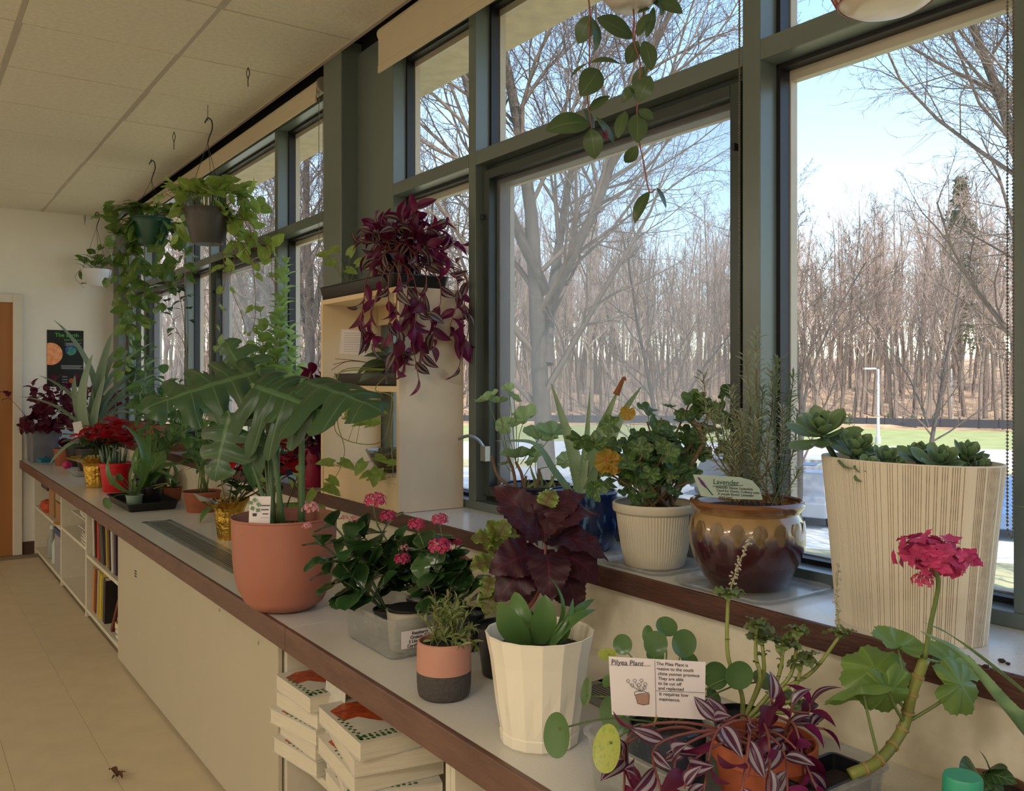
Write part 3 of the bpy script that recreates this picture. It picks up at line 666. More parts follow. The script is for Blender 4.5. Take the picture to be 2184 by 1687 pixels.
def leafy(root, pts, meshes, n, size, t0=.1, t1=1, ang=60, droop=0, up=1, side=.3, phyl=2.4, pet=0, taper=.3, sx=1, jit=.25, name='leaf', a0=None, pair=False, petmat=None, petr=.0012):
    k = len(pts) - 1; a = rnd(0, 6) if a0 is None else a0; pm_ = MB()
    for i in range(n):
        t = t0 + (t1 - t0) * (i + .5) / n; f = t * k; j = min(k - 1, int(f)); p = pts[j].lerp(pts[j + 1], f - j); ax = (pts[j + 1] - pts[j]).normalized()
        x, y = fr(ax); a += phyl
        for q in ((0, pi) if pair else (0,)):
            s = x * cos(a + q) + y * sin(a + q); A = R(ang * rnd(.8, 1.15))
            d = (ax * cos(A) + s * sin(A) + V((0, 0, -droop)) + rv(jit * .4)).normalized()
            nn = UP * up + s * (-side) + ax * .3 + rv(jit)
            sz = size * (1 - taper * t) * rnd(.75, 1.2); b = p
            if pet: b = p + d * sz * pet + V((0, 0, sz * pet * .15)); pm_.tube([p, p.lerp(b, .5) + V((0, 0, sz * pet * .12)), b], petr, 4)
            put(root, pick(meshes), b, d, nn, sz, sx * rnd(.88, 1.1), name)
    if pet and petmat: pm_.build('leaf_stalks', petmat, root, smooth=True, kind='stuff')
def stem(root, pts, r, mat, r1=None, n=6, name='stem', k=6, sm=True):
    sp = spline(pts, k); MB().tube(sp, r, n, r1 if r1 is not None else r * .6).build(name, mat, root, smooth=sm); return sp
m_soil = pm('potting soil', srgb(58, 42, 32), .95, var=.25, scale=120, bump=1, bscale=200)
def soil(root, c, r, z, sy=1, sx=1, col=None):
    m = MB(); m.lathe(c + V((0, 0, z)), [(r, -.012), (r, 0), (r * .6, .004), (r * .02, .006)], 24, sx, sy); m.build('soil', col or m_soil, root, smooth=True, auto=50)
def pot(root, c, prof, mat, n=40, wall=.003, sx=1, sy=1, f=None, flat=False, name='pot', rz=0, depth=.6, rim=None, label=None):
    """profile from the base up; closed by an inner wall"""
    top = prof[-1]; zt = top[1]; inn = [(r - wall, z) for r, z in reversed(prof) if z > zt * (1 - depth)]
    m = MB(); m.lathe(c, prof + [(top[0] - wall * .5, zt + wall * .3)] + inn, n, sx, sy, f, rz)
    return m.build(name, mat, root, smooth=not flat, auto=35 if not flat else None, label=label)
def planted(name, c, label, cat='potted plant', group=None): return thing(name, c, label, cat, group)
m_stem = pm('green stem', srgb(110, 128, 66), .5, var=.12, scale=8, trans=.1)
m_stemd = pm('dark green stem', srgb(66, 88, 54), .45, var=.12, scale=8)
m_wood = pm('woody stem', srgb(122, 98, 72), .8, var=.18, scale=40, bump=.3)
m_redst = pm('red brown stem', srgb(136, 76, 66), .5, var=.15, scale=30)
m_blk = pm('black plastic', srgb(30, 30, 34), .35, var=.1)
m_terra = pm('terracotta plastic', srgb(176, 92, 58), .5, var=.03, scale=5)
m_navy = pm('speckled navy ceramic', srgb(44, 52, 66), .3, var=.1, scale=160, col2=srgb(84, 92, 104), thr=.6)
m_clear = glassy('clear plastic', (.90, .91, .9), .1, haze=.26, hazecol=(.75, .75, .72), rough=.12)
m_paper = pm('paper card', srgb(226, 216, 214), .8, var=.03, scale=8)
m_ink = pm('pencil ink', srgb(70, 66, 74), .8)
# leaf kinds
G = srgb
L_mon = lm('monstera leaf', G(66, 96, 60), vein=G(98, 128, 86), nv=6, gloss=.34, trans=.14, var=.12, veinw=.05, under=G(84, 116, 70))
L_kal = lm('kalanchoe leaf', G(58, 92, 50), gloss=.18, trans=.14, var=.22, edge=G(76, 100, 54))
L_coleus = lm('dark coleus leaf', G(64, 24, 36), vein=G(98, 30, 56), nv=8, gloss=.5, trans=.18, var=.2, veinw=.12, under=G(92, 36, 60))
L_coleg = lm('green coleus leaf', G(134, 158, 70), vein=G(92, 30, 44), nv=8, gloss=.5, trans=.35, mid=G(126, 120, 70), edge=G(150, 176, 84), veinw=.16)
L_clivia = lm('clivia leaf', G(92, 128, 66), gloss=.3, trans=.25, var=.18)
L_pilea = lm('pilea leaf', G(86, 118, 66), gloss=.25, trans=.2, var=.15, radial=True)
L_pileay = lm('yellowing pilea leaf', G(176, 182, 84), gloss=.3, trans=.3, radial=True, blotch=G(140, 160, 66))
L_carn = lm('narrow pale leaf', G(142, 152, 92), gloss=.45, trans=.25, var=.2)
L_pel = lm('geranium leaf', G(112, 142, 66), vein=G(132, 158, 88), nv=7, gloss=.5, trans=.3, radial=True, var=.15, veinw=.12)
L_trad = lm('striped purple leaf', G(84, 32, 64), stripe=G(152, 146, 154), gloss=.35, trans=.2, under=G(120, 36, 86), var=.2)
L_tradd = lm('purple leaf with dull stripes', G(78, 26, 58), stripe=G(136, 132, 116), gloss=.35, trans=.3, under=G(108, 28, 70), var=.3)
L_tradp = lm('magenta leaf', G(112, 28, 68), gloss=.4, trans=.4, var=.3)
L_scut = lm('coleus tip leaf', G(128, 146, 84), vein=G(96, 110, 66), nv=7, gloss=.5, trans=.3, blotch=G(104, 100, 66), veinw=.14)
MON = [monsteramesh('leaf', L_mon, nl=n_, droop=d, seed=i + 2, gap=g_ * 1.3, a0=a_, tipd=.1) for i, (d, n_, a_, g_) in enumerate(((.35, 5, .32, .27), (.9, 5, .40, .20), (.6, 4, .38, .22)))]
KAL = [leafmesh('leaf', L_kal, W=.38, p=1.35, q=.75, fold=.12, arch=.10, wav=.06, wn=2, ph=i, serr=.07, thick=.04, n=10) for i in range(3)]
COL_ = [leafmesh('leaf', L_coleus, W=.36, p=.78, q=.85, fold=.1, arch=.12 + .06 * i, wav=.10, wn=3, serr=.11, n=22, m=3, ph=i, heart=.08) for i in range(3)]
COG = [leafmesh('leaf', L_coleg, W=.38, p=.8, q=.8, fold=.1, arch=.1, wav=.18, wn=3, serr=.2, n=18, m=3, ph=i, heart=.06) for i in range(2)]
STR = [leafmesh('leaf', L_clivia, W=.17, p=1.0, q=.6, fold=.35, arch=.10, n=14, m=2), leafmesh('leaf', L_clivia, W=.085, p=.85, q=.7, fold=.3, arch=.28, n=14)]
PIL = [radialmesh('leaf', L_pilea, lobes=2, depth=.04, cup=.14, wav=.02, n=30, off=.30, ph=i) for i in range(2)]
PILY = [radialmesh('leaf', L_pileay, lobes=2, depth=.04, cup=.12, wav=.02, n=30, off=.30)]
CAR = [leafmesh('leaf', L_carn, W=.10, p=.8, q=.8, fold=.3, arch=.15, n=6, m=1), leafmesh('leaf', L_carn, W=.13, p=.7, q=.8, fold=.3, arch=.25, n=6, m=1)]
PEL = [radialmesh('leaf', L_pel, lobes=7, depth=.14, scal=.03, scn=27, notch=.55, cup=.22 - .25 * i, wav=.035, n=81, ph=i) for i in range(3)]
TRA = [leafmesh('leaf', L_trad, W=.23, p=.75, q=.9, fold=.5, arch=.1 + .05 * i, n=8, m=4) for i in range(2)]
TRD = [leafmesh('leaf', L_tradd, W=.22, p=.72, q=.9, fold=.45, arch=.12, n=6, m=3, ph=i, twist=.3 * i) for i in range(3)] + [leafmesh('leaf', L_tradp, W=.24, p=.72, q=.9, fold=.4, arch=.12, n=6, m=2)]
SCU = [leafmesh('leaf', L_scut, W=.36, p=.8, q=.8, fold=.15, arch=.18, wav=.2, wn=3, serr=.15, n=12, m=2, ph=i) for i in range(2)]
# flower heads
def petalcloud(n, R0, pet, flat=.8, np_=4, pw=.45, zr=1.3, jt=.0):
    m = MB(); rg = random.Random(n)
    for i in range(n):
        z = 1 - zr * (i + .5) / n; r = math.sqrt(max(0, 1 - z * z)); a = i * 2.4; c = V((r * cos(a), r * sin(a), z * flat)) * R0 * rg.uniform(.8 - jt * .6, 1.05 + jt * .2); nn = (c + V((0, 0, R0 * .2))).normalized() + V((rg.uniform(-jt, jt), rg.uniform(-jt, jt), rg.uniform(-jt, jt))) * 1.6; nn.normalize(); x, y = fr(nn)
        a0 = rg.random() * 6
        for k in range(np_):
            b = a0 + 2 * pi * k / np_; u = x * cos(b) + y * sin(b); w = x * -sin(b) + y * cos(b); L_ = pet * rg.uniform(.8, 1.15)
            m.add([c, c + u * L_ * .55 - w * L_ * pw + nn * L_ * .22, c + u * L_ + nn * L_ * rg.uniform(-.1, .35), c + u * L_ * .55 + w * L_ * pw + nn * L_ * .22], [(0, 1, 2, 3)])
    return m
def meshof(mb, name, mat):
    me = bpy.data.meshes.new(name); me.from_pydata([tuple(v) for v in mb.v], [], mb.f); me.materials.append(mat); me.update(); return me
m_pink = pm('pink petal', srgb(206, 62, 112), .6, var=.14, scale=60, trans=.25); m_pinkp = pm('pale pink petal', srgb(222, 150, 160), .6, var=.12, scale=60, trans=.25)
KF = meshof(petalcloud(30, .021, .0062), 'flower_head', m_pink); KFP = meshof(petalcloud(22, .018, .0058), 'flower_head', m_pinkp)
# ================================================================ counter plants, near end
C = PZ(607, 1296, HC)
t = planted('potted_monstera', C, 'big split-leaf monstera in a tall round-bottomed terracotta coloured pot at the worktop edge')
m_tp = pm('matte terracotta plastic pot', srgb(168, 106, 86), .45, var=.03, scale=4)
pot(t, C, [(.052, 0), (.085, .006), (.108, .024), (.1135, .034), (.114, .036), (.128, .062), (.138, .10), (.1425, .15), (.1445, .20), (.146, .256), (.149, .258), (.149, .262)], m_tp, 56, .004)
soil(t, C, .141, .225); wM = depth(C)
SB = C + V((0, 0, .225)); m_pet = pm('monstera stalk', srgb(84, 112, 66), .4, var=.1)
def mleaf(me, bx_, by_, bw, tx, ty, tw, n, sx=1, root=None, sb=(0, 0), r=.0085, bend=.1):
    a = PW(bx_, by_, wM + bw); b = PW(tx, ty, wM + tw); s0 = SB + V((sb[0], sb[1], 0))
    midp = s0.lerp(a, .5) + V((0, 0, bend)) + (a - s0) * -.08
    stem(t, [s0, midp, a - V((0, 0, .005)), a.lerp(b, .02)], r, m_pet, r * .55, 8)
    return leafpp(t, me, a, b, n, sx)
mleaf(MON[1], 540, 822, -.02, 725, 880, -.10, cn(.05, .62, .75), 1.25, sb=(.0, .01))
mleaf(MON[0], 552, 792, .12, 285, 858, -.10, cn(.15, .72, .62), .9, sb=(-.02, .03))
mleaf(MON[2], 645, 812, .02, 822, 858, -.14, cn(-.1, .9, .34), 1.2, sb=(.05, .0), r=.0105)
mleaf(MON[2], 530, 812, .16, 470, 715, .22, cn(-.1, .2, .9), 1.0, sb=(-.02, .04))
mleaf(MON[2], 490, 880, -.02, 448, 1030, -.08, cn(-.25, .2, .95), 1.15, sb=(-.03, .01), r=.006, bend=.02)
mleaf(MON[0], 590, 820, .10, 640, 930, -.02, cn(.1, .5, .8), .8, sb=(-.01, .02), r=.006)
put(t, leafmesh('leaf', L_mon, W=.22, p=.8, fold=.3), PW(540, 930, wM), V((0, 0, -1)), cn(.3, 0, 1), .15)
c = PW(556, 1078, wM - .12); k = thing('plant_card', PW(556, 1128, wM - .12), 'small printed plant card stuck in the terracotta monstera pot', 'card')
MB().obox(PW(554, 1092, wM - .125), .0285, .0006, .042, rz=-TH, rx=R(-8)).build('card_sheet', m_paper, k)
for q in range(5): MB().obox(PW(566 - q % 2, 1078 + q * 9, wM - .1275), .012 - .002 * (q % 3), .0003, .0012, rz=-TH).build('print_line', m_ink, k)
MB().lathe(PW(543, 1098, wM - .1275) - V((0, 0, .004)), [(.005, 0), (.006, .008)], 8, sy=.1, rz=-TH).build('pot_picture', m_ink, k)
for q in range(5): MB().obox(PW(543 + (-9, 8, -5, 7, 0)[q], 1072 + (0, 4, 12, 16, -6)[q], wM - .1275), .005, .0003, .0045, rz=-TH, ry=q).build('leaf_picture', pm('printed green', srgb(110, 150, 110), .7), k)
# dry twigs in the pot
for q in range(5): stem(t, [SB + V((-.05 + .02 * q, -.05, 0)), SB + V((-.06 + .02 * q, -.08, .03)), SB + V((-.10 + .03 * q, -.10, .012))], .0014, m_wood, .0008, 4, 'dry_twig')
# --- clear container with soil planter
C = V((1.0, 1.935, HC))
tb = thing('clear_plastic_container', C, 'clear rectangular plastic container with a printed soil label in front of the pink flowered plants', 'container')
def rrect(x0, x1, y0, y1, r, z, k=4):
    o = []
    for cx, cy, a0 in ((x1 - r, y1 - r, 0), (x0 + r, y1 - r, 90), (x0 + r, y0 + r, 180), (x1 - r, y0 + r, 270)):
        for i in range(k + 1): a = R(a0 + 90 * i / k); o.append((cx + r * cos(a), cy + r * sin(a), z))
    return o
def tray(root, x0, x1, y0, y1, z0, h, r, flare, wall, mat, name='body', rim=.004, k=4):
    m = MB(); L_ = []
    def lay(e, z, rr): L_.append(rrect(x0 - e, x1 + e, y0 - e, y1 + e, max(.001, rr), z, k))
    lay(-.004, z0, r); lay(0, z0 + .005, r); lay(flare, z0 + h - .004, r + flare); lay(flare + rim, z0 + h - .003, r + flare + rim); lay(flare + rim, z0 + h, r + flare + rim); lay(flare - wall, z0 + h, r + flare - wall); lay(-wall, z0 + .006, r - wall)
    n = len(L_[0]); vs = [p for l in L_ for p in l]; fs = [(i * n + j, i * n + (j + 1) % n, (i + 1) * n + (j + 1) % n, (i + 1) * n + j) for i in range(len(L_) - 1) for j in range(n)]
    fs.append(tuple(range(n))[::-1]); fs.append(tuple((len(L_) - 1) * n + j for j in range(n))); m.add(vs, fs); return m.build(name, mat, root, smooth=True, auto=40)
tray(tb, .935, 1.075, 1.815, 2.06, HC, .095, .02, .008, .0015, m_clear)
lb = MB().box(.958, 1.8065, HC + .026, 1.062, 1.808, HC + .066).build('paper_label', m_paper, tb)
RL = M.Rotation(pi / 2, 4, 'X')
for q, s in enumerate(('Raspberry', 'Organic Soil', '5 Liters 12/0', 'Certified by C')): text(s, .0105, M.Translation((.972 + .004 * (3 - q), 1.8058, HC + .056 - q * .0095)) @ RL, m_ink, tb, bold=.0002)
C2 = V((1.005, 1.865, HC + .008)); tp = thing('grey_planter_pot', C2, 'empty black lined pale grey pot inside the clear container', 'pot')
pot(tp, C2, [(.042, 0), (.0435, .004), (.05, .09), (.052, .092)], pm('pale grey plastic', srgb(176, 168, 152), .5, var=.06), 32, .002, depth=.95); pot(tp, C2 + V((0, 0, .01)), [(.038, 0), (.047, .088)], m_blk, 32, .002, name='liner', depth=.95)
# kalanchoes
def kalanchoe(c, pr, ph_, stems, flowers, label, potmat=m_blk, n=9, size=.105):
    t = planted('pink_kalanchoe', c, label, 'potted plant'); w = depth(c)
    pot(t, c, [(pr * .75, 0), (pr * .78, .003), (pr, ph_ - .006), (pr + .003, ph_ - .005), (pr + .003, ph_)], potmat, 28, .002); soil(t, c, pr * .93, ph_ - .012)
    b = c + V((0, 0, ph_ - .01))
    for (x, y, dw) in stems:
        e = PW(x, y, w + dw); sp = stem(t, [b + rv(.008), b.lerp(e, .5) + rv(.012), e], .004, m_stemd, .002)
        leafy(t, sp, KAL, n, size, .22, 1.0, ang=64, droop=.12, up=.6, side=.2, phyl=pi / 2, pair=True, taper=.35)
    for (x, y, dw, k, s) in flowers:
        e = PW(x, y, w + dw); p0 = min((PW(a, b_, w + d_) for a, b_, d_ in stems), key=lambda q: (q - e).length)
        stem(t, [p0, p0.lerp(e, .6) + rv(.004), e], .0016, m_stem, .001); put(t, k, e, UP, CR, s, name='flower_head').matrix_basis = M.Translation(e - origin(t)) @ M.Scale(s * 1.3, 4)
    return t
kalanchoe(V((1.01, 1.975, HC + .008)), .036, .07, [(672, 1150, .0), (700, 1105, .02), (720, 1190, -.06), (690, 1215, -.04)], [(663, 1085, 0, KFP, .9), (655, 1122, -.02, KFP, .5), (735, 1105, .02, KFP, .4)], 'kalanchoe with a few pale pink flowers leaning left over the terracotta pot', n=4)
kalanchoe(V((1.13, 1.995, HC)), .05, .085, [(765, 1135, .0), (805, 1120, .0), (845, 1150, -.02), (790, 1200, -.06), (850, 1215, -.06), (740, 1175, .02)], [(800, 1070, .0, KF, 1.05), (828, 1103, 0, KF, .8), (757, 1112, .0, KFP, .7), (858, 1194, -.09, KF, .75), (862, 1170, -.04, KFP, .6)], 'middle kalanchoe with the tallest pink flower head behind the clear container', n=4)
kalanchoe(V((1.13, 1.80, HC)), .045, .09, [(905, 1165, .0), (945, 1150, .0), (975, 1185, .0), (900, 1240, -.04), (955, 1240, -.06), (925, 1210, -.05)], [(888, 1120, .0, KF, .75), (938, 1110, .0, KF, .75), (938, 1168, -.08, KF, 1.0), (972, 1158, .0, KF, .5), (990, 1195, 0, KF, .45)], 'right-hand kalanchoe with a round pink flower head above the pink and black cup', n=4)
# two tone cup
C = PZ(947, 1483, HC); t = planted('pink_black_cup_plant', C, 'pink and charcoal two-tone ceramic cup with a bushy small-leaved plant')
f = [(.046, 0), (.052, .005), (.0545, .016), (.0555, .03), (.056, .054)]
pot(t, C, f, pm('dark speckled stoneware', srgb(74, 68, 64), .7, var=.15, scale=140, bump=.6, bscale=240), 40, .003, name='cup_base', depth=.2)
pot(t, C, [(.056, .054), (.056, .058), (.0555, .10), (.0545, .113), (.0535, .114)], pm('pink clay', srgb(188, 134, 114), .6, var=.05, scale=12), 40, .004, name='cup')
soil(t, C, .051, .105); wC = depth(C)
for q in range(26):
    x = 947 + rnd(-62, 78); y = rnd(1255, 1370) + abs(x - 950) * .3; e = PW(x, y, wC + rnd(-.05, .06)); b = C + V((rnd(-.035, .035), rnd(-.035, .035), .106))
    sp = stem(t, [b, b.lerp(e, .5) + V((0, 0, .012)), e], .0013, m_stem, .0007, 4, k=3); leafy(t, sp, CAR, 9, .028, .25, 1.02, ang=46, droop=.05, up=.6, pair=False, taper=.1)
for q in range(7):
    e = PW(947 + rnd(-50, 40), rnd(1235, 1280), wC + rnd(-.03, .03)); b = C + V((rnd(-.03, .03), rnd(-.03, .03), .106)); stem(t, [b, b.lerp(e, .6) + rv(.004), e], .001, m_wood, .0006, 4, 'dry_stem')
# white faceted pot
C = PZ(1151, 1577, HC); t = planted('white_faceted_pot_plant', C, 'tall cream white faceted plastic pot holding a short strap-leaved plant')
m_wp = pm('cream white plastic', srgb(232, 224, 204), .32, var=.01, scale=4)
def fz(i, j, a): return 1 + (.014 * sin(a * 16 + i * 1.1) if 1 < i < 7 else 0) * (1 if j % 2 else .3)
pot(t, C, [(.066, 0), (.070, .004), (.0715, .022), (.0700, .024), (.074, .05), (.078, .075), (.083, .11), (.088, .15), (.0965, .193), (.0975, .196)], m_wp, 32, .003, f=lambda i, j, a: (1 + .012 * (1 if j % 2 else -1) * (1 if i < 3 else (1.8 if i in (4, 5) else 1.0))), flat=True)
soil(t, C, .080, .165); wW = depth(C); b0 = C + V((0, 0, .165))
for x0, tx, ty, dw, me, sx, n in ((0, 1163, 1268, .0, STR[0], 1.45, cn(.2, .1, 1)), (-.02, 1068, 1282, -.03, STR[0], 1.5, cn(-.5, .6, .6)), (-.015, 1098, 1262, .04, STR[0], 1.2, cn(-.4, .5, .8)), (.015, 1222, 1275, .02, STR[1], 1.1, cn(.5, .4, .7)),
                               (.02, 1272, 1300, .02, STR[1], 1.1, cn(.3, .8, .4)), (.015, 1268, 1278, .06, STR[1], .9, cn(.3, .8, .4)), (.03, 1212, 1322, -.02, STR[0], .9, cn(.6, .3, .7)), (0, 1168, 1226, .05, STR[1], .8, cn(.9, .2, .5)), (-.01, 1135, 1300, .03, STR[1], 1, cn(-.3, .4, .8))):
    leafpp(t, me, b0 + CR * x0 + rv(.006), PW(tx, ty, wW + dw), n, sx)
# dark coleus
C = V((1.10, 1.60, HC)); t = planted('dark_coleus', C, 'large near-black burgundy coleus in a black pot behind the white faceted pot'); wK = depth(C)
pot(t, C, [(.045, 0), (.047, .003), (.058, .10), (.062, .101), (.062, .108)], m_blk, 32, .002); soil(t, C, .055, .095)
b = C + V((0, 0, .095)); top = PW(1168, 1110, wK + .02); sp = stem(t, [b, PW(1150, 1260, wK), top], .0055, m_redst, .003, 8)
Z = lambda x, y: (600 + x / 2.4557, 1000 + y / 2.4557)
for (ax_, ay, tx, ty, aw, tw, n, sx) in ((1300, 450, 1085, 545, 0, -.06, cn(-.2, .35, .9), 1.15), (1350, 330, 1105, 95, .02, .06, cn(-.3, .7, .5), .8), (1345, 360, 1125, 205, 0, 0, cn(-.1, .8, .5), .8), (1385, 250, 1585, 130, .02, .06, cn(.1, .75, .6), .95), (1400, 330, 1668, 250, .0, .05, cn(.1, .8, .4), .75),
        (1410, 360, 1712, 490, 0, -.02, cn(.3, .7, .5), .8), (1440, 440, 1665, 610, .02, 0, cn(.4, .4, .8), 1.1), (1390, 450, 1400, 712, -.02, -.08, cn(.1, .35, .95), 1.1), (1320, 500, 1120, 700, 0, -.04, cn(-.3, .3, .9), 1.15), (1460, 520, 1560, 760, .02, -.01, cn(.4, .3, .9), 1.0), (1370, 230, 1300, 130, .02, .05, cn(0, .8, .6), .9),
        (1360, 420, 1290, 640, .03, .0, cn(-.1, .2, .9), 1.1), (1370, 380, 1480, 300, -.03, -.06, cn(.2, .7, .6), .9), (1350, 360, 1280, 280, .04, .1, cn(0, .8, .4), .9), (1420, 560, 1500, 720, .05, .04, cn(.2, .2, .9), 1.1), (1300, 600, 1250, 740, .05, .03, cn(-.2, .2, .9), 1.1)):
    leafpp(t, pick(COL_), PW(*Z(ax_, ay), wK + aw), PW(*Z(tx, ty), wK + tw), n, sx)
leafpp(t, COG[0], PW(*Z(1380, 190), wK), PW(*Z(1430, 110), wK + .03), cn(0, .6, .7), 1.2)
# green and red coleus
C = V((1.21, 1.70, HC)); t = planted('green_coleus', C, 'yellow green coleus with dark red veins half hidden behind the dark coleus'); wG = depth(C)
pot(t, C, [(.04, 0), (.05, .08), (.053, .081), (.053, .087)], m_blk, 28, .002); soil(t, C, .047, .075)
sp = stem(t, [C + V((0, 0, .075)), PW(1062, 1290, wG), PW(1068, 1160, wG - .02)], .004, m_stem, .002)
for (ax_, ay, tx, ty, n, sx) in ((1130, 380, 990, 370, cn(-.2, .7, .6), 1.1), (1130, 370, 1190, 265, cn(.2, .6, .7), 1.25), (1120, 360, 1075, 270, cn(-.1, .7, .6), 1.1), (1110, 490, 985, 520, cn(-.2, .6, .7), 1.15), (1100, 570, 1075, 680, cn(-.3, .4, .8), 1.1), (1110, 640, 1070, 770, cn(-.2, .3, .9), 1.1), (1140, 350, 1275, 350, cn(.2, .7, .5), .9), (1110, 460, 1060, 420, cn(-.2, .7, .5), 1), (1110, 400, 1060, 420, cn(0, .7, .7), 1.1)):
    leafpp(t, pick(COG), PW(*Z(ax_, ay), wG - .02), PW(*Z(tx, ty), wG - .05), n, sx)
# ================================================================ clear bin at the front and what stands in it
C = V((1.03, .895, HC)); t = thing('clear_plastic_bin', C, 'wide clear plastic bin holding the round-leaved plant and the orange pot', 'container')
tray(t, .895, 1.155, .73, 1.06, HC, .098, .015, .012, .0018, m_clear, rim=.006)
C = V((.985, .985, HC + .008)); t = planted('round_leaved_pilea', C, 'pilea with coin-shaped green leaves in a dimpled navy pot'); wP = depth(C)
pot(t, C, [(.055, 0), (.058, .004), (.060, .06), (.061, .104), (.059, .106)], m_navy, 40, .004); soil(t, C, .055, .096)
b0 = C + V((0, 0, .096)); Z3 = lambda x, y: (1150 + x / 2.912, 1250 + y / 2.912)
for (x, y, r, n, dw, me, dx, dz) in ((520, 362, 68, cn(-.35, .2, .9), .06, PIL, .1, 1), (422, 428, 62, cn(-.1, .85, .35), .0, PILY, -1, .1), (790, 255, 76, cn(.1, .75, .7), .06, PIL, .3, 1), (680, 300, 60, cn(-.9, .2, .5), .1, PIL, 0, 1), (722, 358, 84, cn(0, .25, .95), -.01, PIL, 0, 1),
        (896, 355, 92, cn(.2, .2, .9), .03, PIL, .2, 1), (1092, 555, 92, cn(.1, .2, .95), .05, PIL, .3, -.4), (1238, 552, 96, cn(.05, .1, 1), .03, PIL, .6, .3), (1390, 590, 82, cn(.3, .7, .5), .08, PIL, 1, 0), (303, 655, 92, cn(-.92, .25, .25), -.02, PIL, 0, 1),
        (122, 925, 145, cn(-.75, .2, .5), -.12, PIL, 0, -1), (432, 1010, 155, cn(-.8, .3, .42), -.22, PILY, 0, -1), (455, 790, 110, cn(-.75, .1, .6), -.03, PIL, 0, -1), (520, 860, 60, cn(-.5, .2, .7), 0, PIL, 0, -1), (1080, 690, 62, cn(.5, .6, .5), .05, PIL, .5, -.6), (930, 460, 60, cn(.2, .6, .6), .07, PIL, 1, .3), (720, 430, 60, cn(0, .5, .7), .07, PIL, -.5, .3), (430, 590, 45, cn(-.5, .5, .5), .03, PIL, -1, 0)):
    px_, py_ = Z3(x, y); w = wP + dw; c = PW(px_, py_, w); s = r / 2.912 * w / F * .93; d = CR * dx + UP * dz; d = (d - n * d.dot(n)).normalized(); p = c - d * s * .3
    put(t, pick(me), p, d, n, s); stem(t, [b0 + rv(.012), b0.lerp(p, .55) + V((0, 0, .015)), p - n * .004, p], .0016, m_stem, .0012, 5, 'leaf_stalk', k=4)
# card
k = thing('handwritten_card', PW(1400, 1560, wP - .07), 'handwritten Pilea Plant card with a pencil drawing of a potted plant', 'card')
wq = wP - .075; p00, p10, p11, p01 = (PW(1305, 1524, wq), PW(1503, 1535, wq), PW(1505, 1412, wq), PW(1298, 1400, wq))
nrm = (p10 - p00).cross(p01 - p00).normalized()
m = MB(); m.add([p00, p10, p11, p01, p00 - nrm * .0008, p10 - nrm * .0008, p11 - nrm * .0008, p01 - nrm * .0008], [(0, 1, 2, 3), (7, 6, 5, 4), (0, 4, 5, 1), (1, 5, 6, 2), (2, 6, 7, 3), (3, 7, 4, 0)]); m.build('card_sheet', m_paper, k)
def on(u, v, e=.0006): return p00.lerp(p10, u).lerp(p01.lerp(p11, u), v) + nrm * e
ux = (p10 - p00).normalized(); uy = nrm.cross(ux)
def cm(u, v): 
    q = on(u, v); m_ = M.Identity(4)
    for i in range(3): m_[i][0] = ux[i]; m_[i][1] = uy[i]; m_[i][2] = nrm[i]; m_[i][3] = q[i]
    return m_
text('Pilyea Plant', .0105, cm(.02, .87), m_ink, k)
for q, s in enumerate(('The Pilea Plant is', '\u2022native to the south', ' china yunnan province', ' They are able', ' to be cut off', ' and replanted')): text(s, .0068, cm(.49, .90 - q * .084), m_ink, k)
text('It requires low', .0072, cm(.51, .38), m_ink, k); text('maintence.', .0072, cm(.51, .29), m_ink, k)
def line(pts, r=.0003, nm='pencil_line', mt=m_ink): MB().tube([on(u, v, .0008) for u, v in pts], r, 4).build(nm, mt, k)
line([(.475, .98), (.475, .02)]); line([(.48, .455), (.995, .47)]); line([(.01, .86), (.43, .88)], .00025)
line([(.25, .40), (.27, .30), (.28, .22), (.34, .20), (.40, .22), (.41, .38), (.36, .44), (.27, .43), (.25, .40)], .0004); line([(.25, .36), (.33, .40), (.41, .42)], .0003)
MB().add([on(u, v, .0004) for u, v in ((.265, .37), (.28, .22), (.34, .20), (.40, .22), (.41, .40), (.33, .39))], [(0, 1, 2, 3, 4, 5)]).build('drawn_pot', pm('brown crayon', srgb(176, 136, 118), .8), k)
for u, v in ((.19, .60), (.26, .61), (.33, .62), (.23, .53), (.30, .54), (.37, .56), (.36, .50)):
    line([(u + .018 * cos(a / 6 * 6.283), v + .03 * sin(a / 6 * 6.283)) for a in range(7)], .0003); line([(u, v - .03), (.32, .43)], .00022)
MB().tube([on(.48, .02), PW(1392, 1560, wP - .02)], .0018, 5).build('stick', pm('wooden stick', srgb(196, 160, 110), .7), k)
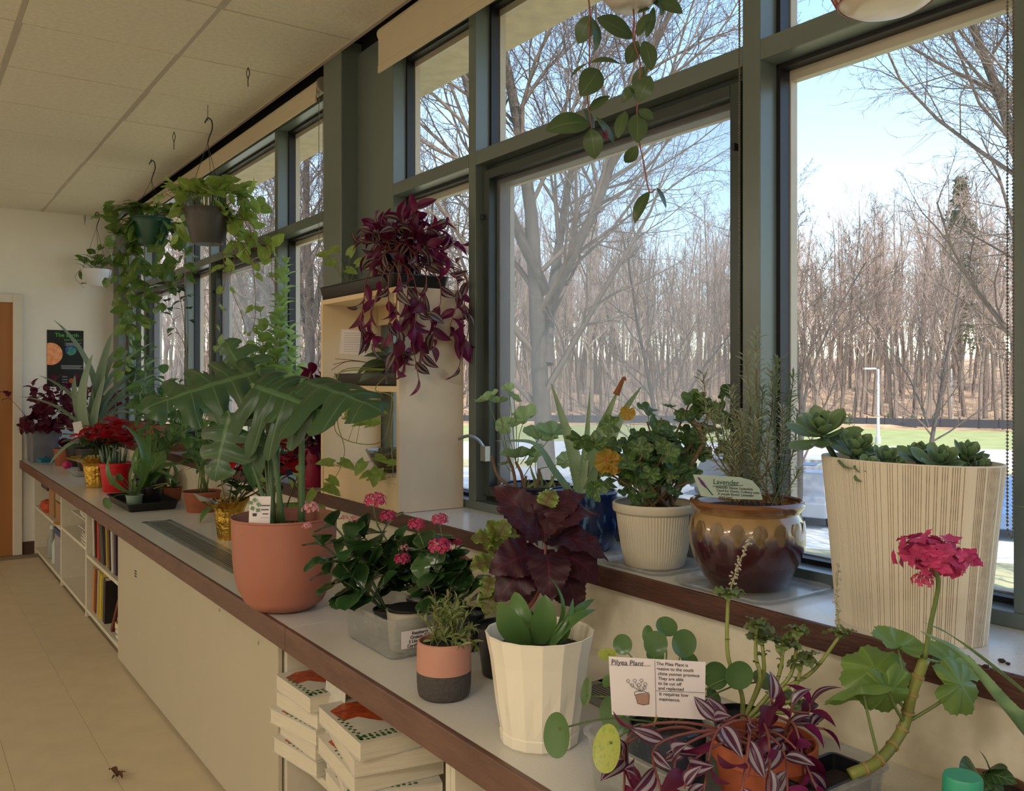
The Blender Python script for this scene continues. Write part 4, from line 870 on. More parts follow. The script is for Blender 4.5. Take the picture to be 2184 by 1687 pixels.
# orange pot of tradescantia
C = V((1.045, .846, HC + .008)); t = planted('tradescantia_in_orange_pot', C, 'silver and purple striped tradescantia sprawling from an orange plastic pot'); wT = depth(C)
pot(t, C, [(.052, 0), (.055, .003), (.070, .085), (.0715, .086), (.0755, .088), (.0765, .112), (.075, .113)], m_terra, 44, .0025); soil(t, C, .065, .088)
b0 = C + V((0, 0, .09))
ends = [((1330, 1590), (1345, 1660), -.12), ((1400, 1590), (1410, 1690), -.16), ((1450, 1600), (1440, 1720), -.18), ((1530, 1560), (1500, 1690), -.16), ((1545, 1540), (1520, 1530), -.05), ((1600, 1560), (1580, 1700), -.2), ((1680, 1560), (1690, 1500), -.03), ((1650, 1520), (1645, 1490), -.06), ((1700, 1545), (1760, 1555), -.02),
        ((1700, 1600), (1745, 1690), -.1), ((1640, 1580), (1640, 1700), -.17), ((1720, 1520), (1728, 1500), .0), ((1480, 1620), (1460, 1680), -.2), ((1700, 1560), (1720, 1660), -.08), ((1670, 1600), (1680, 1690), -.14), ((1350, 1560), (1330, 1690), -.12)]
for i, (a, e, dw) in enumerate(ends):
    s0 = b0 + V((rnd(-.04, .04), rnd(-.04, .04), 0)); a_ = PW(*a, wT + dw * .6); e_ = PW(*e, wT + dw)
    if a_.z < HC + .12: a_.z = HC + .125
    if e_.z < HC + .02: e_.z = HC + .02
    sp = stem(t, [s0, s0.lerp(a_, .5) + V((0, 0, .03)), a_, e_], .0024, m_redst, .0016, 6, k=5)
    leafy(t, sp, TRA + [TRD[3]], 4, .052, .55, 1.02, ang=58, droop=.0, up=.5, side=.5, phyl=pi * .9, taper=.1, jit=.5)
for q in range(14): s0 = b0 + V((rnd(-.06, .06), rnd(-.06, .06), .002)); stem(t, [s0, s0 + V((rnd(-.03, .03), rnd(-.03, .03), .018)), s0 + V((rnd(-.05, .05), rnd(-.05, .05), .004))], .0018, m_redst, .0012, 5, 'dry_stem', k=4)
# leggy coleus in small black pot
C = V((1.122, .955, HC + .008)); t = planted('leggy_coleus', C, 'leggy coleus with bare yellow green stems and small leaf tufts in a round black pot'); wL = depth(C)
pot(t, C, [(.035, 0), (.042, .09), (.047, .091), (.047, .098)], m_blk, 32, .002); soil(t, C, .039, .085)
b0 = C + V((0, 0, .085)); m_ys = pm('yellow green stem', srgb(152, 158, 84), .45, var=.15, scale=20)
for pts, spk in (([(1582, 1480), (1553, 1400), (1552, 1300), (1556, 1262)], (1600, 1150)), ([(1620, 1450), (1612, 1400), (1613, 1335)], None), ([(1650, 1480), (1690, 1430), (1702, 1340)], None), ([(1672, 1470), (1735, 1430), (1792, 1355)], (1788, 1205)), ([(1640, 1480), (1664, 1430), (1670, 1370)], None), ([(1625, 1450), (1628, 1400), (1624, 1362)], None), ([(1655, 1500), (1690, 1490), (1712, 1408)], None), ([(1640, 1520), (1680, 1520), (1700, 1500)], None)):
    P_ = [b0 + rv(.01)] + [PW(x, y, wL + rnd(-.01, .01)) for x, y in pts]; sp = stem(t, P_, .0042, m_ys, .0026, 7)
    for q in range(9):
        a = q * 2.4; d = (CR * cos(a) + CF * sin(a) + UP * rnd(-.5, .6)).normalized(); put(t, pick(SCU), P_[-1] - UP * .004 * (q // 4), d, UP + rv(.4), rnd(.02, .034))
    for q in range(5):
        p = sp[int(len(sp) * rnd(.3, .9))]; put(t, pick(SCU), p, (CR * rnd(-1, 1) + CF * rnd(-1, 1) + UP * .3), UP + rv(.3), rnd(.008, .014))
    if spk:
        e = PW(*spk, wL); s2 = stem(t, [P_[-1], P_[-1].lerp(e, .5) + rv(.003), e], .0014, m_ys, .0006, 5)
        fm_ = MB()
        for q in range(46):
            p = s2[min(len(s2) - 1, int(len(s2) * (.12 + .88 * q / 46)))] + rv(.003); d = rv(1).normalized() * .005; fm_.tube([p, p + d], .0012, 4, .0018)
        fm_.build('flower_buds', pm('pale lilac bud', srgb(178, 166, 150), .6), t, kind='stuff')
# square black seedling pots with the geranium
C = V((1.085, .772, HC + .006)); t = planted('pink_geranium', C, 'geranium with a thick bare ringed stem and a tall pink flower head'); wE = depth(C)
tray(t, C.x - .062, C.x + .058, C.y - .035, C.y + .025, C.z, .085, .004, .004, .0015, m_blk, 'pot'); bx('soil', m_soil, (C.x - .058, C.y - .031, C.z + .05, C.x + .054, C.y + .021, C.z + .066), t)
m_ger = pm('ringed geranium stem', srgb(128, 132, 62), .5, var=.15, scale=18, bump=.4)
sp = stem(t, [PW(1812, 1652, wE - .04), PW(1875, 1622, wE - .03), PW(1925, 1555, wE), PW(1945, 1480, wE), PW(1972, 1405, wE)], [.0] and .008, m_ger, .0075, 12, k=6)
for q in range(3, len(sp) - 1, 3): MB().tube([sp[q] - (sp[q + 1] - sp[q]).normalized() * .0018, sp[q] + (sp[q + 1] - sp[q]).normalized() * .0018], .0092, 12).build('stem_ring', pm('brown node', srgb(150, 124, 76), .7), t, smooth=True, auto=40)
fp = PW(1993, 1205, wE - .02); stem(t, [sp[-1], PW(1985, 1330, wE), PW(2001, 1250, wE - .01), fp], .0036, m_stem, .003, 8)
def gleaf(x, y, r, n, dx, dz, frm, dw=0, me=None, br=.0025):
    w = wE + dw; c = PW(x, y, w); d = CR * dx + UP * dz; d = (d - n * d.dot(n)).normalized(); put(t, me or pick(PEL), c, d, n, r * w / F); stem(t, [frm, frm.lerp(c, .6) - UP * .004, c], br, m_stem, br * .8, 6, 'leaf_stalk')
gleaf(1868, 1428, 76, cn(-.2, .75, .55), -.6, .8, sp[-10], .02); gleaf(1838, 1462, 88, cn(-.1, .72, -.35), -1, .1, sp[6], -.02, PEL[2]); gleaf(1895, 1475, 62, cn(.1, -.2, .9), .2, -1, sp[-12], -.03)
gleaf(1915, 1378, 60, cn(.2, .9, .25), .3, 1, sp[-8], .03); gleaf(2048, 1462, 62, cn(.3, .4, .8), 1, -.2, sp[-12], .0); gleaf(2030, 1408, 62, cn(.2, .8, .4), 1, .3, sp[-1], .05); gleaf(2000, 1405, 40, cn(.4, .8, .4), 1, .3, sp[-1], .07)
GF = meshof(petalcloud(64, .037, .0115, .85, 5, .42, 1.75, .35), 'flower_head', pm('raspberry pink petal', srgb(216, 70, 124), .55, var=.2, scale=50, trans=.3))
o = put(t, GF, fp, UP, CR, 1, name='flower_head'); o.matrix_basis = M.Translation(fp + UP * .012 - origin(t)) @ M.Rotation(.2, 4, 'Y') @ M.Diagonal((1.25, 1.25, .95, 1))
for q in range(26):
    a = q * 2.4; e = fp + UP * .012 + V((cos(a) * .03, sin(a) * .03, rnd(-.012, .012))); stem(t, [fp, fp.lerp(e, .5) + UP * .004, e], .0007, m_stem, .0005, 4, 'flower_stalk', k=2)
for x, y in ((2058, 1195), (2035, 1215), (1968, 1240)):
    o = put(t, KF, fp, UP, CR, 1, name='floret'); o.matrix_basis = M.Translation(PW(x, y, wE - .01) - origin(t)) @ M.Scale(.72, 4); stem(t, [fp, PW(x, y, wE - .01)], .0007, m_stem, .0005, 4, 'flower_stalk')
# aloe reaching in from the right
L_al = pm('aloe skin', srgb(84, 116, 80), .35, var=.12, scale=30, col2=srgb(120, 150, 104))
def aloe_leaf(root, pts, w0, mat=None, name='leaf', teeth=True, flat=.38, up=UP, tip=.02, tm=None):
    sp = spline(pts, 7); k = len(sp); vs = []; fs = []; n = 10; T_ = MB()
    for i, p in enumerate(sp):
        d = (sp[min(k - 1, i + 1)] - sp[max(0, i - 1)]).normalized(); x = d.cross(up).normalized(); z = x.cross(d); t_ = i / (k - 1); w = w0 * (1 - t_ ** 2.2) * (1 - .15 * (1 - t_)) + w0 * tip
        for j in range(n):
            a = 2 * pi * j / n; vs.append(p + x * (w * cos(a)) + z * (w * flat * (sin(a) if sin(a) < 0 else -.25 * sin(a)) ))
        if teeth and i % 1 == 0 and i < k - 2:
            for s_ in (-1, 1): T_.add([p + x * s_ * w * .96, p + x * s_ * w * .96 + d * w * .2, p + x * s_ * w * 1.22 + d * w * .18], [(0, 1, 2)])
    for i in range(k - 1):
        for j in range(n): a = i * n + j; b = i * n + (j + 1) % n; fs.append((a, b, b + n, a + n))
    fs += [tuple(range(n))[::-1], tuple((k - 1) * n + j for j in range(n))]
    o = MB().add(vs, fs).build(name, mat or L_al, root, smooth=True, auto=60)
    if teeth: T_.build('teeth', pm('pale teeth', srgb(190, 200, 150), .5), o, kind='stuff')
    return o
C = V((1.27, .40, HC)); t = planted('aloe_at_right_edge', C, 'dark green aloe whose long toothed leaf reaches in from the right edge'); pot(t, C, [(.05, 0), (.07, .1), (.072, .11)], m_terra, 30, .003); soil(t, C, .066, .1)
aloe_leaf(t, [C + V((0, 0, .10)), PW(2260, 1610, 1.12), PW(2150, 1495, 1.10), PW(2060, 1395, 1.10), PW(1964, 1346, 1.12)], .017, tip=.05, flat=.85)
aloe_leaf(t, [C + V((0, 0, .10)), PW(2240, 1520, 1.2), PW(2050, 1368, 1.16), PW(1968, 1326, 1.18)], .008)
aloe_leaf(t, [C + V((0, 0, .10)), PW(2330, 1300, 1.2), PW(2250, 1110, 1.2), PW(2150, 1075, 1.2)], .012, teeth=False)
# bottle with green cap and a little pot
C = V((1.092, .577, HC)); t = thing('green_capped_bottle', C, 'bottle with a ribbed teal green screw cap at the bottom right corner', 'bottle')
MB().lathe(C, [(.026, 0), (.028, .004), (.028, .10), (.024, .118), (.020, .126), (.02, .13)], 28).build('body', pm('translucent green bottle', srgb(70, 120, 100), .2), t, smooth=True, auto=40)
MB().lathe(C, [(.0225, .126), (.0232, .128), (.0225, .150), (.0215, .153), (.001, .1525)], 60, f=lambda i, j, a: 1 + (.02 if (j % 2 and i < 3) else 0)).build('screw_cap', pm('teal green cap', srgb(46, 150, 118), .35, var=.02), t, smooth=True, auto=30)
C = V((1.245, .622, HC)); t = planted('small_plant_in_brown_pot', C, 'little broad-leaved plant in a plain brown pot at the lower right corner')
pot(t, C, [(.042, 0), (.052, .07), (.056, .071), (.058, .082)], pm('brown clay', srgb(120, 88, 66), .7, var=.1), 32, .004); soil(t, C, .052, .072)
L_sm = lm('oval small leaf', G(74, 104, 58), vein=G(120, 148, 96), nv=5, gloss=.35, trans=.2); SM = [leafmesh('leaf', L_sm, W=.38, p=.8, q=.7, fold=.1, arch=.12, m=2)]
wv = depth(C); b0 = C + V((0, 0, .072))
for x, y, e, f, n in ((2100, 1650, 2170, 1672, cn(.1, .7, .7)), (2090, 1655, 2045, 1645, cn(-.1, .7, .6)), (2095, 1650, 2090, 1690, cn(0, .6, .8)), (2100, 1655, 2135, 1705, cn(.2, .6, .7)), (2098, 1650, 2150, 1640, cn(.1, .9, .3))):
    a = PW(x, y, wv); stem(t, [b0, a], .0025, m_stem, .0015); leafpp(t, SM[0], a, PW(e, f, wv - .03), n)
leafpp(t, SM[0], b0, PW(2088, 1600, wv), cn(.9, 0, .3), .5)
# ================================================================ plants on the window sill
def SP(x, X): r = ray(x, HY); w = X / r.x; return V((X, r.y * w, HS))
L_ech = lm('echeveria leaf', G(112, 140, 96), gloss=.4, trans=.12, var=.12, edge=G(140, 158, 116))
L_lav = pm('lavender needle', srgb(168, 178, 140), .6, var=.2, scale=30, trans=.2)
L_lavd = pm('dark lavender needle', srgb(116, 132, 96), .6, var=.2, scale=30, trans=.15)
L_aloe = pm('aloe green', srgb(116, 146, 108), .4, var=.12, scale=20, col2=srgb(140, 164, 124), trans=.12)
L_ivy = lm('ivy geranium leaf', G(76, 106, 58), vein=G(120, 144, 92), nv=7, gloss=.45, trans=.25, radial=True, var=.3, veinw=.1, blotch=G(112, 138, 64))
L_ivyy = lm('yellow geranium leaf', G(206, 170, 62), gloss=.5, trans=.3, radial=True, blotch=G(170, 96, 48))
ECH = [leafmesh('leaf', L_ech, W=.27, p=1.6, q=.75, fold=.22, arch=-.05, curl=-.12, n=8, m=2, thick=.07) for i in range(2)]
IVY = [radialmesh('leaf', L_ivy, lobes=5, depth=.30, scal=.03, scn=15, notch=.55, cup=.25 - .2 * i, wav=.12, n=45, ph=i, k=3) for i in range(3)]
IVYY = [radialmesh('leaf', L_ivyy, lobes=7, depth=.12, scal=.05, scn=15, notch=.6, cup=.2, wav=.14, n=45, k=3)]
def rosette(root, c, ax, R0, n=18, me=None):
    x, y = fr(ax)
    for i in range(n):
        f = i / n; a = i * 2.4; el = R(84 - 88 * f ** .8); s = x * cos(a) + y * sin(a); d = (ax * sin(el) + s * cos(el)).normalized()
        put(root, pick(me or ECH), c + ax * (.008 - .02 * f), d, ax * cos(el) - s * sin(el) * .8, R0 * (.45 + .6 * f) * rnd(.9, 1.1))
# ribbed oval planter
C = SP(1936, 1.468); t = planted('ribbed_oval_planter', C, 'tall cream oval planter with ribbed brown-lined sides, full of succulent rosettes')
m_rib = pm('ribbed cream resin', srgb(214, 204, 184), .6, var=.06, scale=18, stretch=(1, 1, .1))
m_ribd = pm('brown groove', srgb(172, 154, 126), .8, var=.2, scale=60)
NR = 230; prf = [(.80, 0), (.81, .003), (.835, .05), (.87, .11), (.91, .18), (.955, .25), (.985, .298), (.975, .300), (.95, .300), (.93, .26)]
m = MB(); rg = random.Random(2); gd = [rg.uniform(.002, .006) for _ in range(NR)]
aa_, bb_ = .098, .166; n = NR * 3; vs = []
for i, (r, z) in enumerate(prf):
    for j in range(n):
        a = 2 * pi * j / n; e = 1 - (gd[j // 3] if j % 3 == 1 and i < 7 else 0); vs.append(C + V((r * e * aa_ * cos(a), r * e * bb_ * sin(a), z)))
fs = []; 
for i in range(len(prf) - 1):
    for j in range(n): a = i * n + j; b = i * n + (j + 1) % n; fs.append((a, b, b + n, a + n))
m.add(vs, fs); m.f.append(list(range(n))[::-1]); m.mi = [1 if (q < n * 6 and (q % n) % 3 == 1 and gd[(q % n) // 3] > .003) else 0 for q in range(len(fs))] + [0]
m.build('pot', [m_rib, m_ribd], t)
soil(t, C, 1, .265, sx=.09, sy=.15)
wO = depth(C)
for x, y, R_, ax, b, dw in ((1752, 925, .075, cn(-.25, .85, .5), (1800, 1010), .06), (1822, 965, .062, cn(.1, .85, .5), (1830, 1010), .03), (1885, 985, .048, cn(.2, .8, .5), (1885, 1015), 0), (1960, 978, .05, cn(-.2, .85, .4), (1960, 1010), .02), (2004, 990, .055, cn(0, .8, .6), (2004, 1015), -.04), (2062, 978, .052, cn(.25, .85, .4), (2060, 1010), -.02), (2090, 1000, .035, cn(.5, .7, .4), (2080, 1015), -.05), (1850, 1000, .035, cn(-.1, .7, .7), (1850, 1020), -.02), (1915, 1000, .03, cn(.1, .8, .5), (1915, 1020), -.02)):
    p = PW(x, y, wO + dw); q = PW(b[0], b[1], wO + dw); stem(t, [q, q.lerp(p, .5), p], .006, m_stemd, .005, 8); rosette(t, p, ax, R_, 20)
# glazed lavender pot on its saucer
def cleartray(x0, x1, y0, y1, label):
    t = thing('clear_drip_tray', V(((x0 + x1) / 2, (y0 + y1) / 2, HS)), label, 'tray'); tray(t, x0, x1, y0, y1, HS, .012, .03, .006, .0012, m_clear, rim=.003)
C = SP(1592, 1.478); cleartray(C.x - .105, C.x + .115, C.y - .13, C.y + .115, 'clear plastic drip tray under the brown glazed lavender pot')
C = C + V((0, 0, .003)); t = planted('lavender_in_glazed_pot', C, 'tall lavender and rosemary stems in a round brown and ochre glazed ceramic pot'); wl = depth(C)
m_gl, nt, out = newmat('brown and ochre drip glaze'); p_ = nd(nt, 'BsdfPrincipled', i_Roughness=.16); tc = nd(nt, 'TexCoord'); sp_ = nd(nt, 'SeparateXYZ'); nt.links.new(tc.outputs['Object'], sp_.inputs[0])
nz = nd(nt, 'TexNoise'); nz.inputs['Scale'].default_value = 22; nt.links.new(tc.outputs['Object'], nz.inputs[0]); hz_ = mth(nt, 'ADD', sp_.outputs[2], mth(nt, 'MULTIPLY', mth(nt, 'SUBTRACT', nz.outputs[0], .5), .03))
cr = nd(nt, 'ValToRGB'); e = cr.color_ramp.elements; e[0].position = 0; e[0].color = col4(srgb(54, 28, 32)); e[1].position = 1; e[1].color = col4(srgb(120, 78, 48))
for p1, c1 in ((.50, srgb(66, 32, 36)), (.60, srgb(88, 78, 84)), (.68, srgb(158, 130, 92)), (.86, srgb(150, 118, 74)), (.92, srgb(112, 72, 44))): q = e.new(p1); q.color = col4(c1)
nt.links.new(mth(nt, 'DIVIDE', hz_, .19), cr.inputs[0]); nt.links.new(cr.outputs[0], p_.inputs['Base Color']); p_.inputs['Coat Weight'].default_value = .7; p_.inputs['Coat Roughness'].default_value = .05; nt.links.new(p_.outputs[0], out.inputs[0])
pot(t, C, [(.072, 0), (.078, .006), (.094, .03), (.110, .06), (.1195, .095), (.1205, .12), (.116, .142), (.108, .154), (.106, .158), (.112, .164), (.118, .172), (.1195, .178), (.117, .183)], m_gl, 64, .009, depth=.35)
m_och = pm('ochre petal glaze', srgb(122, 98, 66), .15, var=.2, scale=40, coat=.6)
for q in range(17):
    a = 2 * pi * q / 17; sg = C + V((.1190 * cos(a), .1190 * sin(a), .122)); mm = MB(); nn = V((cos(a), sin(a), -.05)); x, y = V((-sin(a), cos(a), 0)), UP
    mm.add([sg + nn * .0035] + [sg + x * (.0165 * cos(b * pi / 8)) + y * (.026 * sin(b * pi / 8) * (1 if b < 8 else 1.15)) - nn * .0008 for b in range(16)], [(0, 1 + b, 1 + (b + 1) % 16) for b in range(16)]); mm.build('petal_relief', m_och, t, smooth=True)
soil(t, C, .106, .165)
def sprig(root, pts, r, mt, nm, n, L_, spread=.8, tip=1.0):
    sp = stem(root, pts, r, mt, r * .5, 5, 'stem', 5); m_ = MB(); k = len(sp) - 1
    for i in range(n):
        t_ = .12 + .9 * (i / n) ** .85; t_ = min(t_, 1); f = t_ * k; j = min(k - 1, int(f)); p = sp[j].lerp(sp[j + 1], f - j); ax = (sp[j + 1] - sp[j]).normalized(); x, y = fr(ax); a = i * 2.4 + rnd(-.3, .3)
        s = x * cos(a) + y * sin(a); d = (ax * rnd(.3, 1.1) + s * spread + UP * -.1).normalized(); l = L_ * rnd(.6, 1.1) * (1 if t_ < .85 else tip); w_ = d.cross(ax).normalized() * l * .085; mid_ = p + d * l * .55 + ax * l * .03
        m_.add([p, mid_ - w_, p + d * l + UP * -l * .05, mid_ + w_], [(0, 1, 2, 3)])
    m_.build('needles', nm, root, kind='stuff'); return sp
b0 = C + V((0, 0, .168))
for x, y, dw, br, n, L_, kind in ((1612, 712, .02, (1618, 900), 130, .034, 0), (1660, 770, .0, (1652, 900), 150, .030, 1), (1648, 790, .03, (1640, 920), 120, .028, 0), (1692, 800, .02, (1680, 920), 120, .026, 1), (1560, 830, .02, (1572, 940), 120, .026, 0), (1578, 880, -.02, (1580, 960), 110, .024, 0), (1600, 850, .05, (1600, 950), 110, .026, 0),
                              (1500, 800, .03, (1520, 950), 90, .030, 0), (1515, 880, 0, (1540, 960), 100, .024, 0), (1530, 860, .06, (1550, 960), 90, .024, 0), (1626, 830, -.03, (1620, 950), 110, .026, 1), (1700, 880, 0, (1690, 970), 90, .022, 1), (1670, 870, -.04, (1660, 970), 100, .024, 0), (1705, 1000, -.02, (1690, 1030), 60, .022, 0), (1560, 930, -.04, (1570, 1000), 90, .024, 0),
                              (1590, 760, .07, (1600, 900), 90, .028, 0), (1490, 900, .02, (1530, 990), 70, .022, 0), (1640, 930, -.05, (1635, 1000), 80, .024, 0), (1682, 840, .05, (1672, 950), 90, .024, 1), (1545, 890, .03, (1560, 970), 90, .024, 0), (1610, 900, -.06, (1608, 980), 90, .024, 0), (1585, 905, .02, (1590, 990), 90, .024, 0)):
    s0 = b0 + V((rnd(-.06, .06), rnd(-.06, .06), 0)); sprig(t, [s0, PW(br[0], br[1], wl + dw * .6), PW(x, y, wl + dw)], .0019, m_wood if kind == 0 else m_stemd, L_lav if kind == 0 else L_lavd, int(n * .95), L_)
# lavender name card: blade-shaped
k = thing('lavender_card', PW(1545, 1066, wl - .10), 'pale green leaf-shaped handwritten Lavender card leaning on the glazed pot rim', 'card')
wq = wl - .112; cp = [(1478, 1012), (1520, 1014), (1580, 1018), (1605, 1025), (1620, 1042), (1627, 1066), (1560, 1064), (1495, 1058)]
P3 = [PW(x, y, wq + (x - 1550) * .00012) for x, y in cp]; nrm = (P3[6] - P3[7]).cross(P3[0] - P3[7]).normalized(); m = MB(); nq = len(P3)
m.add(P3 + [p - nrm * .0008 for p in P3], [tuple(range(nq))[::-1], tuple(range(nq, 2 * nq))] + [(i, (i + 1) % nq, nq + (i + 1) % nq, nq + i) for i in range(nq)]); m.build('card_sheet', pm('pale green card', srgb(172, 190, 176), .7, var=.04), k)
ux = (PW(1620, 1030, wq + .0084) - PW(1490, 1022, wq - .0072)).normalized(); nrm = ux.cross(UP).normalized(); uy = nrm.cross(ux)
if nrm.dot(CF) > 0: nrm = -nrm
uy = nrm.cross(ux)
def cm2(x, y):
    q = PW(x, y, wq + (x - 1550) * .00012) + nrm * .0008; m_ = M.Identity(4)
    for i in range(3): m_[i][0] = ux[i]; m_[i][1] = uy[i]; m_[i][2] = nrm[i]; m_[i][3] = q[i]
    return m_
m_dg = pm('dark green ink', srgb(34, 78, 62), .7)
text('Lavender', .0145, cm2(1520, 1032), m_dg, k)
for q, s in enumerate(('Scientific Name: Lavandula', 'Used for Scents, Culinary uses', 'A purple flower Lavender', 'seed seed')): text(s, .0072, cm2(1526 + q * 2, 1041 + q * 7), m_ink, k)
MB().tube([PW(1520, 1037, wq - .005), PW(1585, 1035, wq)], .0005, 4).build('underline', m_dg, k); MB().tube([PW(1493, 1022, wq - .008), PW(1520, 1056, wq - .005)], .0011, 4).build('drawn_stalk', m_dg, k)
MB().tube([PW(1489, 1018, wq - .0085), PW(1498, 1030, wq - .008), PW(1506, 1040, wq - .007)], [.0012, .0032, .001], 6).build('drawn_flower', pm('purple ink', srgb(92, 40, 104), .7), k)
# cream ribbed pot with geranium
C = SP(1396, 1.475); cleartray(C.x - .09, C.x + .09, C.y - .10, C.y + .10, 'clear plastic drip tray under the cream ribbed geranium pot')
C = C + V((0, 0, .003)); t = planted('bushy_geranium', C, 'bushy lobed-leaf geranium with woody stems in a stained cream ribbed pot'); wg = depth(C)
m_cp = pm('stained cream ribbed plastic', srgb(204, 194, 172), .55, var=.06, scale=9, col2=srgb(150, 134, 110), thr=.68)
pot(t, C, [(.066, 0), (.070, .004), (.079, .04), (.0865, .09), (.091, .124), (.0925, .126), (.0965, .128), (.0985, .131), (.0995, .145), (.0975, .148)], m_cp, 160, .004, f=lambda i, j, a: 1 - (.016 if (j % 2 and 0 < i < 5) else 0)); soil(t, C, .085, .132)
b0 = C + V((0, 0, .135)); tips = []
for x, y, dw in ((1350, 940, 0), (1380, 900, .03), (1410, 890, -.02), (1440, 930, 0), (1330, 985, -.05), (1300, 960, 0), (1420, 960, -.08), (1370, 970, -.08), (1460, 990, -.06), (1300, 1010, -.05), (1490, 900, .05), (1520, 870, .04), (1470, 860, .06), (1380, 1020, -.09)):
    e = PW(x, y, wg + dw); s0 = b0 + V((rnd(-.04, .04), rnd(-.04, .04), 0)); sp = stem(t, [s0, s0.lerp(e, .5) + rv(.02), e], .0045, m_wood, .002, 6)
    for q in range(6):
        f = rnd(.5, 1); p = sp[int((len(sp) - 1) * f)]; c = p + rv(.035) + UP * .012; n_ = (cn(0, .6, .55) + rv(.55)).normalized(); d = (c - p); d = d - n_ * d.dot(n_); d = d.normalized() if d.length > 1e-4 else UP
        put(t, pick(IVY), c, d, n_, rnd(.020, .031)); stem(t, [p, p.lerp(c, .5) - UP * .003, c], .001, m_stem, .0008, 4, 'leaf_stalk', k=3)
for x, y, r, me in ((1296, 985, 30, IVYY[0]), (1308, 990, 24, IVYY[0]), (1338, 880, 18, IVYY[0]), (1270, 948, 30, IVY[0]), (1238, 938, 34, IVY[1]), (1300, 905, 26, IVY[2]), (1270, 1045, 26, IVY[0])): put(t, me, PW(x, y, wg - .07), rv(1), cn(rnd(-.3, .3), .3, .9), r * wg / F * .95)
for x, y, r in ((1478, 850, 26), (1495, 870, 28), (1545, 838, 22), (1535, 880, 26), (1560, 900, 24), (1520, 910, 28), (1490, 855, 20), (1550, 960, 26), (1556, 990, 24), (1480, 880, 24), (1528, 925, 22)): put(t, pick(IVY), PW(x, y, wg + .05), rv(1), cn(rnd(-.4, .4), .4, .7), r * (wg + .05) / F * 1.05)
stem(t, [b0 + V((.03, -.02, 0)), PW(1470, 1000, wg - .02), PW(1500, 940, wg), PW(1478, 895, wg)], .006, m_wood, .005, 7); stem(t, [b0, PW(1440, 1040, wg - .05), PW(1500, 1020, wg - .04)], .005, m_wood, .003, 7)
k = thing('white_plant_tag', b0 + V((.05, .06, -.01)), 'blank whitish paper tag standing behind the bushy geranium stems', 'card'); MB().obox(b0 + V((.05, .05, .035)), .035, .0005, .045, rz=-TH).build('tag_sheet', m_paper, k)
# blue mottled pot with aloe
C = SP(1243, 1.478); t = planted('aloe_in_blue_pot', C, 'aloe with a brown-tipped leaf in a glossy blue mottled pot'); wa = depth(C)
m_bl = pm('mottled blue glaze', srgb(26, 42, 84), .14, scale=46, col2=srgb(82, 118, 150), thr=.56, coat=.6, stretch=(1, 1, .5))
pot(t, C, [(.070, 0), (.078, .005), (.090, .03), (.093, .06), (.092, .11), (.090, .142), (.092, .148), (.090, .152)], m_bl, 48, .006); soil(t, C, .085, .135)
b0 = C + V((0, 0, .137))
for x, y, dw, mx, my, w0 in ((1176, 818, .05, 1212, 930, .019), (1258, 835, .04, 1252, 930, .011), (1318, 832, .0, 1280, 925, .021), (1368, 824, .05, 1330, 880, .013), (1058, 940, -.05, 1140, 945, .013), (1210, 985, .05, 1225, 1005, .012), (1290, 960, -.05, 1270, 1000, .012)):
    s0 = b0 + V((rnd(-.012, .012), rnd(-.012, .012), 0)) + CR * ((x - 1243) * .00012); aloe_leaf(t, [s0, s0.lerp(PW(mx, my, wa + dw * .5), .5) + rv(.003), PW(mx, my, wa + dw * .5), PW(x, y, wa + dw)], w0 * 1.12, L_aloe, up=(-CF + UP * .3).normalized() if x > 1100 else (UP - CF * .5).normalized(), tip=.06, flat=.5)
stem(t, [PW(1314, 842, wa), PW(1322, 824, wa), PW(1331, 806, wa), PW(1335, 812, wa)], .009, pm('dry brown leaf tip', srgb(150, 92, 56), .8, var=.2, scale=60), .0015, 8, 'dry_tip')
# dark pot with left geranium
C = SP(1143, 1.485); t = planted('pale_geranium', C, 'pale green geranium with bare brown stems in a deep navy pot beside the window frame'); wq2 = depth(C)
pot(t, C, [(.078, 0), (.084, .005), (.092, .05), (.099, .12), (.102, .138), (.104, .142), (.102, .146)], pm('deep navy glaze', srgb(30, 32, 56), .15, coat=.5), 44, .006); soil(t, C, .094, .125)
L_pg = lm('pale geranium leaf', G(146, 172, 122), vein=G(176, 196, 150), nv=9, gloss=.5, trans=.4, radial=True, var=.15, veinw=.1)
PG = [radialmesh('leaf', L_pg, lobes=7, depth=.12, scal=.03, scn=27, notch=.5, cup=.35, wav=.08, n=63, ph=i, k=3) for i in range(2)]; b0 = C + V((0, 0, .127))
for pts in (((1048, 972), (1062, 1015), (1090, 1038)), ((1083, 975), (1095, 1005), (1100, 1040)), ((1100, 985), (1112, 1010), (1118, 1040)), ((1122, 1015), (1118, 1040)), ((1150, 1000), (1146, 1040))):
    q = [PW(x, y, wq2 - .02) for x, y in pts]; stem(t, [b0 + (q[-1] - b0) * .9] + q[::-1], .0055, m_wood, .004, 7)
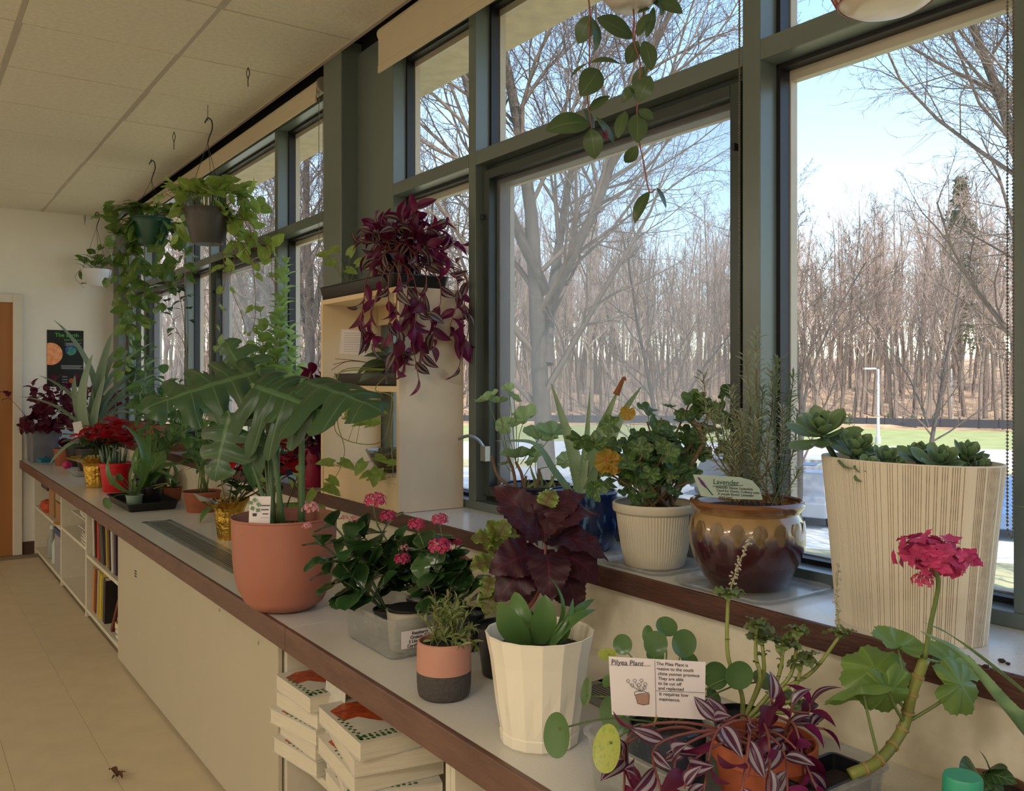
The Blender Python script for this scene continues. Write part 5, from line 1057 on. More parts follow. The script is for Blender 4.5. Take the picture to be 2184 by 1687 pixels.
for x, y, r, n_, fx, fy in ((1040, 852, 26, cn(-.2, .9, .3), 1083, 975), (1063, 858, 20, cn(.1, .9, .4), 1083, 975), (1078, 910, 20, cn(-.3, .5, .7), 1100, 985), (1118, 895, 34, cn(.1, .7, .6), 1105, 985), (1150, 935, 36, cn(.2, .6, .7), 1110, 990), (1180, 925, 36, cn(.3, .7, .6), 1118, 1015), (1105, 975, 36, cn(-.2, .6, .7), 1100, 1000), (1085, 830, 14, cn(0, .8, .5), 1100, 985), (1096, 850, 16, cn(0, .7, .5), 1100, 985), (1210, 985, 22, cn(.1, .5, .7), 1150, 1000), (1145, 975, 26, cn(.3, .5, .7), 1146, 1020), (1078, 990, 14, cn(0, .5, .7), 1095, 1005)):
    c = PW(x, y, wq2 - .02); put(t, pick(PG), c, V((rnd(-1, 1), rnd(-1, 1), .2)), n_, r * wq2 / F * 1.1); f_ = PW(fx, fy, wq2 - .02); stem(t, [f_, f_.lerp(c, .5) + rv(.008), c], .0013, m_stem, .001, 5, 'leaf_stalk')
for q in range(12): s0 = b0 + V((rnd(-.06, .06), rnd(-.07, .03), 0)); leafpp(t, CAR[0], s0, s0 + V((rnd(-.05, .05), rnd(-.06, .02), rnd(.03, .08))), rv(1), .6)
# crumbs of soil on the sill
for x, y, r in ((2137, 1413, .006), (2150, 1418, .004), (2103, 1424, .005), (2115, 1430, .002), (2160, 1440, .002)): 
    p = PZ(x, y, HS); m = MB(); m.lathe(p, [(r * .6, 0), (r, r * .4), (r * .7, r * .9), (r * .1, r)], 7, f=lambda i, j, a: rnd(.7, 1.2)); o = m.build('soil_crumb', m_soil, None); tag(o, 'crumb of dark soil on the white sill right of the ribbed planter', 'soil crumb', 'soil crumbs on the sill')
# ================================================================ birch shelf unit on the sill
YA, YC = 2.588, 3.235; XA, XB_ = 1.362, 1.612; ZT = 1.722; t = thing('birch_shelf_unit', V((1.49, 2.9, HS)), 'pale birch box shelf standing on the sill against the grey green column', 'shelf unit')
bx('side_panel', pm('whitened side panel', srgb(218, 198, 168), .45, var=.05, scale=5, stretch=(1, 1, .2)), (XA, YA, HS + .001, XB_, YA + .018, ZT), t, .001); bx('side_panel', m_birch, (XA, YC - .018, HS + .001, XB_, YC, ZT), t, .001)
bx('top_panel', m_birch, (XA, YA + .018, ZT - .018, XB_, YC - .018, ZT), t, .001); bx('shelf', m_birch, (XA + .004, YA + .018, 1.372, XB_, YC - .018, 1.392), t, .001)
bx('bottom_shelf', m_birch, (XA + .004, YA + .018, 1.066, XB_, YC - .018, 1.086), t, .001); bx('plinth', m_birch, (XA + .004, YA + .018, HS + .001, XA + .02, YC - .018, 1.066), t, .001)
bx('back_rail', m_birch, (XB_ - .012, YA + .018, ZT - .09, XB_, YC - .018, ZT - .018), t); bx('back_cleat', m_birch, (XA, YA + .018, ZT - .055, XA + .016, YA + .034, ZT - .018), t)
C = V((1.475, 3.0, ZT)); tt = thing('black_plant_tray', C, 'long black plastic tray on top of the birch shelf unit', 'tray'); tray(tt, 1.375, 1.585, 2.66, 3.25, ZT, .05, .01, .012, .002, m_blk, rim=.006)
# purple tradescantia
C = V((1.475, 2.80, ZT + .006)); t = planted('trailing_purple_tradescantia', C, 'big trailing purple and silver striped tradescantia cascading over the birch shelf unit'); wp = depth(C)
pot(t, C, [(.060, 0), (.066, .004), (.080, .10), (.083, .102), (.084, .125)], pm('dark blue gloss pot', srgb(26, 28, 48), .15), 32, .003); soil(t, C, .077, .11); b0 = C + V((0, 0, .115))
rg = random.Random(9)
for i in range(46):
    a = rg.random() * 6.28; rr = rg.random() ** .6; x = 875 + 118 * rr * cos(a); y = 522 + 66 * rr * sin(a) - 18 * cos((x - 875) / 80)
    e = PW(x, y, wp + rg.uniform(-.13, .10)); s0 = b0 + V((rg.uniform(-.05, .05), rg.uniform(-.05, .05), 0)); sp = stem(t, [s0, s0.lerp(e, .55) + UP * .03, e], .0022, m_redst, .0014, 5, k=3)
    leafy(t, sp, TRD, 4, .078, .45, 1.0, ang=52, droop=.05, up=.4, side=.5, phyl=pi * .85, taper=.1, jit=.5)
for i in range(14):
    x = 772 + 215 * i / 13; e = PW(x, 545 + rnd(0, 50), wp - rnd(.06, .14)); s0 = b0 + V((rnd(-.05, .05), rnd(-.05, .05), 0)); sp = stem(t, [s0, s0.lerp(e, .5) + UP * .05, e], .0022, m_redst, .0014, 5, k=3); leafy(t, sp, TRD, 3, .078, .5, 1.0, ang=52, droop=.2, up=.4, side=.5, phyl=pi * .85, taper=.1, jit=.5)
for pts, n in ((((820, 590), (800, 640), (790, 690), (800, 740)), 9), (((850, 590), (862, 640), (878, 700), (905, 760)), 11), (((880, 600), (890, 660), (880, 720), (895, 820)), 9), (((905, 590), (905, 650), (925, 700), (920, 745)), 9), (((960, 590), (975, 640), (960, 700), (980, 725)), 9), (((985, 590), (990, 650), (985, 700), (998, 740)), 9),
               (((990, 600), (1000, 690), (985, 760), (975, 795)), 3), (((790, 590), (775, 650), (770, 700), (785, 730)), 7), (((850, 600), (845, 680), (855, 740), (862, 770)), 9), (((930, 600), (940, 640), (932, 660)), 2), (((830, 600), (830, 660), (835, 720), (850, 785)), 8), (((870, 600), (870, 650), (885, 690)), 6)):
    P_ = [b0 + rv(.03), (PX(pts[0][0], pts[0][1] - 12, 1.35) if pts[0][0] < 852 else PY(pts[0][0], pts[0][1] - 12, 2.60))] + [(PX(x, y, 1.325 - rnd(0, .03)) if x < 852 else PY(x, y, 2.55 - rnd(0, .04))) for x, y in pts[1:]]; sp = stem(t, P_, .0024, m_redst, .0015, 6, k=6)
    leafy(t, sp, TRD, n, .078, .30, 1.0, ang=48, droop=.15, up=.2, side=.5, phyl=pi * .85, taper=.0, jit=.5)
# pothos cutting in the tray
L_pot = lm('pothos leaf', G(142, 166, 82), vein=G(150, 170, 96), nv=5, gloss=.28, trans=.4, var=.2, blotch=G(160, 176, 92), veinw=.05)
L_potd = lm('dark pothos leaf', G(100, 132, 66), vein=G(120, 144, 80), nv=5, gloss=.25, trans=.35, var=.25, blotch=G(124, 134, 64), veinw=.05)
POT = [leafmesh('leaf', L_pot, W=.36, p=.78, q=.8, fold=.14, arch=.12, heart=.16, m=2, n=9, ph=i, wav=.06) for i in range(2)]; POD = [leafmesh('leaf', L_potd, W=.36, p=.78, q=.8, fold=.14, arch=.12, heart=.16, m=2, n=9, ph=i, wav=.06) for i in range(2)]
C = V((1.455, 3.19, ZT + .006)); t = planted('pothos_cutting', C, 'small pale pothos cutting at the left end of the black tray'); pot(t, C, [(.03, 0), (.038, .05)], m_blk, 20, .002); w_ = depth(C)
for x, y in ((700, 545), (722, 530), (745, 545), (760, 565), (738, 575), (716, 562)): e = PW(x, y, w_); stem(t, [C + UP * .04, e], .0016, m_stem, .001, 5); leafpp(t, pick(POT), e, e + (CR * (x - 735) * .0012 + UP * rnd(-.02, .03)).normalized() * .05, cn(0, .5, .8))
# middle shelf
C = V((1.46, 2.80, 1.392)); tt = thing('black_seed_tray', C, 'black seedling tray on the middle shelf of the birch unit', 'tray'); tray(tt, 1.375, 1.55, 2.63, 3.12, 1.392, .045, .008, .006, .002, m_blk, rim=.004)
C = V((1.43, 2.76, 1.398)); t = planted('small_orchid_leaf_plant', C, 'small plant with drooping grey green leaves on the middle birch shelf'); pot(t, C, [(.03, 0), (.04, .06)], m_blk, 24, .002); w_ = depth(C); b0 = C + UP * .06
L_or = lm('grey green strap', G(88, 104, 78), gloss=.4, trans=.2); ORC = [leafmesh('leaf', L_or, W=.16, p=.9, q=.7, fold=.2, arch=.25, n=10, m=1)]
for x, y in ((760, 800), (800, 765), (790, 735), (815, 810), (830, 790), (775, 760), (765, 815)): leafpp(t, ORC[0], b0 + rv(.008), PW(x, y, w_ - .06), cn(rnd(-.5, .5), .5, .5))
for q in range(3): stem(t, [b0, PW(765 - q * 8, 770, w_ - .05), PW(715 - q * 4, 765 + q * 12, w_ - .06)], .0018, m_redst, .001, 5)
k = thing('lined_note_card', V((1.40, 2.98, 1.42)), 'lined white note card propped on the middle birch shelf', 'card'); pc = PW(755, 730, 3.25); MB().obox(pc, .05, .0006, .046, rz=-TH, ry=.06, rx=R(-10)).build('card_sheet', m_paper, k)
for q in range(9): MB().obox(pc + UP * (.034 - q * .0085) - CF * (.0012 - (.034 - q * .0085) * .17), .036, .0002, .0005, rz=-TH).build('written_line', pm('faded ink', srgb(150, 146, 150), .8), k)
C = V((1.42, 2.99, 1.392 + .006)); t = thing('white_flat_dish', C, 'flat whitish plastic dish beside the note card', 'dish'); tray(t, 1.385, 1.47, 2.88, 3.10, 1.398, .028, .01, .004, .002, m_white)
# glass bowl of succulents
C = V((1.45, 2.82, 1.086)); t = planted('succulents_in_glass_bowl', C, 'fluted glass bowl of small spiky succulents on the bottom birch shelf'); w_ = depth(C)
pot(t, C, [(.040, 0), (.046, .004), (.062, .03), (.078, .06), (.086, .078), (.0865, .08)], glassy('bowl glass', (.72, .70, .62), .2, haze=.2, hazecol=(.35, .33, .28)), 48, .003, f=lambda i, j, a: 1 + .02 * cos(a * 16)); MB().lathe(C, [(.036, .006), (.056, .03), (.072, .058), (.07, .064), (.002, .066)], 32).build('soil', m_soil, t, smooth=True, auto=40)
L_hw = lm('haworthia leaf', G(112, 122, 92), gloss=.5, trans=.1); HW = [leafmesh('leaf', L_hw, W=.1, p=.7, q=.8, fold=.2, arch=.1, n=5, m=1, thick=.06)]
for x, y, R_ in ((.0, 0, .04), (.035, .02, .03), (-.035, .02, .03), (.02, -.035, .032), (-.03, -.03, .03), (0, .045, .028)): rosette(t, C + V((x, y, .066)), V((rnd(-.2, .2), rnd(-.2, .2), 1)).normalized(), R_, 16, HW)
# pothos trailing through the birch unit
C = V((1.40, 2.70, 1.398)); t = planted('pothos_trailing_in_shelf', C, 'yellow green pothos looping down through the lower birch compartment'); pot(t, C, [(.028, 0), (.034, .05)], m_blk, 20, .002); b0 = C + UP * .05; w_ = depth(C) - .06
for pts, lv in ((((730, 790), (718, 860), (716, 920), (760, 945), (815, 940), (833, 880), (836, 830)), ((745, 875), (790, 880), (810, 900), (770, 890), (735, 890), (755, 905))), (((800, 830), (838, 850), (833, 930), (838, 1000), (836, 1050), (850, 1082), (868, 1045)), ((800, 975), (828, 990), (795, 1010), (820, 1018), (778, 985), (808, 1000))), (((715, 800), (720, 900), (735, 960), (720, 1010), (690, 1040)), ((710, 990), (700, 1020), (690, 1040), (672, 1048), (725, 985)))):
    sp = stem(t, [b0] + [PW(x, y, w_) for x, y in pts], .0018, m_ys, .0012, 5, 'vine')
    for x, y in lv: c = PW(x, y, w_ + rnd(-.02, .03)); p = min(sp, key=lambda q: (q - c).length); stem(t, [p, c], .001, m_ys, .0008, 4, 'leaf_stalk', k=2); d = (CR * rnd(-1, 1) + UP * rnd(-.5, .1)); put(t, pick(POT), c, d, cn(rnd(-.3, .3), .7, .5), rnd(.048, .066))
# purple plant left of the unit
C = SP(668, 1.425); t = planted('purple_plant_magenta_pot', C, 'purple trailing plant in a narrow magenta pot on the sill left of the birch unit'); w_ = depth(C); ZH = .16
pot(t, C, [(.045, 0), (.05, .01), (.058, ZH)], pm('magenta pot', srgb(150, 30, 64), .35), 28, .003); soil(t, C, .054, ZH - .01)
for q in range(22):
    e = PW(678 + rnd(-35, 28), rnd(850, 1000), w_ - rnd(.02, .14)); s0 = C + V((rnd(-.03, .03), rnd(-.03, .03), ZH)); sp = stem(t, [s0, V((s0.x, s0.y, max(s0.z, e.z))) + UP * .05 + (e - s0) * .4, e], .002, m_redst, .0012, 5, k=4); leafy(t, sp, TRD, 6, .085, .3, 1, ang=50, droop=.1, up=.4, side=.5, phyl=2.6, taper=.1, jit=.5)
# ================================================================ hanging plants
m_wire = pm('dark wire', srgb(60, 52, 48), .5, metal=.3)
def hook(root, p, L_=.1):
    MB().tube(spline([p, p - UP * L_ * .35, p - UP * L_ * .45 + CR * .018, p - UP * L_ * .7 + CR * .022, p - UP * L_ * .95, p - UP * L_ * .8 - CR * .018], 4), .0025, 6).build('wire_hook', m_wire, root, smooth=True)
def hanger(root, top, rimc, r, n=3, mat=m_wire, a0=.5, rr=.0014, hk=True):
    if hk: MB().tube(spline([top + UP * .10 - CR * .015, top + UP * .125, top + UP * .11 + CR * .02, top + UP * .07 + CR * .022, top + UP * .03 + CR * .008, top], 5), .0035, 8).build('hanger_hook', m_wire, root, smooth=True)
    for i in range(n): a = a0 + 2 * pi * i / n; MB().tube([top, rimc + V((cos(a) * r, sin(a) * r, 0))], rr, 5).build('hanger_strand', mat, root)
def basket(name, x, yc, yrim, r, h, potm, label, prof=None, strandtop=None):
    w = 1.39 * F / (HY - yc); rc = PW(x, yrim, w); c = rc - UP * h; t = planted(name, c, label, 'hanging plant'); ctp = V((rc.x, rc.y, ZC - .004)); top = PW(x, strandtop, w) if strandtop else rc + UP * .25
    pr_ = prof or [(r * .62, 0), (r * .66, .006), (r * .86, h * .6), (r * .93, h - .03), (r * .93, h - .028), (r * 1.0, h - .008), (r * 1.05, h - .004), (r * 1.05, h)]
    pot(t, c, pr_, potm, 40, .004); soil(t, c, r * .92, h - .02); m = MB(); m.tube([ctp, top + UP * .11], .0016, 5); m.build('wire', m_wire, t); hanger(t, top, rc, r); return t, rc, w
def vines(t, rc, w, lst, meshes, size, stalk=m_redst, n=None, dens=26, sw=0):
    for pts in lst:
        P_ = [rc - UP * .01 + (PW(pts[0][0], pts[0][1], w) - rc) * .25] + [PW(x, y, w + sw + rnd(-.04, .04)) for x, y in pts]; sp = stem(t, P_, .002, stalk, .0012, 5, 'vine', 4)
        L_ = sum((sp[i + 1] - sp[i]).length for i in range(len(sp) - 1)); leafy(t, sp, meshes, max(2, int(L_ * (n or dens))), size, .08, 1, ang=70, droop=.35, up=.5, side=.4, phyl=2.6, pet=.35, taper=.25, jit=.45, petmat=m_stem)
t, rc, w = basket('dark_hanging_basket', 443, 222, 448, .118, .172, pm('charcoal plastic', srgb(70, 66, 66), .45, var=.04), 'pothos in a charcoal hanging basket, nearest of the hanging pots by the far windows', strandtop=305)
for q in range(62):
    a = rnd(0, 6.28); rr = rnd(0, 1) ** .5; e = PW(443 + 78 * rr * cos(a), 415 - 30 * rnd(0, 1) * (1 - rr * .6), w + .14 * rr * sin(a)); s0 = rc + V((cos(a) * .07 * rr, sin(a) * .07 * rr, -.01)); stem(t, [s0, s0.lerp(e, .6) + UP * .02, e], .0015, m_stem, .001, 4, k=2); put(t, pick(POT), e, V((cos(a), sin(a), rnd(-.5, .7))), cn(0, .9, .3) + rv(.5), rnd(.075, .115))
vines(t, rc, w, [[(500, 430), (530, 420), (545, 440)], [(500, 440), (540, 430), (555, 450)], [(505, 450), (540, 500), (570, 520), (580, 530)], [(490, 470), (505, 540), (485, 570)], [(400, 440), (375, 425), (350, 410)], [(395, 450), (372, 480), (380, 500)], [(500, 450), (535, 490), (520, 540)]], POT, .10, dens=26)
vines(t, rc, w, [[(470, 520), (480, 600), (462, 650), (460, 720)], [(500, 540), (490, 600), (515, 670), (525, 710)], [(530, 540), (545, 640), (540, 700), (526, 712)], [(570, 530), (580, 590), (600, 640)], [(540, 480), (545, 560), (585, 600)]], POT, .06, dens=9)
t, rc, w = basket('green_hanging_basket', 323, 337, 467, .122, .165, pm('dark green plastic', srgb(28, 74, 58), .35, var=.03), 'trailing pothos in a dark green hanging basket', strandtop=385)
for q in range(40):
    a = rnd(0, 6.28); rr = rnd(0, 1) ** .5; e = PW(323 + 60 * rr * cos(a), 455 - 18 * rnd(0, 1), w + .12 * rr * sin(a)); s0 = rc + V((cos(a) * .07 * rr, sin(a) * .07 * rr, -.01)); stem(t, [s0, e], .0015, m_stem, .001, 4, k=2); put(t, pick(POD), e, V((cos(a), sin(a), rnd(-.6, .3))), cn(0, .9, .4) + rv(.5), rnd(.09, .125))
vines(t, rc, w, [[(290, 470), (262, 470), (258, 520), (250, 560)], [(285, 480), (280, 540), (275, 600), (265, 640)], [(285, 480), (290, 560), (295, 640), (290, 700)], [(300, 500), (285, 600), (280, 680), (270, 750), (262, 790)], [(295, 480), (268, 500), (240, 540), (232, 600)], [(340, 500), (345, 540), (330, 590)], [(360, 480), (385, 520), (395, 570)], [(370, 480), (400, 500), (410, 560), (385, 600)], [(310, 500), (300, 560), (310, 620), (285, 660)], [(290, 480), (262, 560), (285, 620), (268, 700)], [(280, 480), (240, 470), (215, 440)], [(355, 490), (370, 560), (350, 620), (325, 660)]], POD, .118, dens=19)
t, rc, w = basket('white_hanging_bowl', 206, 452, 575, .112, .14, pm('white ceramic bowl', srgb(214, 214, 222), .3, var=.02), 'small trailing plant in a round white hanging bowl against the back wall', prof=[(.05, 0), (.062, .006), (.085, .04), (.104, .08), (.112, .12), (.114, .138), (.112, .14)], strandtop=485)
for q in range(26):
    a = rnd(0, 6.28); e = PW(206 + 34 * cos(a) * rnd(.3, 1), 562 + rnd(-14, 8), w + .08 * sin(a)); stem(t, [rc - UP * .01, e], .0015, m_stem, .001, 4, k=2); put(t, pick(POD), e, V((cos(a), sin(a), .4)), cn(0, .8, .5) + rv(.5), rnd(.06, .09))
vines(t, rc, w, [[(178, 572), (160, 590), (170, 605), (180, 615)], [(230, 560), (245, 580), (250, 590)], [(200, 545), (215, 520), (232, 540)]], POD, .09, dens=8)
# near hanging hoya
w = 1.62; rc = PW(1345, -120, w); hb = rc.z - PW(1345, 20, w).z; C = rc - UP * hb; t = planted('hanging_hoya', C, 'hoya with long thick leaves trailing from a white pot at the top edge', 'hanging plant')
pot(t, C, [(.022, 0), (.036, .004), (.058, .03), (.075, .07), (.082, hb - .01), (.084, hb)], pm('off white ceramic', srgb(206, 198, 190), .3), 36, .004); soil(t, C, .076, hb - .015); hanger(t, rc + UP * .3, rc, .08); MB().tube([rc + UP * .41, V((rc.x, rc.y, ZC))], .0016, 5).build('wire', m_wire, t)
L_hoy = lm('hoya leaf', G(82, 104, 66), vein=G(104, 124, 84), nv=1, gloss=.3, trans=.22, var=.18, veinw=.01, under=G(102, 124, 70)); HOY = [leafmesh('leaf', L_hoy, W=.20, p=.95, q=.72, fold=.08, arch=.06 + .06 * i, n=10, m=2, thick=.012) for i in range(2)]
Z2 = lambda x, y: (700 + x / 2.184, y / 2.184)
for pts in ([(1218, -60), (1218, 60), (1216, 290), (1208, 430), (1212, 500), (1228, 600)], [(1410, -80), (1425, 90), (1420, 180), (1452, 290), (1448, 400), (1438, 510), (1450, 660), (1470, 760), (1495, 890), (1525, 880)], [(1455, -60), (1470, 60), (1440, 110), (1425, 200)], [(1500, -60), (1510, 10), (1540, 20)]):
    stem(t, [rc + (PW(*Z2(*pts[0]), w) - rc) * .5] + [PW(*Z2(x, y), w) for x, y in pts], .0018, m_redst, .0012, 6, 'vine')
for x0, y0, x1, y1, n_, sx in ((1222, 72, 1165, 205, cn(.1, .2, 1), 1.45), (1228, 80, 1240, 243, cn(.7, .1, .6), 1.0), (1250, 85, 1422, 178, cn(-.1, .5, .9), 1.45), (1212, 292, 1130, 362, cn(-.1, .9, .3), .7), (1222, 292, 1366, 302, cn(0, .7, .6), 1.0), (1262, 325, 1172, 450, cn(.2, .1, 1), 1.35), (1213, 520, 1312, 445, cn(.1, .6, .6), 1.1), (1222, 575, 1010, 610, cn(0, .4, .9), 1.25), (1222, 598, 1242, 742, cn(0, .1, 1), 1.5), (1246, 545, 1332, 672, cn(.7, .2, .6), .95), (1190, 510, 1240, 600, cn(.4, .4, .7), 1.2), (1190, 560, 1086, 535, cn(0, .9, .3), .9),
        (1440, 190, 1392, 300, cn(.2, .1, 1), 1.4), (1470, 190, 1505, 330, cn(.1, .2, 1), 1.3), (1480, 175, 1515, 30, cn(.5, .1, .8), .9), (1440, 170, 1500, 60, cn(-.3, .4, .8), 1.2), (1490, 310, 1415, 400, cn(.1, .4, .9), 1.2), (1500, 352, 1440, 480, cn(.1, .2, 1), 1.3), (1440, 400, 1366, 478, cn(.1, .4, .9), 1.3), (1400, 405, 1440, 480, cn(.5, .3, .7), .9), (1445, 512, 1516, 555, cn(0, .3, .9), 1.5), (1385, 518, 1350, 645, cn(-.5, .1, .8), 1.1), (1438, 530, 1440, 668, cn(.1, .2, 1), 1.4), (1440, 680, 1382, 758, cn(.3, .1, .9), 1.4), (1495, 892, 1428, 1042, cn(-.5, .2, .8), .85), (1528, 872, 1574, 972, cn(.7, .2, .6), .9), (1512, 5, 1652, 62, cn(-.1, .4, .9), 1.3), (1540, -10, 1548, 75, cn(.6, 0, .7), .8), (1440, 60, 1500, 40, cn(-.2, .5, .8), 1.2)):
    leafpp(t, pick(HOY), PW(*Z2(x0, y0), w), PW(*Z2(x1, y1), w + rnd(-.03, .03)), n_, sx * 1.12)
put(t, TRD[3], PW(1290, 275, w), V((.2, 0, -1)), cn(0, 0, 1), .022)
# patterned hanging bowl
w = 1.30; C = PW(1890, 20, w); t = planted('patterned_hanging_bowl', C, 'cream hanging bowl with a red brown painted pattern cut off by the top edge', 'hanging pot'); m_cb = pm('cream glazed bowl', srgb(222, 206, 190), .25); m_rp = pm('red brown paint', srgb(136, 62, 52), .4)
pot(t, C, [(.04, 0), (.052, .003), (.066, .012), (.088, .05), (.10, .10), (.102, .13)], m_cb, 44, .004); soil(t, C, .095, .11)
for k_ in range(22):
    a = 2 * pi * k_ / 22; p = C + V((.067 * cos(a), .067 * sin(a), .0135)); q = C + V((.0795 * cos(a + .12), .0795 * sin(a + .12), .034)); MB().tube([p, q], .003, 5, .001).build('painted_stroke', m_rp, t)
MB().tube([C + V((.0675 * cos(2 * pi * j / 40), .0675 * sin(2 * pi * j / 40), .012)) for j in range(41)], .0012, 5).build('painted_line', m_rp, t)
rc = C + UP * .13; hanger(t, rc + UP * .35, rc, .10); MB().tube([rc + UP * .46, V((rc.x, rc.y, ZC))], .0016, 5).build('wire', m_wire, t)
# bare hooks on the ceiling
for x, y, L_, lab in ((529, 144, .085, 'bent dark wire loop hanging from the ceiling above the nearest basket'), (371, 281, .10, 'pale wire curl hanging between the two ceiling baskets'), (181, 459, .08, 'dark stub of wire hanging from the ceiling near the back wall')):
    p = PZ(x, y, ZC); t = thing('ceiling_wire_hook', p - UP * L_, lab, 'wire hook'); a = .012
    MB().tube(spline([p, p - UP * L_ * .3 + CR * a * .6, p - UP * L_ * .6, p - UP * L_], 4), .0022, 5).tube(spline([p, p - UP * L_ * .3 - CR * a * .6, p - UP * L_ * .6], 4), .0018, 5).build('wire', m_wire, t, kind=None)
# ================================================================ far end of the counter
L_ire = lm('burgundy iresine leaf', G(96, 26, 52), vein=G(134, 40, 76), nv=5, gloss=.45, trans=.4, var=.35, veinw=.08)
L_poin = lm('red poinsettia bract', G(186, 26, 40), vein=G(150, 20, 36), nv=5, gloss=.6, trans=.3, var=.3, veinw=.06)
L_pong = lm('poinsettia green leaf', G(56, 84, 48), vein=G(90, 112, 70), nv=5, gloss=.5, trans=.2, var=.2)
L_brom = lm('grey green bromeliad leaf', G(140, 160, 132), gloss=.45, trans=.22, var=.14)
L_mint = lm('mint leaf', G(156, 180, 112), vein=G(160, 192, 112), nv=5, gloss=.5, trans=.5, var=.2, veinw=.08)
L_grn = lm('mid green leaf', G(96, 132, 72), vein=G(130, 156, 100), nv=5, gloss=.4, trans=.35, var=.3)
L_dk = lm('dark ficus leaf', G(54, 78, 50), vein=G(84, 104, 70), nv=5, gloss=.3, trans=.15, var=.2)
IRE = [leafmesh('leaf', L_ire, W=.38, p=.8, q=.75, fold=.15, arch=.15, n=6, m=1, ph=i) for i in range(2)]
POI = [leafmesh('leaf', L_poin, W=.27, p=.85, q=.8, fold=.12, arch=.15, wav=.08, n=8, m=1, ph=i) for i in range(2)]; POG = [leafmesh('leaf', L_pong, W=.30, p=.85, q=.8, fold=.12, arch=.15, n=8, m=1)]
BRO = [leafmesh('leaf', L_brom, W=.045, p=.55, q=.5, fold=.6, arch=a, n=14, m=1) for a in (.06, .14, .24)]
MIN = [leafmesh('leaf', L_mint, W=.34, p=.8, q=.8, fold=.14, arch=.12, serr=.08, n=10, m=1)]; GRN = [leafmesh('leaf', L_grn, W=.32, p=.8, q=.8, fold=.15, arch=.15, n=7, m=1), leafmesh('leaf', L_grn, W=.2, p=.8, q=.8, fold=.25, arch=.2, n=7, m=1)]
DKL = [leafmesh('leaf', L_dk, W=.26, p=.85, q=.8, fold=.15, arch=.15, n=8, m=1)]
def simplepot(t, c, r, h, mt, fl=1.25): pot(t, c, [(r, 0), (r * 1.03, .004), (r * fl, h * .9), (r * fl * 1.05, h * .91), (r * fl * 1.06, h)], mt, 28, .003); soil(t, c, r * fl * .95, h * .92)
m_tc = pm('terracotta clay', srgb(156, 88, 60), .75, var=.12, scale=20)
def bush(name, C, lab, r, h, pmt, cx, cy, rx, ry, n, meshes, size, nst=12, stm=None, dw=.2, ang=60, cat='potted plant', lv=7, up=.6):
    t = planted(name, C, lab, cat); w_ = depth(C); simplepot(t, C, r, h, pmt); b0 = C + UP * h * .9
    for q in range(nst):
        a = rnd(0, 6.28); rr = rnd(.15, 1) ** .5; e = PW(cx + rx * rr * cos(a), cy + ry * rr * sin(a), w_ + rnd(-dw, dw)); s0 = b0 + V((rnd(-r, r) * .5, rnd(-r, r) * .5, 0)); sp = stem(t, [s0, s0.lerp(e, .5) + UP * .03, e], .0024, stm or m_stem, .0012, 5, k=3)
        leafy(t, sp, meshes, lv, size, .3, 1.03, ang=ang, droop=.1, up=up, side=.3, taper=.3, jit=.4)
    return t
# iresine in a grey planter
C = PZ(78, 984, HC); C.x = max(C.x, .97); t = planted('burgundy_leaf_plant', C, 'mass of small burgundy leaves in a grey planter at the far worktop end'); w_ = depth(C)
tray(t, C.x - .085, C.x + .11, C.y - .12, C.y + .12, HC, .25, .02, .01, .004, pm('blue grey plastic', srgb(112, 116, 124), .5), 'planter', rim=.006); bx('soil', m_soil, (C.x - .07, C.y - .1, HC + .2, C.x + .09, C.y + .1, HC + .22), t)
b0 = C + UP * .22
for q in range(32):
    a = rnd(0, 6.28); rr = rnd(0, 1) ** .5; e = PW(122 + 108 * rr * cos(a), 865 + 66 * rr * sin(a), w_ + rnd(-.35, .05)); s0 = b0 + V((rnd(-.05, .05), rnd(-.08, .08), 0)); sp = stem(t, [s0, s0.lerp(e, .5) + UP * .04, e], .0025, m_redst, .0012, 4, k=2)
    leafy(t, sp, IRE, 9, .092, .42, 1.02, ang=58, droop=.15, up=.6, side=.3, taper=.25, jit=.5)
sp = stem(t, [b0, PW(40, 870, w_ - .1), PW(8, 835, w_ - .15)], .0025, m_redst, .0012, 4); leafy(t, sp, IRE, 4, .08, .7, 1.02)
bush('burgundy_leaf_plant', V((1.17, 7.35, HC)), 'second burgundy leafed plant showing behind the grey bromeliad', .09, .16, m_blk, 250, 885, 62, 58, 0, IRE, .09, 20, m_redst, dw=.1)
# bromeliad
C = PZ(196, 1006, HC); t = planted('grey_bromeliad', C, 'large spiky grey green bromeliad with long arching leaves on the far worktop'); w_ = depth(C); simplepot(t, C, .085, .17, pm('dark plum pot', srgb(54, 40, 44), .5)); b0 = C + UP * .16
for x, y, dw, a_, sx in ((112, 680, .0, 1, 1.3), (240, 708, .1, 0, 1.1), (198, 755, -.1, 1, 1.5), (330, 728, .1, 1, 1.1), (352, 760, .25, 1, 1.1), (40, 846, -.1, 1, 1.0), (118, 878, -.2, 1, 1.2), (104, 992, -.35, 2, 1.1), (352, 792, .0, 1, 1.2), (375, 850, -.1, 2, 1.2), (330, 905, -.25, 2, 1.1), (120, 912, -.1, 1, 1), (285, 800, -.15, 1, 1.2), (262, 730, .3, 1, 1.1), (300, 770, .3, 1, 1.1), (160, 800, .2, 1, 1.1), (340, 862, .1, 2, 1), (80, 800, .15, 1, .9), (225, 800, -.2, 0, 1.2), (300, 940, -.2, 2, 1), (140, 830, -.15, 1, 1.2)):
    e = PW(x, y, w_ + dw); n_ = (UP * 1.0 + CR * (-(x - 205) * .004)).normalized() if abs(x - 205) > 60 else cn(rnd(-.2, .2), .3, .9); leafpp(t, BRO[a_], b0 + rv(.012) + UP * .03, e, n_, sx)
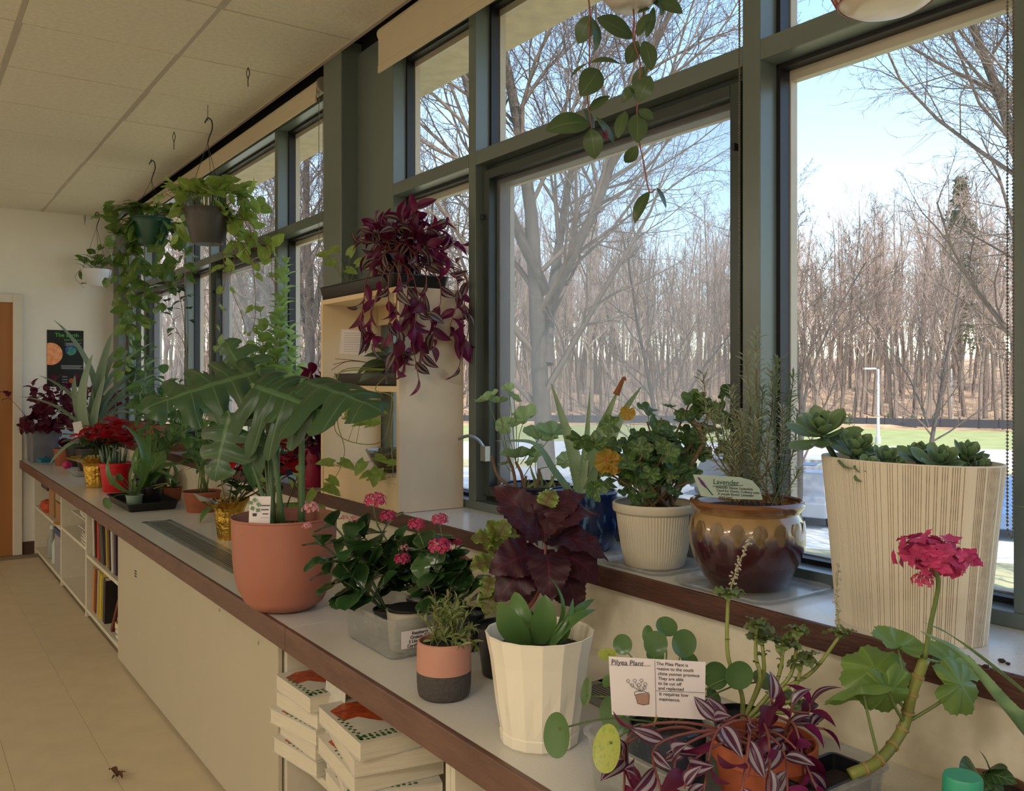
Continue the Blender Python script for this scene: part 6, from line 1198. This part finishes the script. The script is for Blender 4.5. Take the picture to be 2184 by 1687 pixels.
for x, y in ((120, 928), (145, 958), (128, 945)): leafpp(t, GRN[0], b0, PW(x, y, w_ - .2), UP)
k = thing('white_folded_note', PW(167, 925, w_ - .2), 'small white folded note standing among the far leaves', 'card'); MB().obox(PW(167, 915, w_ - .2), .028, .001, .05, rz=-TH + .3, ry=-.2).build('note_sheet', m_paper, k)
# terracotta pot behind tray
C = PZ(140, 992, HC); t = planted('small_terracotta_pot', C, 'plain terracotta clay pot beside the grey planter at the far end'); simplepot(t, C, .07, .13, m_tc, 1.2); b0 = C + UP * .12
for q in range(10): put(t, pick(IRE), b0, V((rnd(-1, 1), rnd(-1, 1), .8)), UP, .1)
t = thing('clear_flat_tray', PZ(165, 1013, HC), 'clear shallow plastic tray at the front of the far worktop', 'tray'); p = PZ(165, 1013, HC); tray(t, p.x - .03, p.x + .15, p.y - .16, p.y + .14, HC, .04, .015, .008, .002, m_clear)
p = PZ(143, 999, HC) ; t = thing('pink_toy_lump', p, 'bright pink small object beside the terracotta pot', 'trinket'); MB().lathe(p, [(.02, 0), (.035, .02), (.03, .04), (.01, .055)], 12, f=lambda i, j, a: 1 + .12 * cos(3 * a)).build('body', pm('hot pink plastic', srgb(200, 40, 100), .4), t, smooth=True)
p = PZ(96, 990, HC + .0) ; p.x = max(p.x, .87); t = thing('teal_scoop', p, 'teal blue plastic scoop lying by the grey planter', 'scoop'); MB().obox(p + UP * .03, .05, .03, .012, rz=.4, rx=.2).build('scoop_pan', pm('teal plastic', srgb(30, 120, 140), .4), t, bevel=.006); MB().tube([p + UP * .03, p + V((.02, .12, .05))], .008, 8).build('handle', MC['teal plastic'], t)
# foil wrapped poinsettias
m_gold, nt, out = newmat('crumpled gold foil'); p_ = nd(nt, 'BsdfPrincipled', i_Metallic=1.0, i_Roughness=.22); p_.inputs['Base Color'].default_value = col4(srgb(206, 168, 78)); v_ = nd(nt, 'TexNoise'); v_.inputs['Scale'].default_value = 34; v_.inputs['Detail'].default_value = 3; tc = nd(nt, 'TexCoord'); nt.links.new(tc.outputs['Object'], v_.inputs[0]); b_ = nd(nt, 'Bump'); b_.inputs['Strength'].default_value = .8; b_.inputs['Distance'].default_value = .01; nt.links.new(v_.outputs[0], b_.inputs['Height']); nt.links.new(b_.outputs[0], p_.inputs['Normal']); nt.links.new(p_.outputs[0], out.inputs[0])
m_silv = pm('silver foil inside', srgb(214, 216, 220), .18, metal=1, var=.02)
def foilpot(t, C, r, h, flare, seed, side=0):
    rg = random.Random(seed); n = 48; ph = [rg.uniform(.9, 1.12) for _ in range(n)]; m = MB()
    prof = [(r * .72, 0), (r * .76, .01), (r * .86, h * .4), (r * .95, h * .72), (r * 1.05, h * .82), (r * flare, h), (r * (flare + .02), h * 1.01), (r * .9, h * .84)]
    m.lathe(C, prof, n, f=lambda i, j, a: 1 + (ph[j] - 1) * (.25 if i < 4 else (1.4 if i in (5, 6) else .5)) + (.35 * max(0, cos(a - side)) if i in (5, 6) else 0)); m.m = 0
    m.build('foil_wrap', m_gold, t, smooth=False); soil(t, C, r * .85, h * .8)
def poinsettia(t, C, b0, pts, w_, size=.11, rad=.0):
    for x, y, dw in pts:
        e = PW(x, y, w_ + dw); sp = stem(t, [b0 + rv(.02), b0.lerp(e, .5), e], .004, m_stemd, .0025, 5, k=3)
        for q in range(11): a = q * 2.4; put(t, pick(POI), e, V((cos(a), sin(a), rnd(-.35, .45))), UP + rv(.3), size * rnd(.7, 1.15))
        leafy(t, sp, POG, 7, .10, .3, .95, ang=80, droop=.25)
C = PZ(208, 1039, HC); t = planted('far_poinsettia', C, 'red poinsettia in gold foil beside the small red succulent pot'); foilpot(t, C, .085, .185, 1.5, 3, 3.6); w_ = depth(C); poinsettia(t, C, C + UP * .15, ((205, 918, 0), (245, 908, .08), (272, 925, 0), (232, 935, -.12), (190, 935, -.05), (262, 945, -.1)), w_, .12)
C = PZ(490, 1149, HC); t = planted('near_poinsettia', C, 'red poinsettia in crumpled gold foil behind the monstera'); foilpot(t, C, .062, .16, 1.35, 5, 3.5); w_ = depth(C); poinsettia(t, C, C + UP * .13, ((530, 960, 0), (575, 950, .1), (610, 985, .05), (560, 1000, -.05), (640, 1000, .1), (500, 985, .0), (590, 930, .15)), w_, .125)
m = MB(); p = C + UP * .158 - CR * .10; m.add([C + UP * .15 - CR * .05, p + V((-.02, .05, .012)), p + V((-.045, .01, .03)), p + V((-.03, -.03, .0)), p + V((.0, -.05, -.012)), C + UP * .14 - CR * .03 - CF * .04], [(0, 1, 2), (0, 2, 3), (0, 3, 4), (0, 4, 5)]); m.build('foil_flap', m_silv, t)
for q in range(5): s0 = C + UP * .13 + rv(.02); stem(t, [s0, PW(470 + q * 30, 1010, w_), PW(480 + q * 35, 975, w_)], .0025, m_wood, .0015, 5)
# red pot with zebra succulents
C = PZ(247, 1048, HC); t = planted('succulent_in_red_pot', C, 'upright finger succulents in a bright red tapered pot'); pot(t, C, [(.066, 0), (.069, .005), (.086, .145), (.091, .147), (.093, .165), (.09, .168)], pm('bright red plastic', srgb(190, 24, 34), .35, var=.02), 32, .004); soil(t, C, .084, .15); w_ = depth(C)
m_suc = pm('grey succulent', srgb(104, 128, 112), .5, var=.2, scale=60)
for q in range(26):
    a = rnd(0, 6.28); r = .065 * rnd(0, 1) ** .5; s0 = C + V((r * cos(a), r * sin(a), .15)); MB().tube([s0, s0 + V((cos(a) * r * .4, sin(a) * r * .4, rnd(.07, .13)))], [.009, .002], 6).build('leaf', m_suc, t, smooth=True)
MB().lathe(C + V((-.05, -.055, .152)), [(.004, 0), (.014, .008), (.014, .018), (.004, .026)], 14).build('red_bead', pm('red bead', srgb(200, 20, 30), .3), t, smooth=True)
# black tray with little pots
t = thing('black_flat_tray', V((1.05, 4.84, HC)), 'black flat nursery tray on the worktop before the metal grille', 'tray'); tray(t, .945, 1.165, 4.60, 5.08, HC, .042, .01, .012, .002, m_blk, rim=.006)
zb = HC + .006
def spiky(name, C, lab, pr, ph_, pm_, lv, me=None, sx=1, cat='potted plant', extra=None):
    t = planted(name, C, lab, cat); w_ = depth(C); simplepot(t, C, pr, ph_, pm_, 1.2); b0 = C + UP * ph_ * .95
    for x, y, dw, n_ in lv: leafpp(t, pick(me or STR), b0 + rv(.006), PW(x, y, w_ + dw), n_, sx)
    return t, b0, w_
C = V((.985, 4.68, zb)); t, b0, w_ = spiky('seedling_in_clear_cup', C, 'seedling with upright strap leaves in a small cup at the tray corner', .033, .07, pm('green tinted cup', srgb(120, 146, 128), .3), ((262, 905, .05, cn(.95, 0, .4)), (238, 960, .02, cn(-.6, .2, .7)), (330, 965, .05, cn(-.2, .9, .3)), (288, 1010, 0, cn(.3, .3, .8))), [STR[1]], 1.0)
for x, y, r in ((229, 1069, 13), (242, 1022, 10), (255, 1015, 9)): c = PW(x, y, w_ - .03); stem(t, [b0, b0.lerp(c, .6) + UP * .02, c], .0014, m_stem, .001, 4); put(t, pick(PIL), c, V((rnd(-1, 1), 0, -1)), cn(-.4, .4, .8), r * w_ / F)
C = V((1.075, 4.78, zb)); t, b0, w_ = spiky('leafy_spider_plant', C, 'arching pale leafed plant in a black pot in the nursery tray', .055, .10, m_blk, ((388, 990, 0, cn(.2, .9, .3)), (370, 1020, -.1, cn(.3, .8, .4)), (300, 985, .1, cn(-.3, .8, .4)), (352, 960, .1, cn(.1, .8, .4)), (330, 1000, -.1, cn(0, .8, .5)), (382, 1035, -.1, cn(.3, .8, .3)), (310, 1010, -.1, cn(-.4, .7, .5))), GRN + [STR[1]], 1.0)
sp = stem(t, [b0, PW(360, 1030, w_ - .05), PW(328, 1042, w_ - .12)], .003, m_ys, .002, 5)
C = V((1.10, 5.00, zb)); spiky('aloe_in_black_pot', C, 'small upright aloe in a black pot at the back of the nursery tray', .05, .11, m_blk, ((305, 930, 0, cn(.3, 0, 1)), (320, 920, 0, cn(.3, 0, 1)), (335, 935, 0, cn(.3, .2, 1)), (296, 950, 0, cn(-.3, .3, 1))), [STR[1]], 1.3)
C = V((1.235, 4.95, HC)); t, b0, w_ = spiky('little_clay_pot_plant', C, 'leafy plant in a little terracotta pot behind the nursery tray', .04, .07, m_tc, ((375, 985, 0, UP), (392, 1000, 0, UP), (360, 980, 0, UP), (385, 1030, -.05, UP)), GRN, .9)
# foliage between the grille and the window: several pots
bush('leafy_green_plant', V((1.22, 5.35, HC)), 'loose mid green leafy plant in a black pot behind the nursery tray', .075, .13, m_blk, 350, 905, 62, 60, 0, GRN, .10, 14)
bush('leafy_green_plant', V((1.25, 4.45, HC)), 'mid green leafy plant in a terracotta bowl left of the monstera leaves', .07, .10, m_tc, 425, 925, 65, 62, 0, GRN, .095, 14)
bush('broad_leafed_plant', SP(345, 1.49), 'plant with broad grey green leaves on the sill below the green basket', .08, .14, m_tc, 335, 840, 62, 62, 0, GRN + BRO[:1], .16, 12, lv=6)
bush('broad_leafed_plant', SP(430, 1.49), 'pointed-leaf green plant on the sill behind the monstera', .08, .14, m_blk, 420, 830, 55, 50, 0, GRN, .13, 10, lv=6)
bush('terracotta_sill_plant', SP(385, 1.47), 'short leafy plant in a terracotta pot on the far sill', .07, .12, m_tc, 385, 900, 30, 30, 0, GRN, .09, 8, lv=5)
bush('sill_seedling', SP(600, 1.49), 'narrow-leaved seedlings in a black pot on the sill behind the poinsettia', .06, .10, m_blk, 590, 900, 36, 50, 0, [STR[1], CAR[0]], .12, 8, lv=7)
# tall mint against the window
C = SP(548, 1.50); t = planted('tall_mint', C, 'tall pale green mint climbing against the far casement window'); w_ = depth(C); simplepot(t, C, .07, .12, m_blk); b0 = C + UP * .11
for x, y, mx, my, n in ((608, 560, 600, 700, 16), (585, 690, 580, 780, 11), (560, 700, 560, 800, 10), (620, 700, 610, 790, 10), (640, 795, 615, 830, 7), (540, 740, 545, 820, 8), (505, 770, 530, 840, 7), (575, 740, 575, 820, 9), (600, 640, 595, 760, 12), (525, 800, 540, 850, 7), (630, 745, 610, 820, 8), (555, 660, 562, 780, 8), (470, 730, 510, 800, 5)):
    e = PW(x, y, w_ + rnd(-.1, .08)); sp = stem(t, [b0 + rv(.03), PW(mx, my, w_), e], .0028, m_ys, .0014, 5, k=5); leafy(t, sp, MIN, n, .085, .3, 1.02, ang=62, droop=.05, up=.5, side=.1, phyl=pi / 2, pair=True, taper=.2, jit=.3)
C = SP(392, 1.50); t = planted('dark_ficus', C, 'thin dark-leaved plant rising in front of the far casement'); w_ = depth(C); simplepot(t, C, .06, .12, m_blk); b0 = C + UP * .11
for pts in (((400, 760), (385, 640), (375, 600)), ((398, 760), (375, 700), (352, 640)), ((400, 780), (400, 660), (392, 610))): sp = stem(t, [b0] + [PW(x, y, w_) for x, y in pts], .003, m_wood, .0015, 5); leafy(t, sp, DKL, 6, .12, .55, 1.02, ang=75, droop=.35)
bush('narrow_leaf_tall_plant', SP(300, 1.49), 'tall pale plant with long narrow leaves in the far window corner', .08, .14, m_tc, 310, 760, 40, 75, 0, GRN, .15, 9, lv=5)
# green pot behind the monstera
C = V((1.085, 2.84, HC)); t = planted('apple_green_pot', C, 'apple green wide pot half hidden behind the monstera pot'); pot(t, C, [(.06, 0), (.075, .01), (.100, .13), (.114, .19), (.118, .192), (.118, .22), (.115, .222)], pm('apple green plastic', srgb(134, 160, 92), .4, var=.02), 40, .003); soil(t, C, .105, .19); w_ = depth(C)
for q in range(7): e = PW(rnd(540, 640), rnd(985, 1030), w_); s0 = C + V((rnd(-.05, .05), rnd(-.05, .05), .19)); sp = stem(t, [s0, e], .003, m_wood, .002, 5); leafy(t, sp, MIN, 4, .05, .5, 1.02)
MB().tube([C + V((-.08, 0, .13)), PW(528, 900, w_)], .0016, 5).build('twisted_cord', pm('black and white cord', srgb(60, 60, 60), .5), t)
p = PZ(448, 1112, HC) + UP * .002; t = thing('fallen_strap_leaf', p, 'green strap leaf lying across the worktop left of the gold foil pot', 'leaf'); leafpp(t, STR[1], PZ(426, 1117, HC) + UP * .003, PZ(474, 1104, HC) + UP * .012, UP, 1.2)
p = PZ(250, 1660, 0); t = thing('dried_leaf_scrap', p, 'shrivelled brown leaf lying on the floor in front of the heater cabinet', 'leaf'); m_dl = pm('dried brown leaf', srgb(104, 66, 42), .8, var=.3, scale=60)
for x0, y0, x1, y1 in ((250, 1660, 232, 1650), (250, 1660, 272, 1657), (250, 1660, 262, 1668), (250, 1660, 238, 1668), (250, 1660, 255, 1650)): leafpp(t, leafmesh('leaf', m_dl, W=.2, p=.9, fold=.5, n=5, m=1, arch=.3), PZ(x0, y0, 0) + UP * .004, PZ(x1, y1, 0) + UP * rnd(.004, .015), UP)
p = PZ(713, 1290, HC); t = thing('dried_black_leaf', p, 'shrivelled dark leaf lying on the worktop between the terracotta pot and the clear container', 'leaf')
for q in range(5): leafpp(t, leafmesh('leaf', pm('blackened leaf', srgb(52, 34, 38), .7), W=.25, p=.9, fold=.6, n=5, m=1, arch=.4), p + UP * .004, p + V((rnd(-.02, .02), rnd(-.02, .02), rnd(.003, .03))), rv(1))
# ================================================================ shelf contents
m_pg = pm('book pages', srgb(222, 212, 188), .8, var=.08, scale=60, stretch=(.2, .2, 12))
def book(c, dx, dy, dz, colr, label, rz=0, rx=0, group=None, name='book', art=None, ry=0, cat='book'):
    """flat lying book, dx by dy, dz thick; spine on +x side"""
    t = thing(name, c, label, cat, group); cv = pm('cover %d %d %d' % tuple(int(q * 255) for q in colr), colr, .4, var=.05)
    T = M.Translation(V(c)) @ M.Rotation(rz, 4, 'Z') @ M.Rotation(ry, 4, 'Y') @ M.Rotation(rx, 4, 'X')
    def tb(nm, mt, x0, y0, z0, x1, y1, z1):
        m = MB().box(x0, y0, z0, x1, y1, z1); m.v = [T @ v for v in m.v]; return m.build(nm, mt, t)
    e = .0012; tb('pages', m_pg, -dx / 2 + .003, -dy / 2 + .003, e, dx / 2 - e, dy / 2 - .003, dz - e)
    m = MB().box(-dx / 2, -dy / 2, 0, dx / 2, dy / 2, e).box(-dx / 2, -dy / 2, dz - e, dx / 2, dy / 2, dz).box(dx / 2 - e, -dy / 2, e, dx / 2, dy / 2, dz - e); m.v = [T @ v for v in m.v]; m.build('cover', cv, t)
    if art: art(t, T, dx, dy, dz)
    return t
m_gd = pm('green dot print', srgb(62, 120, 50), .4, var=.25, scale=80); m_or = pm('orange cell print', srgb(206, 92, 30), .4, var=.2, scale=50, col2=srgb(140, 30, 24)); m_bl2 = pm('grey blue print', srgb(90, 100, 104), .4, var=.3, scale=90)
def bioart(t, T, dx, dy, dz):
    m = MB(); rg = random.Random(int(T[1][3] * 1e4))
    for q in range(34):
        u = -dx / 2 + .012 + (q // 3) * .0145; v = -dy / 2 + .016 + (q % 3) * .011 + rg.uniform(-.003, .003); r = rg.uniform(.004, .0062)
        m.add([T @ V((u + r * cos(k * pi / 4), v + r * sin(k * pi / 4), dz + .0004)) for k in range(8)], [tuple(range(8))])
    for q in range(14):
        v = -dy / 2 + .02 + q * .012; u = -dx / 2 + .012 + (q % 2) * .008; m.add([T @ V((u + .005 * cos(k * pi / 4), v + .005 * sin(k * pi / 4), dz + .0004)) for k in range(8)], [tuple(range(8))])
    m.build('cover_dots', m_gd, t)
    MB().add([T @ V((x * dx / 2, y * dy / 2, dz + .0003)) for x, y in ((-.85, .05), (-.5, .1), (-.2, -.25), (.15, -.5), (.7, -.5), (.97, -.1), (.97, .9), (.4, .95), (-.1, .8), (-.5, .85), (-.9, .6))], [tuple(range(11))]).build('cover_art', m_or, t)
    MB().add([T @ V((dx * .22 + .03 * cos(k * pi / 8), dy * .12 + .035 * sin(k * pi / 8), dz + .0006)) for k in range(16)], [tuple(range(16))]).build('cover_medallion', m_bl2, t)
WH = srgb(222, 216, 200); z = .341
for q, (dz, rz, ox) in enumerate(((.042, .04, 0), (.044, -.05, .012), (.040, .08, -.008), (.042, .02, .006), (.044, -.07, .0))):
    book(V((1.02 + ox, 2.375, z)), .215, .24, dz, WH, 'white textbook with orange and green cover art, %s in the left stack' % ('bottom', 'second from the bottom', 'middle', 'second from the top', 'top')[q], rz + .1, group='white textbooks', art=bioart, name='textbook'); z += dz + .001
zA = z; z = .341
for q, (dz, rz, ox, oy) in enumerate(((.042, .04, 0, 0), (.040, -.16, .0, .0), (.044, .06, -.01, .02), (.042, -.05, .0, .0), (.044, .1, -.012, .0))):
    book(V((1.035 + ox, 2.04 + oy, z)), .235, .285, dz, WH, 'white textbook with orange and green cover art, %s in the right stack' % ('bottom', 'second from the bottom', 'middle', 'second from the top', 'top')[q], rz - .15, group='white textbooks', art=bioart, name='textbook'); z += dz + .001
t = thing('bent_textbook_cover', V((.975, 2.25, .345)), 'open bent white textbook cover hanging out between the two stacks', 'book'); m = MB(); vs = []
for i in range(9):
    f = i / 8; a = f * 1.3
    for y in (2.235, 2.245): vs.append((.95 + .05 * (1 - cos(a)), y - .10 + .1 * f + (y - 2.24) * 12, .35 + .24 * f))
m.add(vs, [(2 * i, 2 * i + 1, 2 * i + 3, 2 * i + 2) for i in range(8)]); m.build('cover', pm('white cover', WH, .4), t, smooth=True)
t = book(V((1.07, 1.75, .341)), .2, .25, .012, srgb(190, 160, 112), 'tan folder printed with a dark floral spray lying on the shelf', .1, name='floral_folder', cat='folder'); book(V((1.05, 1.73, .355)), .21, .22, .006, srgb(206, 180, 132), 'pale tan sheet folder on top of the floral folder', -.1, name='floral_folder', cat='folder')
for q in range(7): p = V((.975 + q * .014, 1.73 + q * .01, .3622)); MB().tube([p, p + V((.012, (-1) ** q * .016, .0004))], .0012, 4).build('printed_sprig', m_ink, t)
book(V((1.0, 1.90, .345)), .1, .12, .012, srgb(70, 120, 170), 'small blue booklet wedged in front of the right textbook stack', .5)
bx('x', m_tc, (1.0, 2.2, .054, 1.2, 2.4, .2)).name = 'cardboard_box'; o = COL.objects['cardboard_box']; tag(o, 'brown cardboard box on the bottom shelf under the textbooks', 'box'); o.data.materials[0] = pm('cardboard', srgb(168, 126, 82), .8, var=.05)
m_cb2 = MC['cardboard']
# unit beside the heater: upright books, upper and lower shelf
def upright(y, z, th, h, d, colr, label, lean=0, x0=.965):
    t = thing('book', V((x0 + d / 2, y, z)), label, 'book'); cv = pm('cover %d %d %d' % tuple(int(q * 255) for q in colr), colr, .45, var=.05); T = M.Translation(V((x0 + d / 2, y, z))) @ M.Rotation(lean, 4, 'X')
    m = MB().box(-d / 2, -th / 2, 0, d / 2, -th / 2 + .001, h).box(-d / 2, th / 2 - .001, 0, d / 2, th / 2, h).box(-d / 2, -th / 2, 0, -d / 2 + .001, th / 2, h); m.v = [T @ v for v in m.v]; m.build('cover', cv, t)
    m = MB().box(-d / 2 + .001, -th / 2 + .001, .003, d / 2 - .003, th / 2 - .001, h - .003); m.v = [T @ v for v in m.v]; m.build('pages', m_pg, t)
for y, th, h, c, l, ln in ((5.66, .03, .27, srgb(222, 214, 200), 'white spined book at the left end of the upper row', -.12), (5.61, .02, .26, srgb(96, 42, 32), 'dark brown book in the upper row', -.12), (5.52, .05, .27, srgb(190, 52, 36), 'thick red orange binder in the upper row', -.05), (5.45, .02, .25, srgb(90, 86, 80), 'dark grey magazine in the upper row', -.25), (5.41, .02, .26, srgb(120, 112, 104), 'mid grey magazine in the upper row', -.28), (5.36, .02, .26, srgb(70, 66, 64), 'charcoal magazine in the upper row', -.28),
                        (5.26, .04, .26, srgb(176, 140, 58), 'mustard yellow book in the upper row', -.15), (5.19, .02, .26, srgb(60, 48, 46), 'black book in the upper row', -.12), (5.12, .05, .26, srgb(196, 190, 184), 'white notebook in the upper row', -.12), (5.04, .05, .26, srgb(50, 34, 66), 'dark violet spiral notebook in the upper row', -.08), (4.90, .03, .20, srgb(72, 104, 60), 'green book at the right end of the upper row', .1)):
    upright(y, .377, th, h, .2, c, l, ln)
for y, th, h, c, l, ln in ((5.68, .04, .26, srgb(206, 128, 60), 'orange book at the left end of the lower row', .14), (5.61, .03, .26, srgb(110, 50, 40), 'maroon book in the lower row', .14), (5.56, .02, .27, srgb(214, 200, 160), 'cream book in the lower row', .14), (5.52, .03, .27, srgb(206, 172, 56), 'bright yellow book in the lower row', .14), (5.47, .03, .26, srgb(226, 206, 90), 'pale yellow book in the lower row', .14), (5.36, .06, .25, srgb(36, 30, 32), 'thick black book in the lower row', .12), (5.16, .03, .27, srgb(112, 40, 32), 'dark red book leaning hard to the left in the lower row', .75)):
    upright(y, .053, th, h, .2, c, l, ln)
zz = .053
for c, l in ((srgb(70, 104, 110), 'blue grey book at the bottom of the small pile'), (srgb(60, 52, 50), 'black book in the small pile'), (srgb(196, 160, 104), 'tan paperback in the small pile'), (srgb(90, 56, 50), 'brown book on top of the small pile')): book(V((1.06, 4.92, zz)), .2, .18, .028, c, l, rnd(-.1, .1)); zz += .029
# paper tray unit
for q, zt in enumerate((.50, .56)): t = thing('paper_tray', V((1.06, 5.98, zt)), ('lower', 'upper')[q] + ' white paper tray sheet held in the shelf unit with the bottle', 'tray'); bx('tray_board', m_white, (.95, 5.85, zt, 1.25, 6.1 + .25 * q, zt + .006), t)
zz = .566
for c, l in ((srgb(70, 92, 88), 'dark teal book under the worktop edge'), (srgb(196, 190, 176), 'pale book under the worktop edge'), (srgb(96, 124, 116), 'green grey book on top under the worktop edge')): book(V((1.06, 6.02, zz)), .2, .24, .022, c, l, rnd(-.1, .1)); zz += .023
zz = .412
for q in range(4): book(V((1.05, 5.92, zz)), .2, .2, .016, srgb(150 + q * 14, 146 + q * 12, 140 + q * 10), ('lowest', 'second lowest', 'second highest', 'highest')[q] + ' grey folder in the pile beside the red brown picture book', rnd(-.15, .15)); zz += .02
C = V((1.0, 5.88, .053)); t = thing('soda_bottle', C, 'dark crumpled plastic bottle standing on the bottom shelf', 'bottle'); MB().lathe(C, [(.034, 0), (.04, .01), (.04, .08), (.036, .10), (.04, .13), (.03, .18), (.014, .22), (.013, .25)], 20).build('body', pm('grey green bottle', srgb(84, 92, 92), .2), t, smooth=True, auto=40); MB().lathe(C + UP * .25, [(.015, 0), (.015, .016)], 14).build('cap', m_blk, t)
# far unit boxes
def boxthing(nm, b, mt, lab, lid=None, cat='box'):
    t = thing(nm, V(((b[0] + b[3]) / 2, (b[1] + b[4]) / 2, b[2])), lab, cat); bx('body', mt, b, t, bevel=.004)
    if lid: bx('lid', lid, (b[0] - .006, b[1] - .006, b[5] - .03, b[3] + .006, b[4] + .006, b[5] + .012), t, bevel=.004)
    elif cat == 'box': bx('flap_seam', m_dark, (b[0] + .002, (b[1] + b[4]) / 2 - .001, b[5] - .0005, b[3] - .002, (b[1] + b[4]) / 2 + .001, b[5] + .0006), t)
boxthing('cardboard_box', (.97, 7.28, .397, 1.2, 7.52, .62), m_cb2, 'upright brown cardboard box on the far upper shelf')
boxthing('cardboard_box', (.97, 6.98, .397, 1.2, 7.18, .53), m_cb2, 'low brown cardboard box on the far upper shelf')
boxthing('clear_lidded_bin', (.97, 6.83, .54, 1.25, 7.2, .66), pm('milky plastic', srgb(176, 160, 136), .3), 'flat milky plastic bin stacked on the low cardboard box', cat='container')
boxthing('clear_lidded_bin', (.97, 6.80, .397, 1.2, 6.95, .535), pm('smoky plastic', srgb(112, 106, 110), .3), 'small smoky plastic bin on the far upper shelf', cat='container')
boxthing('blue_lidded_bin', (.955, 6.80, .054, 1.3, 7.12, .345), pm('milky white plastic', srgb(170, 168, 168), .35), 'milky bin with a blue lid on the far bottom shelf', pm('blue lid', srgb(62, 84, 130), .4), cat='container')
boxthing('black_lidded_bin', (.97, 7.6, .56, 1.2, 7.95, .60), m_blk, 'flat black bin lid under the worktop at the far end', cat='container')
for q, (y, s) in enumerate(((7.72, .05), (7.62, .055), (7.86, .045))): C = V((1.0, y, .397)); t = thing('orange_bag', C, ('middle', 'rightmost', 'leftmost')[q] + ' of the orange plastic bags on the far shelf', 'bag', 'orange bags'); MB().lathe(C, [(s * .8, 0), (s * 1.1, s * .5), (s * .9, s * 1.2), (s * .2, s * 1.6)], 12, sy=1.1, f=lambda i, j, a: 1 + .1 * sin(j * 2.3 + i)).build('body', pm('orange plastic bag', srgb(190, 72, 38), .45), t, smooth=False)
for q, (y, c) in enumerate(((7.32, srgb(196, 206, 186)), (7.55, srgb(150, 156, 150)))): C = V((1.0, y, .054)); t = thing('spray_bottle', C, ('pale green', 'grey')[q] + ' bottle standing on the far bottom shelf', 'bottle'); MB().lathe(C, [(.035, 0), (.037, .01), (.037, .14), (.015, .19), (.014, .22)], 18).build('body', pm('bottle %d' % q, c, .4), t, smooth=True, auto=40); MB().lathe(C + UP * .22, [(.017, 0), (.017, .03)], 12).build('cap', m_white, t)
for q, y in enumerate((6.88, 6.97)): book(V((.99, y, .397 if q else .397)), .12, .1, .008, srgb(214, 168, 84), ('right', 'left')[q] + ' yellow envelope sticking out at the far shelf edge', .3 - q * .5, name='yellow_envelope', cat='envelope')
